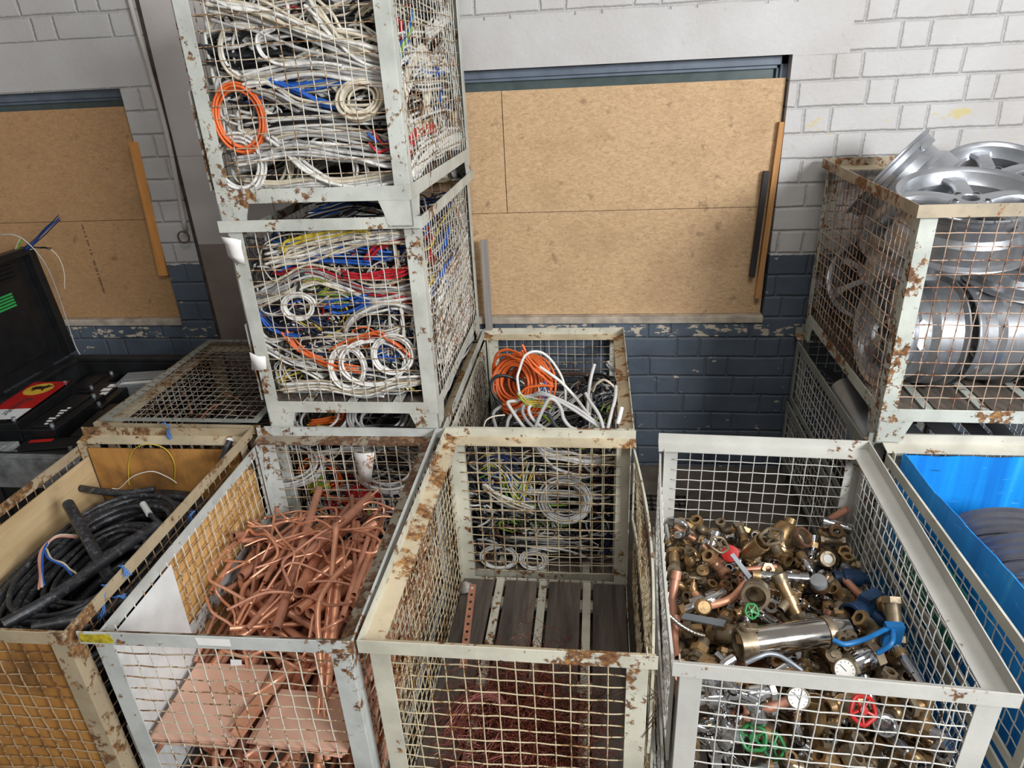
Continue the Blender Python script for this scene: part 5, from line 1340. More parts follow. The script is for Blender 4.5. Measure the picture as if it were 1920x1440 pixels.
# right side of the topmost box
def rt_(pts, x): return [at(u, v, 0, x) for u, v in pts]
for lab, pts, n, r, cols, sp in [
    ('hank of cream cables hanging behind the right mesh of the topmost box', [(765, 250), (752, 200), (760, 140), (785, 95), (800, 140), (795, 220), (780, 240)], 14, 0.007, ['cream', 'white', 'cream'], 0.02),
    ('blue cables behind the right mesh near the front post of the topmost box', [(742, 130), (748, 95), (765, 60), (770, 20)], 6, 0.006, ['blue', 'green', 'blue'], 0.014),
    ('second blue cable bunch farther along the right mesh of the topmost box', [(813, 110), (818, 140), (826, 175)], 6, 0.007, ['blue'], 0.016),
    ('red cables low behind the right mesh of the topmost box', [(760, 290), (775, 250), (795, 245), (812, 240)], 8, 0.006, ['red'], 0.02),
    ('white cables massed low behind the right mesh of the topmost box', [(770, 320), (790, 290), (815, 270), (840, 255), (865, 250)], 14, 0.0075, ['white'], 0.03),
    ('bright white cables high behind the right mesh of the topmost box', [(800, 65), (820, 45), (840, 30), (858, 60)], 12, 0.0075, ['white'], 0.02),
    ('orange strap end hanging at the far right of the topmost box', [(850, 115), (855, 140), (858, 165), (862, 200)], 3, 0.006, ['orange', 'yellow'], 0.01),
]:
    bundle('cable_bundle', lab, rt_(pts, -0.062), n, r, cols, sp, 'cable bundles at the right mesh of the topmost box', dy=0.05, clipx=-0.060)

# middle box, front
MB_ = [
    ('yellow cables near the top of the middle box', [(530, 478), (540, 462), (580, 452), (640, 440), (690, 440)], 5, 0.0055, ['yellow', 'cream', 'yellow'], 0.012),
    ('white cables filling the top edge of the middle box', [(500, 490), (560, 478), (640, 455), (720, 440), (772, 440)], 14, 0.006, ['white', 'light_grey', 'cream'], 0.022),
    ('bright red cables rising to the upper right of the middle box', [(686, 495), (705, 470), (735, 455), (772, 448)], 5, 0.006, ['red'], 0.010),
    ('long dark red cables crossing the upper middle of the middle box', [(510, 512), (570, 504), (625, 520), (680, 545), (730, 552), (775, 566)], 4, 0.0058, ['red', 'red', 'brown'], 0.010),
    ('red cables level in front of the red rising bunch', [(640, 512), (690, 518), (740, 510), (778, 498)], 4, 0.0056, ['red'], 0.010),
    ('bright blue cable arc at the upper left of the middle box', [(520, 508), (545, 493), (580, 488), (630, 490), (690, 494)], 3, 0.0052, ['blue'], 0.006),
    ('big white cable mass across the centre of the middle box', [(470, 565), (520, 545), (580, 520), (640, 535), (700, 560), (780, 545)], 14, 0.006, ['white', 'light_grey', 'cream', 'grey'], 0.028),
    ('thick black cable hanging straight down at the left centre of the middle box', [(563, 455), (572, 480), (566, 520), (553, 562)], 1, 0.0085, ['charcoal'], 0.0),
    ('blue wires bent at the left edge of the middle box', [(468, 556), (480, 585), (500, 610), (530, 625), (560, 628)], 4, 0.0042, ['blue', 'dark_blue'], 0.010),
    ('blue wire bunch in the centre of the middle box', [(608, 575), (650, 568), (690, 560), (640, 585), (620, 580)], 7, 0.004, ['blue', 'blue', 'dark_blue'], 0.014),
    ('grey cable arches right of centre in the middle box', [(640, 625), (665, 595), (700, 578), (740, 575), (785, 590)], 8, 0.0062, ['light_grey', 'white', 'grey'], 0.014),
    ('black cable bow under the grey arches in the middle box', [(650, 640), (680, 605), (730, 595), (788, 612)], 8, 0.0065, ['black', 'charcoal'], 0.014),
    ('orange cable bundle sagging through the lower middle box', [(530, 628), (560, 660), (600, 682), (640, 695), (670, 700)], 6, 0.0052, ['orange'], 0.012),
    ('orange cables swinging up to the right in the lower middle box', [(620, 665), (660, 645), (705, 632), (740, 650), (775, 680)], 4, 0.0052, ['orange', 'orange', 'red'], 0.010),
    ('white cable bow along the left edge of the middle box', [(545, 635), (500, 640), (478, 600), (490, 548), (520, 535)], 2, 0.006, ['white'], 0.01),
    ('white cables slanting down from the left in the lower middle box', [(490, 650), (520, 670), (580, 700), (640, 735), (720, 742)], 8, 0.0058, ['white', 'light_grey'], 0.016),
    ('white cables along the floor of the middle box', [(530, 735), (600, 730), (680, 742), (740, 725), (795, 718)], 12, 0.0055, ['white', 'cream', 'light_grey'], 0.018),
    ('black wire mass at the left of the middle box behind the mesh', [(500, 600), (540, 590), (580, 600), (620, 620), (560, 640)], 20, 0.006, ['black', 'charcoal', 'dark_blue'], 0.035),
    ('green and yellow wires in the centre left of the middle box', [(570, 535), (590, 528), (620, 540), (600, 555), (680, 560)], 5, 0.0035, ['green', 'yellow'], 0.012),
]
for k, (lab, pts, n, r, cols, sp) in enumerate(MB_):
    yy = 1.275 + 0.011 * ((k * 5) % 4) + (0.045 if cols[0] == 'black' else 0)
    bundle('cable_bundle', lab, fr_(pts, yy), n, r, cols, sp, 'cable bundles in the middle box', dy=0.03, clipy=1.266)
for lab, c, R_, tn, sq in (('pair of white cable rings low in the centre of the middle box', (652, 690), 0.075, 4, 1.25), ('white cable rings at the lower right of the middle box', (737, 665), 0.085, 5, 0.95),
                   ('small white cable rings near the centre left of the middle box', (560, 575), 0.065, 3, 0.8), ('wide white cable ring around the white rings in the middle box', (700, 680), 0.14, 2, 0.7)):
    coil('cable_coil', lab, at(c[0], c[1], 1, 1.29), (0.1, -0.95, 0.15), R_, tn, 0.0055, 0.010, 'white', sq, 0, 'white rings in the middle box')
for lab, pts, n, r, cols, sp in [
    ('blue cables behind the right mesh of the middle box', [(838, 430), (832, 460), (828, 500), (835, 540), (862, 500)], 8, 0.005, ['blue'], 0.02),
    ('orange cables low behind the right mesh of the middle box', [(858, 585), (868, 600), (872, 620), (850, 640)], 6, 0.0055, ['orange'], 0.014),
    ('short white cable ends massed behind the right mesh of the middle box', [(815, 620), (830, 560), (850, 520), (870, 470), (885, 440), (880, 520), (860, 600), (830, 680)], 34, 0.0055, ['white', 'light_grey', 'white', 'grey'], 0.075),
    ('white cable bunch at the bottom of the right mesh of the middle box', [(825, 735), (845, 690), (865, 655), (890, 620)], 22, 0.0055, ['white', 'light_grey'], 0.035),
    ('red cables at the top front of the right mesh of the middle box', [(800, 440), (806, 460), (802, 480), (812, 500)], 5, 0.005, ['red'], 0.012),
]:
    bundle('cable_bundle', lab, rt_(pts, -0.068), n, r, cols, sp, 'cable bundles at the right mesh of the middle box', dy=0.06, clipx=-0.060)
bundle('cable_bundle', 'dark blue and black wire bunch on top of the middle box, under the topmost', [at(u, v, 1, 1.40) for u, v in ((575, 408), (620, 395), (660, 385), (700, 388), (726, 400))], 34, 0.0035, ['dark_blue', 'black', 'blue', 'grey', 'black', 'white'], 0.020, dy=0.12)

# bottom box: coils seen through the back mesh of the copper box
for lab, u, v, y, nrm, R_, tn, sq in (
    ('large loose grey cable coil behind the copper box, left of the white tag', 540, 870, 1.30, (0.05, -0.7, 0.7), 0.15, 9, 0.62),
    ('grey cable coil right of the white tag behind the copper box', 730, 880, 1.30, (-0.1, -0.7, 0.7), 0.15, 10, 0.62),
    ('grey cable rings on top of the bottom box, left, under the middle box', 600, 785, 1.42, (0.1, -0.55, 0.85), 0.13, 9, 0.8),
    ('grey cable rings on top of the bottom box, right, under the middle box', 715, 782, 1.42, (-0.1, -0.5, 0.85), 0.14, 10, 0.8)):
    coil('cable_coil', lab, at(u, v, 1, y), nrm, R_, tn, 0.0062, 0.035, 'light_grey', sq, 0, 'grey coils in the bottom box')
bundle('cable_bundle', 'red cable bundle behind the back mesh of the copper box', fr_([(650, 930), (680, 915), (710, 918), (705, 925), (660, 925)], 1.285), 14, 0.005, ['red'], 0.010, dy=0.02)
bundle('cable_bundle', 'yellow green wires behind the left of the copper box back mesh', fr_([(575, 915), (600, 895), (590, 910), (615, 905), (580, 920)], 1.285), 10, 0.003, ['yellow', 'green'], 0.014, dy=0.02)
bundle('cable_bundle', 'orange cables on top of the bottom box under the middle box', [at(u, v, 1, 1.44) for u, v in ((580, 798), (640, 790), (645, 778), (650, 798))], 4, 0.006, ['orange'], 0.012)

# rusty box by the wall: what shows through the mesh of the empty box
coil('cable_coil', 'round coil of pale wire behind the back mesh of the empty box', at(1058, 938, 1, 1.320), (-0.1, -0.9, 0.35), 0.105, 16, 0.004, 0.022, 'light_grey', 0.9, 0, 'coils behind the empty box')
coil('cable_coil', 'flat white wire coil at the lower left behind the back mesh of the empty box', at(935, 1045, 1, 1.315), (0, -0.75, 0.65), 0.085, 6, 0.004, 0.012, 'white', 0.6, 0, 'coils behind the empty box')
coil('cable_coil', 'small white wire coil at the bottom centre behind the back mesh of the empty box', at(1000, 1050, 1, 1.315), (0, -0.75, 0.65), 0.06, 7, 0.004, 0.012, 'white', 0.7, 0, 'coils behind the empty box')
bundle('cable_bundle', 'white cables crossing high behind the back mesh of the empty box', fr_([(1000, 835), (1020, 855), (1060, 862), (1100, 868), (1150, 866)], 1.32), 5, 0.0065, ['white', 'white', 'light_grey'], 0.018, dy=0.02)
bundle('cable_bundle', 'cream cables slanting down left behind the back mesh of the empty box', fr_([(905, 912), (930, 928), (965, 945), (1000, 958)], 1.312), 6, 0.005, ['cream', 'white'], 0.012, dy=0.02)
bundle('cable_bundle', 'grey cable slanting from the top centre behind the back mesh of the empty box', fr_([(1006, 832), (1015, 850), (1040, 880), (1080, 895)], 1.315), 2, 0.007, ['light_grey', 'grey'], 0.01, dy=0.02)
bundle('cable_bundle', 'thin coloured wires clustered left of the pale coil behind the empty box', fr_([(905, 880), (930, 870), (960, 900), (985, 920), (950, 890), (970, 930), (990, 880)], 1.33), 26, 0.0028, ['green', 'yellow', 'dark_blue', 'cream', 'blue', 'white'], 0.03, dy=0.03)

# on top of the rusty box by the wall
coil('cable_coil', 'big tangled orange cable coil standing on the rusty box by the wall', at(978, 722, 1, 1.80), (-0.5, -0.75, 0.42), 0.115, 34, 0.0060, 0.062, 'orange', 1.0, 0.3, axial=0.085)
def ex(pts, y0, y1): return [at(880 + u / 6, 640 + v / 6, 1, y0 + (y1 - y0) * k / max(1, len(pts) - 1)) for k, (u, v) in enumerate(pts)]
LOOSE = [
    ('orange cable loop arching high over the left of the orange coil', [(270, 340), (280, 230), (330, 150), (420, 125), (520, 150), (620, 190)], 1.85, 1.75, 0.0062, 'orange', 3),
    ('orange cable ends slanting across the front of the orange coil', [(590, 110), (650, 220), (740, 330), (850, 430), (930, 490)], 1.68, 1.62, 0.0065, 'orange', 3),
    ('orange cable bow in front of the orange coil opening', [(580, 580), (640, 530), (740, 505), (850, 498), (950, 505)], 1.60, 1.58, 0.0065, 'orange', 1),
    ('white cable arching over the orange coil', [(565, 600), (540, 420), (560, 330), (600, 210), (640, 150), (720, 115), (820, 130), (910, 200), (990, 310), (1050, 430), (1080, 560), (1075, 710)], 1.58, 1.68, 0.0065, 'white', 1),
    ('white cable running straight down right from the top of the orange coil', [(790, 285), (900, 360), (1020, 450), (1110, 540), (1200, 640), (1290, 760), (1350, 830)], 1.66, 1.5, 0.0078, 'white', 1),
    ('grey white cable end standing upright before the black cable ball', [(1410, 255), (1370, 400), (1345, 560), (1335, 700), (1330, 830)], 1.75, 1.6, 0.0088, 'light_grey', 1),
    ('white cable end leaning left at the right front of the rusty box by the wall', [(1305, 580), (1360, 680), (1430, 780), (1480, 880), (1510, 995)], 1.5, 1.36, 0.0085, 'light_grey', 1),
    ('white cable end bending down before the right rim of the rusty box by the wall', [(1650, 500), (1640, 640), (1600, 800), (1555, 985)], 1.55, 1.38, 0.0085, 'light_grey', 1),
    ('short white cable stub at the right front corner of the rusty box by the wall', [(1715, 740), (1695, 830), (1670, 930)], 1.42, 1.38, 0.0105, 'white', 1),
    ('white cable hoop in the front centre of the rusty box by the wall', [(740, 975), (790, 850), (840, 740), (900, 650), (970, 670), (1030, 760), (1060, 870), (1130, 960), (1200, 990)], 1.38, 1.40, 0.0088, 'light_grey', 1),
    ('white cable bent sharply at the front left of the rusty box by the wall', [(560, 672), (480, 674), (432, 692), (480, 780), (540, 870), (600, 950), (640, 990)], 1.5, 1.36, 0.0085, 'light_grey', 1),
    ('long pale cables lying from the orange coil to the right front corner', [(570, 660), (700, 640), (800, 612), (920, 635), (1080, 720), (1250, 830), (1400, 930), (1480, 985)], 1.55, 1.38, 0.0072, 'light_grey', 4),
    ('grey cable curving down at the far left front of the rusty box by the wall', [(360, 730), (285, 785), (268, 850), (285, 920), (305, 985)], 1.5, 1.37, 0.0085, 'grey', 1),
    ('grey cable hook second from the left front of the rusty box by the wall', [(570, 760), (500, 800), (440, 880), (420, 985)], 1.48, 1.37, 0.0085, 'grey', 1),
    ('grey cable hook in the front, left of the pale hook', [(612, 715), (598, 790), (640, 880), (725, 975)], 1.45, 1.37, 0.0085, 'grey', 1),
    ('pale cable hook in the front, right of the grey hook', [(700, 700), (668, 760), (690, 840), (770, 930), (850, 985)], 1.45, 1.37, 0.0085, 'light_grey', 1),
    ('dark grey cable leaning in the front centre of the rusty box by the wall', [(865, 790), (920, 870), (985, 980)], 1.44, 1.37, 0.0088, 'charcoal', 1),
    ('black cable loop around the opening of the orange coil', [(540, 460), (430, 400), (300, 400), (240, 460), (240, 560), (280, 650), (350, 720)], 1.62, 1.55, 0.0075, 'black', 2),
    ('thin white wire arc at the far left front of the rusty box by the wall', [(160, 970), (190, 890), (270, 845), (400, 828)], 1.38, 1.42, 0.0035, 'cream', 1),
]
for lab, pts, ya, yb, r, c, n in LOOSE:
    bundle('cable_offcut', lab, ex(pts, ya, yb), n, r, [c], 0.011, 'loose cables on the rusty box', dy=0.02)
# ball of black cable at the back right
def ball(centre, R, n, r, cols, squash=0.8):
    mb = MB(); N = 40
    PP = []; MM = []
    for k in range(n):
        t = np.linspace(0, 1, N)
        a = NR.normal(0, 1, 3); a /= np.linalg.norm(a)
        b = np.cross(a, NR.normal(0, 1, 3)); b /= np.linalg.norm(b)
        th = NR.rand() * 6 + t * NR.uniform(1.5, 5)
        rad = R * NR.uniform(0.72, 1.0) * (1 + wob(t, 0.12, 0.5, 4))
        p = rad[:, None] * (np.cos(th)[:, None] * a + np.sin(th)[:, None] * b) + wob(t, R * 0.15)[:, None] * np.cross(a, b)
        p[:, 2] *= squash
        PP.append(p + np.array(centre)); MM.append(CI[cols[NR.randint(len(cols))]])
    P = np.array(PP); P[:, :, 1] = np.minimum(P[:, :, 1], 2.43); P[:, :, 0] = np.minimum(P[:, :, 0], 0.775)
    mb.tubes(P, r, 6, np.array(MM))
    return mb
tag(ball(at(1122, 748, 1, 2.12), 0.165, 230, 0.0062, ['black', 'black', 'charcoal', 'black', 'brown', 'grey', 'black']).build('cable_ball', CM, smooth=3.2), 'ball of tangled black cable at the back right of the rusty box by the wall', 'cable coil')
bundle('cable_offcut', 'flat beige cable curving over the black cable ball', ex([(1380, 560), (1430, 480), (1510, 435), (1590, 480), (1670, 570)], 1.80, 1.75), 2, 0.006, ['cream'], 0.008)
bundle('cable_offcut', 'beige cable strips standing at the back right corner behind the black ball', ex([(1555, 240), (1590, 300), (1640, 350), (1660, 420)], 2.05, 2.05), 4, 0.0065, ['cream', 'grey'], 0.012)
bundle('wire_bunch', 'blue wire ends sticking out of the orange coil', ex([(800, 620), (815, 560), (830, 500), (860, 560), (880, 610)], 1.60, 1.60), 10, 0.0025, ['blue', 'white', 'dark_blue', 'light_grey'], 0.02, cat='wires')
bundle('wire_bunch', 'bundle of thin green and grey wires across the white cables', ex([(570, 640), (620, 690), (720, 720), (830, 725), (930, 735)], 1.44, 1.42), 12, 0.0025, ['green', 'light_grey', 'grey', 'yellow'], 0.012, cat='wires')

# ------------------------------------------------------------------ thick black cable in the plywood-lined box
B1M = B1.matrix_world.copy()
BC = [M['black_cable'], M['black_cable']]
def bcoil(name, label, n, r, s0, s1, z0, z1, c=(0.42, 0.64), ab=(0.335, 0.54)):
    N = n * 36
    t = np.linspace(0, 1, N); th = -0.6 + t * n * 2 * PI
    s = s0 + (s1 - s0) * (0.5 + 0.5 * np.sin(t * n * 0.73 * 2 * PI * 0.37 + 1)) + wob(t, 0.05, n * 0.2, n * 0.6)
    cc, ss = np.cos(th), np.sin(th)
    x = c[0] + ab[0] * s * np.sign(cc) * np.abs(cc) ** 0.8 + wob(t, 0.03, n * 0.1, n * 0.4)
    y = c[1] + ab[1] * s * np.sign(ss) * np.abs(ss) ** 0.8 + wob(t, 0.03, n * 0.1, n * 0.4)
    z = z0 + (z1 - z0) * t + wob(t, 0.035, n * 0.3, n * 1.1)
    P = np.stack([np.clip(x, 0.062, 0.772), np.clip(y, 0.062, 1.178), z], -1)
    mb = MB(); mb.tubes(P[None], r, 10)
    o = mb.build(name, BC, smooth=3.2); o.matrix_world = B1M.copy()
    return tag(o, label, 'cable coil', 'coils of thick black cable')
bcoil('black_cable_coil', 'lowest coil of thick black cable at the bottom of the plywood-lined box', 16, 0.018, 0.55, 1.0, 0.28, 0.60)
bcoil('black_cable_coil', 'widest coil of thick dusty black cable lying along the plywood walls', 10, 0.0175, 0.86, 1.0, 0.56, 0.67)
bcoil('black_cable_coil', 'inner coil of black cable bending tightly at the front left of the box', 9, 0.0155, 0.42, 0.82, 0.55, 0.70)
bcoil('black_cable_coil', 'thinner black cable coil loosely on top in the middle of the box', 5, 0.010, 0.35, 0.75, 0.64, 0.73)
def stub(label, pts, r, name='cable_offcut'):
    mb = MB(); P = [at(u, v, 2, h) for u, v, h in pts]
    mb.tube(P, r, 14, n=30)
    o = mb.build(name, BC, smooth=0.9)
    return tag(o, label, 'cable', 'thick black cable ends')
stub('thick black cable end slanting up across the black coils', [(128, 945, 0.84), (150, 985, 0.82), (178, 1035, 0.79), (205, 1085, 0.75)], 0.0225)
stub('long thick black cable lying straight across the front of the coils', [(295, 985, 0.81), (240, 1020, 0.81), (170, 1070, 0.80), (90, 1125, 0.80), (5, 1172, 0.80)], 0.0215)
stub('black cable end pointing left at the back of the plywood-lined box', [(148, 915, 0.74), (180, 920, 0.74), (230, 925, 0.73), (290, 918, 0.72)], 0.0165)
stub('thick black cable half hidden along the right rim of the box', [(190, 1150, 0.72), (130, 1165, 0.73), (60, 1178, 0.75)], 0.022)
o = stub('black cable end with a white cap before the right rim', [(272, 955, 0.74), (285, 968, 0.73), (305, 985, 0.70)], 0.011)
m = MB(); a, b = at(268, 945, 2, 0.745), at(280, 964, 2, 0.738); m.tube([a, b], 0.014, 12); m.build('white_cap', M['white'], o, smooth=0.9)
o = stub('short grey black cable stub upright at the back right corner of the box', [(431, 827, 0.93), (424, 845, 0.90), (415, 870, 0.85)], 0.016)
m = MB(); a, b = at(431, 826, 2, 0.932), at(430.6, 827, 2, 0.928); m.tube([a, b], 0.0145, 12); m.build('cut_face', M['white'], o)
bundle('wire_bunch', 'stripped blue, brown and white wires curling out of the black cable', [at(u, v, 2, h) for u, v, h in ((150, 1008, 0.76), (110, 1008, 0.77), (85, 1025, 0.77), (74, 1050, 0.77), (76, 1085, 0.76), (77, 1105, 0.75))], 4, 0.0042, ['blue', 'pink', 'pink', 'cream'], 0.010, cat='wires')
bundle('wire_bunch', 'second wires bowing right from the stripped black cable', [at(u, v, 2, h) for u, v, h in ((80, 1030, 0.76), (95, 1052, 0.76), (120, 1065, 0.755), (138, 1080, 0.74))], 2, 0.0042, ['cream', 'blue'], 0.008, cat='wires')
bundle('thin_wire', 'thin yellow wire arching in front of the back plywood', [at(u, v, 1, 1.14) for u, v in ((242, 912), (241, 870), (252, 842), (280, 833), (310, 842), (327, 870), (327, 908))], 1, 0.0022, ['yellow'], cat='wire')
bundle('thin_wire', 'thin white wire looping below the yellow wire', [at(u, v, 1, 1.10) for u, v in ((210, 916), (225, 915), (250, 893), (285, 884), (315, 895), (332, 906))], 1, 0.0022, ['white'], cat='wire')

# ------------------------------------------------------------------ wheels
def wheel(label, centre, axis, roll=0.0, R=0.235, hw=0.105, style='five', mat='alu', back=False, group='alloy wheels in the rust-streaked box', name='alloy_wheel', cat='wheel'):
    root = empty(name, centre, 0, label, cat, group)
    F = frame((0, 0, 0), axis, roll)
    def put(mb, nm, mt, sm=0.6):
        o = mb.build(nm, mt, root, smooth=sm); o.data.transform(F); return o
    h = hw
    b = MB()
    prof = [(R, h), (R, h - 0.006), (R - 0.006, h - 0.010), (R - 0.015, h - 0.014), (R - 0.017, h - 0.034), (R - 0.024, h - 0.040), (R - 0.040, h - 0.060), (R - 0.041, h - 0.10), (R - 0.022, h - 0.125),
            (R - 0.020, -h + 0.016), (R - 0.012, -h + 0.012), (R - 0.002, -h + 0.007), (R, -h + 0.003), (R - 0.002, -h), (R - 0.012, -h + 0.003), (R - 0.024, -h + 0.014), (R - 0.027, h - 0.130), (R - 0.048, h - 0.10),
            (R - 0.047, h - 0.055), (R - 0.030, h - 0.034), (R - 0.022, h - 0.010), (R - 0.010, h + 0.001), (R - 0.003, h + 0.003)]
    if style == 'steel':
        prof = [(R, h), (R, h - 0.008), (R - 0.010, h - 0.014), (R - 0.013, h - 0.034), (R - 0.023, h - 0.040), (R - 0.024, h - 0.056), (R - 0.036, h - 0.064), (R - 0.036, h - 0.105), (R - 0.024, h - 0.112), (R - 0.022, h - 0.135), (R - 0.012, -h + 0.030), (R - 0.010, -h + 0.012), (R, -h + 0.008), (R, -h), (R - 0.016, -h + 0.004), (R - 0.028, -h + 0.03), (R - 0.042, h - 0.105), (R - 0.042, h - 0.060), (R - 0.020, h - 0.02), (R - 0.012, h)]
    b.lathe(prof, 72, 0, None, closed=True)
    put(b, 'rim_barrel', M[mat], 0.5)
    n, wd = {'five': (5, 0.060), 'ten': (10, 0.026), 'seven': (7, 0.036), 'steel': (0, 0)}[style]
    if style == 'steel':
        d = MB()
        d.lathe([(0.035, h - 0.075), (0.075, h - 0.072), (0.10, h - 0.045), (0.13, h - 0.035), (R - 0.05, h - 0.07), (R - 0.030, h - 0.09), (R - 0.030, h - 0.095), (R - 0.055, h - 0.076), (0.13, h - 0.041), (0.10, h - 0.051), (0.075, h - 0.078), (0.035, h - 0.081)], 48, 0, None, closed=True)
        put(d, 'wheel_disc', M[mat], 0.6)
    else:
        zf = h - 0.018
        for k in range(n):
            a = 2 * PI * k / n
            s = MB()
            rs = np.linspace(0.045, R - 0.022, 7)
            V = []
            for q, r_ in enumerate(rs):
                u = q / 6
                w0 = wd * (0.50 + 0.16 * (2 * u - 1) ** 2 + (0.35 * max(0, u - 0.7) / 0.3 if style != 'ten' else 0.1))
                zt = zf - 0.012 + 0.012 * math.sin(u * PI) - 0.006 * u
                zb = zt - 0.045 + 0.022 * u
                for sx, zz in ((-w0 * 0.78, zt), (0, zt + 0.004), (w0 * 0.78, zt), (w0, zt - 0.012), (w0 * 0.9, zb), (-w0 * 0.9, zb), (-w0, zt - 0.012)):
                    V.append((r_, sx, zz))
            Fc = []
            for q in range(6):
                for j in range(7):
                    j2 = (j + 1) % 7
                    Fc.append((q * 7 + j, (q + 1) * 7 + j, (q + 1) * 7 + j2, q * 7 + j2))
            Fc += [tuple(range(6, -1, -1)), tuple(range(42, 49))]
            s.add(V, Fc, 0, Matrix.Rotation(a, 4, 'Z'))
            put(s, 'spoke', M[mat], 0.7)
        hb = MB()
        hb.lathe([(0.030, zf - 0.060), (0.074, zf - 0.056), (0.078, zf - 0.020), (0.070, zf - 0.008), (0.034, zf - 0.002), (0.031, zf - 0.006), (0.030, zf - 0.03)], 40, 0, None, closed=True)
        for k in range(5):
            a = 2 * PI * (k + 0.5) / 5
            hb.lathe([(0.0125, 0), (0.0125, 0.0022), (0.0145, 0.0026), (0.0145, -0.002)], 16, 0, Matrix.Translation((0.054 * math.cos(a), 0.054 * math.sin(a), zf - 0.0058)))
            hb.lathe([(0, 0.0012), (0.0127, 0.0012)], 16, 1, Matrix.Translation((0.054 * math.cos(a), 0.054 * math.sin(a), zf - 0.0058)))  # dark disc paints the shade inside a bolt hole
        hb.lathe([(0, zf - 0.035), (0.0305, zf - 0.035)], 24, 1)  # dark disc paints the shade in the centre bore
        put(hb, 'hub', [M[mat], M['darkline']], 0.5)
    return root


ww = wheel
ww('large five-spoke alloy wheel lying face up at the front of the wheel pile', (2.095, 1.525, 1.785), (-0.04, -0.22, 0.97), 0.35, 0.262, 0.105, 'five')
ww('alloy wheel leaning on its edge at the back left, highest on the pile', (2.06, 2.04, 1.82), (-0.70, 0.42, 0.58), 0.0, 0.235, 0.105, 'five')
ww('alloy wheel tilted towards the left at the back right of the pile', (2.415, 2.03, 1.80), (-0.12, -0.42, 0.88), 0.5, 0.225, 0.10, 'five')
ww('dark-edged alloy wheel at the far right top of the pile', (2.45, 1.72, 1.60), (0.20, -0.15, 0.97), 0.2, 0.12 + 0.10, 0.10, 'seven', 'alu2')
ww('alloy wheel lying flat behind the left mesh, under the leaning wheel', (2.065, 1.76, 1.555), (0.08, -0.10, 0.99), 0.0, 0.225, 0.10, 'ten', 'alu2')
ww('alloy wheel standing on edge at the front left, its face against the left mesh', (1.965, 1.50, 1.318), (-0.985, -0.10, 0.06), 0.3, 0.236, 0.115, 'five', 'alu2')
ww('alloy wheel standing on edge second from the left, barrel to the front mesh', (2.225, 1.53, 1.305), (-0.985, -0.12, 0.04), 0.1, 0.224, 0.110, 'ten')
ww('alloy wheel standing on edge third from the left behind the front mesh', (2.470, 1.56, 1.300), (-0.985, -0.10, 0.02), 0.1, 0.220, 0.105, 'seven', 'alu2')
ww('alloy wheel lying tilted in the right middle of the pile, below the large wheel', (2.385, 1.585, 1.605 - 0.015), (0.05, -0.20, 0.98), 0.7, 0.205, 0.085, 'five', 'alu2')
ww('dark alloy wheel leaning on its rim at the back left behind the left mesh', (2.09, 2.17, 1.34), (-0.62, -0.60, 0.50), 0.2, 0.235, 0.10, 'seven', 'alu2')
ww('alloy wheel standing at the back right corner of the wheel box', (2.40, 2.22, 1.32), (-0.5, -0.8, 0.30), 0.2, 0.230, 0.10, 'ten', 'alu2')
ww('alloy wheel at the back middle of the pile under the leaning wheel', (2.18, 2.10, 1.58), (0.1, -0.3, 0.94), 0.2, 0.225, 0.10, 'five', 'alu2')
GS = 'steel wheels in the blue-lined box'
for k, (c, ax) in enumerate((((2.26, 0.94, 0.535), (-0.22, -0.90, -0.30)), ((2.27, 0.75, 0.555), (-0.28, -0.88, -0.26)), ((2.28, 0.55, 0.565), (-0.25, -0.90, -0.2)), ((2.29, 0.34, 0.56), (-0.22, -0.92, -0.2)), ((2.24, 0.80, 0.26), (0, 0, 1)), ((2.22, 0.32, 0.25), (0.05, 0, 1)), ((2.42, 1.02, 0.34), (0, 0.3, 1)))):
    lab = ['dark steel wheel rim farthest back in the blue-lined box', 'dark steel wheel rim overlapping the back one in the blue-lined box', 'silver steel wheel rim third from the back in the blue-lined box',
           'silver steel wheel rim nearest the front of the blue-lined box', 'steel wheel rim buried in the middle of the blue-lined box', 'steel wheel rim buried at the front of the blue-lined box', 'steel wheel rim buried at the back of the blue-lined box'][k]
    wheel(lab, c, (-ax[0], -ax[1], -ax[2]), 0, (0.265, 0.265, 0.26, 0.255, 0.23, 0.23, 0.14)[k], 0.10, 'steel', 'steel' if k in (2, 3) else 'steelw', group=GS, name='steel_wheel')

# ------------------------------------------------------------------ blue plastic liner
def corr_sheet(name, label, pts_top, pts_bot, th, mat):
    """thin folded sheet between an upper and a lower line"""
    n = len(pts_top)
    V = [tuple(p) for p in pts_bot] + [tuple(p) for p in pts_top]
    mb = MB(); mb.add(V, [(i, i + 1, n + i + 1, n + i) for i in range(n - 1)])
    o = mb.build(name, mat)
    s = o.modifiers.new('thickness', 'SOLIDIFY'); s.thickness = th
    return tag(o, label, 'plastic sheet', 'blue plastic liner sheets')
yy_ = np.linspace(0.05, 1.17, 26)
q = random.Random(4)
topz = [0.935 + 0.02 * math.sin(y * 5) + q.uniform(-0.004, 0.004) for y in yy_]
corr_sheet('plastic_liner', 'blue plastic sheet standing along the left wall of the blue-lined box', [(1.905 + 0.012 * math.sin(y * 3), y, z) for y, z in zip(yy_, topz)], [(1.885, y, 0.155) for y in yy_], 0.004, M['liner'])
xx_ = np.linspace(1.90, 2.62, 18)
corr_sheet('plastic_liner', 'blue plastic sheet across the back of the blue-lined box', [(x, 1.178 + 0.004 * math.sin(x * 30), 0.905) for x in xx_], [(x, 1.172, 0.155) for x in xx_], 0.004, M['liner'])
corr_sheet('plastic_liner', 'blue plastic sheet along the right wall of the blue-lined box', [(2.628, y, 0.905) for y in yy_], [(2.625, y, 0.155) for y in yy_], 0.004, M['liner'])
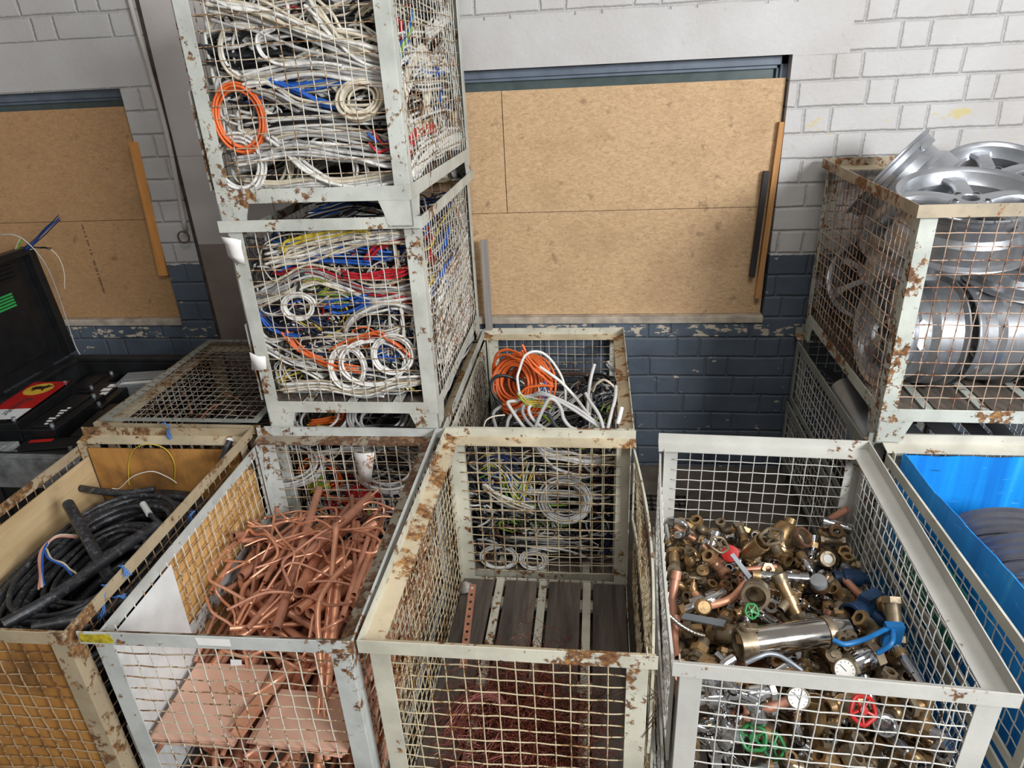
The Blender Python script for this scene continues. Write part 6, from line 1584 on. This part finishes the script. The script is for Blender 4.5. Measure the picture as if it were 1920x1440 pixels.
corr_sheet('plastic_liner', 'blue plastic sheet inside the front mesh of the blue-lined box', [(x, 0.045, 0.86) for x in xx_], [(x, 0.045, 0.155) for x in xx_], 0.004, M['liner'])
mb = MB(); mb.box(1.866, 1.871, 0.50, 0.95, 0.50, 0.78)
tag(mb.build('green_panel', m_plain('green_panel', '#2f8f78', 0.5)), 'green plastic panel wedged between the blue liner and the box side mesh', 'panel')

# ------------------------------------------------------------------ sheet metal in the box under the wheels
def bent(name, label, pts, w, d, mat, th=0.003):
    """strip of sheet metal along points, w wide towards direction d"""
    P = cr(pts, 24); d = np.array(Vector(d).normalized()) * w
    V = [tuple(p) for p in P] + [tuple(p + d) for p in P]
    n = len(P)
    mb = MB(); mb.add(V, [(i, i + 1, n + i + 1, n + i) for i in range(n - 1)])
    o = mb.build(name, mat, smooth=0.8)
    s = o.modifiers.new('thickness', 'SOLIDIFY'); s.thickness = th
    return tag(o, label, 'sheet metal', 'scrap sheet metal under the wheels')
m = MB(); pipe(m, [(1.865, 1.34, 0.80), (1.875, 1.60, 0.845), (1.885, 1.83, 0.885)], 0.075, 0.072, 28)
tag(m.build('galvanised_duct', M['steel'], smooth=0.8), 'pale galvanised round duct lying in the box under the wheels', 'duct')
bent('metal_sheet', 'dark bent metal sheet standing in the back left of the box under the wheels', [(1.84, 2.05, 0.62), (1.95, 2.10, 0.80), (2.10, 2.12, 0.88)], 0.35, (0.2, -0.9, -0.25), M['steelw'])
bent('metal_sheet', 'grey curved metal sheet behind the galvanised duct', [(1.86, 1.86, 0.80), (1.95, 1.90, 0.86), (2.10, 1.92, 0.90), (2.3, 1.93, 0.88)], 0.22, (0.1, -0.9, -0.1), M['steel'])
for k in range(6):
    x = 1.98 + 0.10 * k
    m = MB(); m.box(-0.035, 0.035, -0.45, 0.45, -0.002, 0.002)
    o = m.build('metal_strip', M['steel'] if k % 2 else M['steelw'])
    o.matrix_world = Matrix.Translation((x, 1.84, 0.80 + 0.02 * (k % 3))) @ Euler((0.05 * (k % 2), 0.25 - 0.1 * k, 0.28 - 0.06 * k)).to_matrix().to_4x4()
    o.matrix_world = Matrix.Translation((x, 1.84, 0.80 + 0.02 * (k % 3))) @ Euler((0.03 * (k % 2), 0.15 - 0.06 * k, 0.12 - 0.04 * k)).to_matrix().to_4x4()
    tag(o, 'long %s metal strip lying in the box under the wheels' % ('galvanised' if k % 2 else 'dark'), 'metal strip', ('galvanised' if k % 2 else 'dark') + ' strips in the box under the wheels')
m = MB()
for k in range(14):
    a = NR.uniform(0, 3.1); x, y = NR.uniform(2.0, 2.4), NR.uniform(1.55, 2.15)
    m.box(-0.16, 0.16, -0.06, 0.06, -0.002, 0.002, k % 2, Matrix.Translation((x, y, 0.2 + 0.035 * k)) @ Euler((NR.uniform(-.4, .4), NR.uniform(-.4, .4), a)).to_matrix().to_4x4())
tag(m.build('scrap_metal', [M['steelw'], M['steel']]), 'loose dark sheet metal scrap filling the box under the wheels', 'scrap metal', kind='stuff')
m = MB(); m.hexa([(1.858, 1.90, 0.80), (1.868, 1.93, 0.80), (1.91, 1.91, 0.845), (1.90, 1.885, 0.845), (1.858, 1.90, 0.815), (1.868, 1.93, 0.815), (1.91, 1.91, 0.86), (1.90, 1.885, 0.86)])
tag(m.build('cream_offcut', M['paper']), 'small cream offcut beside the galvanised duct', 'offcut')

# ------------------------------------------------------------------ plywood and sheet linings
def lining(box, nm, mat, x0, x1, y0, y1, z0, z1, label=None):
    mb = MB(); mb.box(x0, x1, y0, y1, z0, z1)
    return mb.build(nm, mat, box, label=label, bevel=0.001)
lining(B1, 'plywood_lining', M['ply'], 0.04, 0.79, 1.186, 1.196, 0.150, 0.885)
lining(B1, 'plywood_lining', M['ply_p'], 0.028, 0.038, 0.05, 1.18, 0.150, 0.845, 'pale worn plywood')
lining(B1, 'plywood_lining', M['ply'], 0.075, 0.79, 0.044, 0.053, 0.150, 0.880)
# copper box: plywood and white sheet behind its left gate
mb = MB()
mb.prism([(0.40, 0.16), (1.15, 0.16), (1.15, 0.80), (1.05, 0.86), (0.42, 0.86), (0.36, 0.70)], -0.018, -0.010, axis=0)
o = mb.build('plywood_panel', M['ply_l'], B2, label='light plywood behind the left mesh'); bm_fix(o)
mb = MB(); mb.prism([(0.05, 0.16), (0.41, 0.16), (0.43, 0.86), (0.05, 0.86)], 0.0185, 0.0215, axis=0)
o = mb.build('white_panel', M['white'], B2, label='white sheet inside the front of the left mesh'); bm_fix(o)

# paper tags, plastic tag, ties
def leaf(name, label, pts, mat, th=0.0015, cat='tag', parent=None):
    """crumpled tag from rows of points"""
    R_ = len(pts); C_ = len(pts[0])
    V = [tuple(p) for row in pts for p in row]
    F = [(r * C_ + c, r * C_ + c + 1, (r + 1) * C_ + c + 1, (r + 1) * C_ + c) for r in range(R_ - 1) for c in range(C_ - 1)]
    mb = MB(); mb.add(V, F)
    o = mb.build(name, mat, smooth=0.5 if R_ > 2 else None)
    s = o.modifiers.new('thickness', 'SOLIDIFY'); s.thickness = th
    return tag(o, label, cat)
A = lambda u, v, y: at(u, v, 1, y)
leaf('paper_tag', 'torn white paper stuck on the upper left post of the middle box', [[A(415, 444, 1.225), A(432, 446, 1.232), A(452, 450, 1.238)], [A(422, 458, 1.238), A(436, 460, 1.226), A(453, 464, 1.236)], [A(428, 480, 1.240), A(442, 482, 1.232), A(458, 484, 1.238)], [A(442, 492, 1.240), A(452, 494, 1.236), A(459, 494, 1.240)]], M['paper'])
t_ = leaf('paper_tag', 'white paper tag with small holes on the lower left post of the middle box', [[A(468, 660, 1.226), A(484, 668, 1.236), A(498, 668, 1.238)], [A(471, 676, 1.238), A(484, 678, 1.236), A(499, 680, 1.238)], [A(472, 694, 1.238), A(486, 694, 1.236), A(500, 692, 1.232)]], M['paper'])
leaf('plastic_tag', 'white rust-stained plastic tag wired to the back mesh of the copper box', [[A(664, 848, 1.19), A(682, 850, 1.184), A(702, 848, 1.19)], [A(668, 866, 1.186), A(684, 866, 1.182), A(701, 864, 1.186)], [A(673, 886, 1.186), A(686, 886, 1.182), A(698, 886, 1.186)], [A(676, 903, 1.188), A(688, 904, 1.184), A(697, 902, 1.188)]], m_paint('stained_white_plastic', '#e2e2e0', 0.5, 40.0, rustcol='#9a5f28'), 0.003)
leaf('paper_label', 'torn white label strip on the front rim of the copper box', [[A(365, 1196, -0.0165), A(430, 1199, -0.0155)], [A(372, 1209, -0.0165), A(433, 1212, -0.0155)]], M['paper'], 0.0008, 'label')
leaf('paper_scrap', 'small white paper scrap on the front mesh of the copper box', [[A(432, 1236, 0.012), A(452, 1237, 0.012)], [A(433, 1248, 0.012), A(454, 1247, 0.012)]], M['paper'], 0.0008, 'paper')
leaf('cloth_scrap', 'crumpled white plastic scrap at the back left floor of the empty box', [[at(862, 1096, 2, 0.16), at(872, 1090, 2, 0.19), at(888, 1094, 2, 0.165)], [at(860, 1106, 2, 0.165), at(874, 1100, 2, 0.2), at(890, 1104, 2, 0.17)], [at(864, 1114, 2, 0.155), at(876, 1111, 2, 0.175), at(884, 1112, 2, 0.155)]], M['paper'], 0.001, 'scrap')
# perforated copper strap leaning in the empty box
p0, p1 = at(886, 1196, 2, 0.150), at(873, 1102, 2, 0.30)
p0, p1 = Vector((0.120, 0.66, 0.150)), Vector((0.100, 1.07, 0.235))
d = (p1 - p0).normalized(); sd = Vector((1, 0, 0)); nn = d.cross(sd)
m = MB(); L = (p1 - p0).length
Fm = Matrix((sd.to_4d(), d.to_4d(), nn.to_4d(), (0, 0, 0, 1))).transposed(); Fm[3][3] = 1; Fm[0][3], Fm[1][3], Fm[2][3] = p0; Fm[3][0] = Fm[3][1] = Fm[3][2] = 0
nh = 11; w2 = 0.016
for k in range(nh):
    y0, y1 = L * k / nh, L * (k + 1) / nh; yc = (y0 + y1) / 2
    ring_pts = [(0.0075 * math.cos(a), yc + 0.0075 * math.sin(a)) for a in [PI / 8 + 2 * PI * j / 8 for j in range(8)]]
    outer_pts = [(w2, yc + 0.007), (0.007, y1), (-0.007, y1), (-w2, yc + 0.007), (-w2, yc - 0.007), (-0.007, y0), (0.007, y0), (w2, yc - 0.007)]
    V = [(a, b, 0) for a, b in outer_pts] + [(a, b, 0) for a, b in ring_pts] + [(w2, y1, 0), (-w2, y1, 0), (-w2, y0, 0), (w2, y0, 0)]
    Fc = [(j, (j + 1) % 8, 8 + (j + 1) % 8, 8 + j) for j in range(8)] + [(0, 16, 1), (2, 17, 3), (4, 18, 5), (6, 19, 7)]
    m.add(V, Fc, 0, Fm)
o = m.build('perforated_strap', M['copper_d']); s_ = o.modifiers.new('thickness', 'SOLIDIFY'); s_.thickness = 0.002
tag(o, 'perforated copper strap leaning on the floor at the back left of the empty box', 'strap')

# hair-thin copper wire on the floor of the empty box
mb = MB(); N = 22; PP = []; MM = []
for k in range(1500):
    t = np.linspace(0, 1, N)
    c = np.array([NR.normal(0.40, 0.13), NR.normal(0.36, 0.17), 0.16 + abs(NR.normal(0, 0.035))])
    a = NR.uniform(0, 6.28); L = NR.uniform(0.06, 0.26)
    bend_ = NR.uniform(-3.5, 3.5)
    th = a + bend_ * (t - 0.5)
    dx, dy = np.cumsum(np.cos(th)) * L / N, np.cumsum(np.sin(th)) * L / N
    p = np.stack([c[0] + dx - dx.mean(), c[1] + dy - dy.mean(), c[2] + wob(t, 0.02)], -1)
    p[:, 0] = np.clip(p[:, 0], 0.05, 0.78); p[:, 1] = np.clip(p[:, 1], 0.05, 1.1); p[:, 2] = np.maximum(p[:, 2], 0.15)
    PP.append(p); MM.append(0 if NR.rand() < 0.8 else 1)
mb.tubes(np.array(PP), NR.uniform(0.0007, 0.0016, len(PP)), 4, np.array(MM), cap=False)
tag(mb.build('copper_wire_tangle', [M['hair'], M['hair_p']], smooth=3.2), 'tangle of fine reddish copper wire on the floor of the empty box', 'wire', kind='stuff')
for lab, pts in (('pink copper wire hank arching at the left of the wire tangle', [(0.13, 0.36, 0.17), (0.19, 0.42, 0.24), (0.28, 0.45, 0.25), (0.36, 0.42, 0.18)]),
                 ('lower pink copper wire hank at the front left of the wire tangle', [(0.10, 0.12, 0.17), (0.18, 0.17, 0.20), (0.28, 0.19, 0.19)])):
    C = cr(pts, 18); P = []
    for k in range(70):
        t = np.linspace(0, 1, 18)
        fan = (1 - t)[:, None] ** 2 * NR.normal(0, 0.022, 3)
        P.append(C + NR.normal(0, 0.006, 3) + fan + np.stack([wob(t, 0.006) for _ in range(3)], -1))
    m = MB(); m.tubes(np.maximum(np.array(P), [-1, -1, 0.150]), 0.0010, 4, 0, cap=False)
    tag(m.build('copper_wire_hank', M['hair_p'], smooth=3.2), lab, 'wire')

bundle('thin_wire', 'rusty thin wire twisted around the right front post of the empty box', [A(u, v, 0.017) for u, v in ((1150, 1310), (1175, 1305), (1205, 1322), (1238, 1310), (1230, 1345), (1205, 1380))], 2, 0.0012, ['brown'], 0.004, cat='wire')
bundle('thin_wire', 'dark thin wires hanging outside the right front post of the empty box', [A(u, v, 0.018) for u, v in ((1222, 1300), (1235, 1320), (1228, 1350), (1212, 1370), (1204, 1380))], 2, 0.0012, ['black'], 0.004, cat='wire')
for lab, uvz in (('blue string tie hanging from the right rim of the plywood-lined box, nearest the front', [(197, 1098, 0.965), (196, 1115, 0.95), (194, 1140, 0.90), (188, 1160, 0.86)]),
                 ('blue string knot on the right rim of the plywood-lined box, middle one', [(228, 1062, 0.975), (236, 1070, 0.972), (240, 1080, 0.955)]),
                 ('blue string tie on the back rim of the plywood-lined box', [(308, 794, 0.985), (318, 800, 0.975), (314, 812, 0.95), (322, 828, 0.92)]),
                 ('frayed blue string lying between the plywood-lined box and the copper box', [(215, 1120, 0.90), (225, 1118, 0.91), (236, 1117, 0.905)]),
                 ('blue string tied high between the plywood-lined box and the copper box', [(362, 960, 0.90), (358, 966, 0.89), (357, 975, 0.87)])):
    P = [at(u, v, 2, h) for u, v, h in uvz]
    if 'back rim' in lab: P = [at(u, v, 1, 1.178) for u, v, h in uvz]
    m = MB(); N = 20; t = np.linspace(0, 1, N); C = cr(P, N)
    m.tubes(np.array([C + t[:, None] ** 2 * NR.normal(0, 0.006, 3) + np.stack([wob(t, 0.004) for _ in range(3)], -1) for _ in range(12)]), 0.0013, 5)
    m.tube([C[0] + np.array([0.008, 0, 0.004]), C[0], C[0] + np.array([-0.012, 0, 0.002])], 0.003, 6)
    tag(m.build('string_tie', M['tie'], smooth=3.2), lab, 'string')
for lab, u, v in (('yellow paint patch', 0, 0),):
    yp = m_plain('yellow_paint', '#c8b52f', 0.5, var=0.3, scale=40)
    mb = MB(); mb.prism([(0.004, 0.932), (0.105, 0.930), (0.112, 0.945), (0.10, 0.966), (0.03, 0.962), (0.008, 0.966)], -0.0012, -0.0004, axis=1)
    o = mb.build('paint_patch', yp, B2, label='yellow paint patch on the front rim'); bm_fix(o)
mb = MB(); mb.box(0.30, 0.36, 1.236, 1.2385, 0.60, 0.92); o = mb.build('yellow_mark', m_plain('yellow_board', '#b89a28', 0.6), MX, label='yellow board behind the back mesh')

# ------------------------------------------------------------------ low box with mesh lid
mb = wire_panel((0.035, 0.03, 0.978), (1, 0, 0), (0, 1, 0), (0, 0, 1), 0.76, 1.01, bend=0.003, over=0.0)
lid = empty('mesh_lid', (-1.700, 1.235, 0), 0, 'flat wire mesh lid lying on the low box left of the stack of three', 'mesh lid')
mb.build('lid_mesh', [M['wire_d']] * 2, lid, smooth=3.2)
fr = MB()
for x0, x1, y0, y1 in ((0.02, 0.055, 0.02, 1.05), (0.78, 0.815, 0.02, 1.05), (0.055, 0.78, 0.02, 0.05), (0.055, 0.78, 1.02, 1.05)): fr.box(x0, x1, y0, y1, 0.9725, 0.9765)
fr.build('lid_frame', M['paint_g5'], lid)
def low(mb): pass
tangle(G0, 'copper_scrap', 'dull copper scrap, brown wire and shade-black strands under the mesh lid', [('brown', 5), ('black', 7), ('red', 0.3)], 46, (0.18, 0.74), (2, 6), (0.003, 0.0055), D=1.07, core=0.9, chords=0.7, cat='copper scrap')  # extra black strands put the shade under the lid into the colours
for k, (uv, r) in enumerate((([(332, 722), (350, 745), (360, 775)], 0.005), ([(420, 738), (440, 745), (452, 752)], 0.005), ([(372, 790), (395, 765), (420, 755)], 0.004))):
    m = MB(); m.tube([at(u, v, 2, 0.80 + 0.02 * k) for u, v in uv], r, 8, n=14)
    tag(m.build('copper_rod', M['copper_d'], smooth=3.2), ['bent copper rod under the left of the mesh lid', 'short copper rod under the right of the mesh lid', 'curved copper rod under the front of the mesh lid'][k], 'rod')

# ------------------------------------------------------------------ black bin with car batteries
BX0, BX1, BY0, BY1, BZ = -2.66, -1.735, 1.13, 2.33, 0.85
bin_ = empty('battery_bin', (BX0, BY0, 0), 0, 'large black plastic bin full of car batteries with its lid standing open', 'bin')
mb = MB(); W_, D_ = BX1 - BX0, BY1 - BY0; t = 0.035
mb.box(0, W_, 0, t, 0.12, BZ - 0.03); mb.box(0, W_, D_ - t, D_, 0.12, BZ - 0.03); mb.box(0, t, t, D_ - t, 0.12, BZ - 0.03); mb.box(W_ - t, W_, t, D_ - t, 0.12, BZ - 0.03); mb.box(t, W_ - t, t, D_ - t, 0.12, 0.16)
for x in (0.02, W_ / 2 - 0.07, W_ - 0.16): mb.box(x, x + 0.14, 0.02, D_ - 0.02, 0.0, 0.12)
for k in range(5): mb.box(0.08 + 0.17 * k, 0.11 + 0.17 * k, -0.012, 0, 0.15, BZ - 0.08)
mb.build('bin_body', M['blackp2'], bin_, bevel=0.004)
mb = MB()
for x0, x1, y0, y1 in ((-0.03, W_ + 0.02, -0.03, 0.035), (-0.03, W_ + 0.02, D_ - 0.035, D_ + 0.03), (-0.03, 0.05, 0.035, D_ - 0.035), (W_ - 0.05, W_ + 0.02, 0.035, D_ - 0.035)): mb.box(x0, x1, y0, y1, BZ - 0.03, BZ)
mb.build('bin_rim', M['blackp2'], bin_, bevel=0.008)
mb = MB(); mb.box(-0.032, W_ + 0.022, -0.036, -0.0302, BZ - 0.16, BZ + 0.001); mb.box(-0.032, W_ + 0.022, -0.036, 0.005, BZ, BZ + 0.004)
mb.build('front_edge', m_plain('pale_grey_edge', '#77797a', 0.55, var=0.3), bin_, label='grey front edge')  # front edge in a lighter grey than the bin
mb = MB()
for k in range(3):
    y = 0.2 + 0.4 * k
    mb.tube([(-0.035, y - 0.05, BZ + 0.005), (-0.035, y + 0.05, BZ + 0.005)], 0.014, 10)
mb.build('hinge', M['blackp'], bin_, smooth=0.8)
# lid standing on the left rim, leaning slightly back
lidM = Matrix.Translation((-0.02, 0, BZ + 0.015)) @ Matrix.Rotation(math.radians(-4), 4, 'Y')
mb = MB(); LH = 0.70
mb.box(-0.03, 0.0, 0.0, D_, 0.0, LH, 0, lidM)
mb.box(0.0, 0.05, D_ - 0.05, D_, 0.02, LH, 0, lidM); mb.box(0.0, 0.05, 0, 0.05, 0.02, LH, 0, lidM); mb.box(0.0, 0.05, 0.05, D_ - 0.05, LH - 0.04, LH, 0, lidM)
mb.box(0.0, 0.012, 0.12, D_ - 0.15, 0.08, LH - 0.14, 0, lidM)
for k in range(4): mb.box(0.0, 0.022, D_ - 0.42 + 0.0, D_ - 0.16, LH - 0.075 - 0.024 * k, LH - 0.065 - 0.024 * k, 0, lidM)
o = mb.build('bin_lid', M['blackp'], bin_, bevel=0.004)
mb = MB()
for k in range(5):
    mb.hexa([tuple(lidM @ Vector(p)) for p in [(0.0125, D_ - 0.40, LH - 0.225 - 0.017 * k), (0.0135, D_ - 0.40, LH - 0.225 - 0.017 * k), (0.0135, D_ - 0.245, LH - 0.225 - 0.017 * k), (0.0125, D_ - 0.245, LH - 0.225 - 0.017 * k),
             (0.0125, D_ - 0.40, LH - 0.214 - 0.017 * k), (0.0135, D_ - 0.40, LH - 0.214 - 0.017 * k), (0.0135, D_ - 0.245, LH - 0.214 - 0.017 * k), (0.0125, D_ - 0.245, LH - 0.214 - 0.017 * k)]])
mb.build('green_print', m_plain('green_print', '#2fa050', 0.5), o, label='green striped print')
for lab, pts, n, r, cols in (('pale violet wire arching from the bin lid down behind the bin', [(0, 440, 2.25), (28, 441, 2.25), (55, 458, 2.26), (85, 495, 2.30), (105, 540, 2.36), (122, 590, 2.40), (140, 645, 2.42), (152, 668, 2.42)], 1, 0.0035, ['light_grey']),
                           ('cream wire bowing right behind the bin lid', [(55, 468, 2.28), (85, 464, 2.30), (108, 480, 2.32), (120, 510, 2.33), (121, 543, 2.33)], 1, 0.003, ['cream']),
                           ('blue wires sticking up right behind the bin lid', [(42, 470, 2.26), (65, 450, 2.27), (90, 425, 2.27), (110, 407, 2.27)], 5, 0.003, ['dark_blue', 'blue', 'dark_blue']),
                           ('yellow green wires sticking up behind the bin lid', [(26, 478, 2.26), (32, 460, 2.26), (40, 445, 2.26)], 3, 0.003, ['green', 'cream']),
                           ('black wire stub pointing right behind the bin lid', [(60, 466, 2.27), (78, 466, 2.27), (95, 468, 2.27)], 2, 0.003, ['black'])):
    bundle('wire_bunch', lab, [at(u, v, 1, y) for u, v, y in pts], n, r, cols, 0.006, 'wires behind the bin lid', cat='wire', dy=0.006)

def text_mesh(s, size, mat, parent, Mx, name='lettering', ext=0.0004):
    cu = bpy.data.curves.new(name, 'FONT'); cu.body = s; cu.size = size; cu.extrude = ext; cu.align_x = 'CENTER'; cu.align_y = 'CENTER'
    tmp = bpy.data.objects.new('tmp', cu); COL.objects.link(tmp)
    bpy.context.view_layer.update()
    me = bpy.data.meshes.new_from_object(tmp.evaluated_get(bpy.context.evaluated_depsgraph_get()))
    bpy.data.objects.remove(tmp)
    me.materials.clear(); me.materials.append(mat)
    me.transform(Mx)
    o = bpy.data.objects.new(name, me); COL.objects.link(o); o.parent = parent
    return o


def battery(label, x, y, z, rz, L, W, H, body, rx=0.0, ry=0.0, cover=True):
    root = empty('car_battery', (x, y, z), 0, label, 'battery', 'car batteries in the black bin')
    root.rotation_euler = (rx, ry, rz)
    m = MB(); m.box(-L / 2, L / 2, -W / 2, W / 2, 0, H * 0.80); m.build('battery_case', body, root, bevel=0.004)
    m = MB(); m.box(-L / 2 - 0.003, L / 2 + 0.003, -W / 2 - 0.003, W / 2 + 0.003, H * 0.80, H * 0.95); m.box(-L / 2 + 0.02, L / 2 - 0.02, -W * 0.22, W * 0.22, H * 0.95, H); m.build('battery_lid', body, root, bevel=0.004)
    for s in (-1, 1):
        m = MB(); m.lathe([(0, 0), (0.012, 0), (0.010, 0.018), (0, 0.018)], 14, 0, Matrix.Translation((s * (L / 2 - 0.035), -W / 2 + 0.035, H * 0.95))); m.build('terminal', M['steel'], root, smooth=0.6)
    return root
bk, gy = M['blackp'], M['greyp']
# truck battery with the red and white label: long axis along the depth of the bin
tb = battery('big black battery with a red and white lettered label, near the bin hinge', -2.475, 1.695, 0.62, math.radians(96), 0.52, 0.235, 0.235, bk)
lz = 0.2362
m = MB(); m.box(-0.235, 0.235, -0.108, 0.108, lz - 0.0006, lz)
lab = m.build('battery_label', M['red'], tb, label='red and white printed label')
m = MB(); m.box(-0.235, -0.115, -0.108, 0.108, lz, lz + 0.0004); m.build('label_white', M['white'], lab)
m = MB(); m.lathe([(0.0, lz + 0.0004), (0.078, lz + 0.0004), (0.078, lz - 0.0004)], 32, 0, Matrix.Translation((0.135, 0.015, 0))); m.build('label_glow', m_plain('label_yellow', '#d8b23c', 0.5), lab)
bull = [(-0.055, -0.010), (-0.060, 0.018), (-0.048, 0.034), (-0.020, 0.040), (0.004, 0.034), (0.018, 0.044), (0.024, 0.060), (0.034, 0.056), (0.030, 0.040), (0.052, 0.046), (0.060, 0.062), (0.066, 0.048), (0.058, 0.028), (0.044, 0.012), (0.030, -0.006), (0.036, -0.030), (0.028, -0.034), (0.018, -0.012), (-0.018, -0.010), (-0.030, -0.034), (-0.040, -0.032), (-0.036, -0.008)]
m = MB(); m.prism([(x, y) for x, y in bull], (lz + 0.0006) / 0.9, (lz + 0.0013) / 0.9, axis=2, M=Matrix.Translation((0.14, 0.01, 0)) @ Matrix.Rotation(PI / 2 + PI, 4, 'Z') @ Matrix.Scale(0.9, 4))
o = m.build('bull_emblem', m_plain('emblem_brown', '#3a2418', 0.5), lab); bm_fix(o)
text_mesh('Banner', 0.074, M['darkline'], lab, Matrix.Translation((-0.085, -0.005, lz + 0.0006)) @ Matrix.Rotation(PI, 4, 'Z'))
q = [('long black battery with a dark cover beside the red labelled battery', -2.235, 1.66, 0.60, 92, 0.42, 0.19, 0.215, bk), ('black battery with a silver printed cover at the middle of the bin', -2.20, 1.93, 0.585, 96, 0.35, 0.18, 0.20, bk),
     ('grey topped battery near the back of the bin', -2.06, 2.14, 0.60, 10, 0.30, 0.19, 0.20, gy), ('black battery with a pale square sticker before the mesh lid box', -2.00, 1.66, 0.575, 98, 0.36, 0.18, 0.20, bk),
     ('black battery with two pale stickers near the right of the bin', -1.90, 1.93, 0.57, 90, 0.30, 0.17, 0.20, bk), ('black battery with a red and blue stripe sticker at the front', -2.10, 1.36, 0.57, 10, 0.34, 0.18, 0.20, bk),
     ('grey battery in the front left corner of the bin', -2.45, 1.28, 0.585, 4, 0.33, 0.18, 0.20, M['greyp']), ('black battery with a white 7 at the front right of the bin', -1.90, 1.24, 0.56, 2, 0.26, 0.17, 0.20, bk),
     ('black battery in the back left corner of the bin', -2.42, 2.14, 0.57, 94, 0.28, 0.18, 0.20, bk)]
for lab_, x, y, z, a, L, W, H, mt in q:
    b = battery(lab_, x, y, z, math.radians(a), L, W, H, mt)
    zt = H * 0.95 + 0.0006
    st = MB()
    if 'pale square' in lab_: st.box(-0.15, -0.09, -0.07, -0.03, zt, zt + 0.0006)
    elif 'two pale' in lab_: st.box(-0.02, 0.05, -0.07, -0.045, zt, zt + 0.0006); st.box(0.06, 0.13, -0.07, -0.045, zt, zt + 0.0006)
    elif 'stripe' in lab_: st.box(-0.14, -0.02, 0.045, 0.085, zt, zt + 0.0006)
    elif 'silver' in lab_:
        for k in range(5): st.box(-0.14 + 0.055 * k, -0.10 + 0.055 * k, -0.032 + 0.008 * (k % 2), 0.03 - 0.01 * (k % 3), H + 0.0004, H + 0.001)
    elif 'long black' in lab_:
        for k in range(7): st.box(-0.17 + 0.03 * k, -0.155 + 0.03 * k, -0.03, -0.012 + 0.01 * (k % 3), H + 0.0004, H + 0.001)
    elif 'grey topped' in lab_: st.box(-0.12, 0.08, -0.088, -0.055, zt, zt + 0.0006)
    elif 'white 7' in lab_: text_mesh('7', 0.06, M['white'], b, Matrix.Translation((-0.02, -0.055, zt))); st.box(0.02, 0.11, -0.075, -0.05, zt, zt + 0.0006)
    if st.n: st.build('sticker', M['red'] if 'stripe' in lab_ else M['paper'], b)
    if 'stripe' in lab_:
        st = MB(); st.box(-0.16, -0.02, 0.03, 0.045, zt, zt + 0.0006); st.build('sticker', M['bluep'], b)
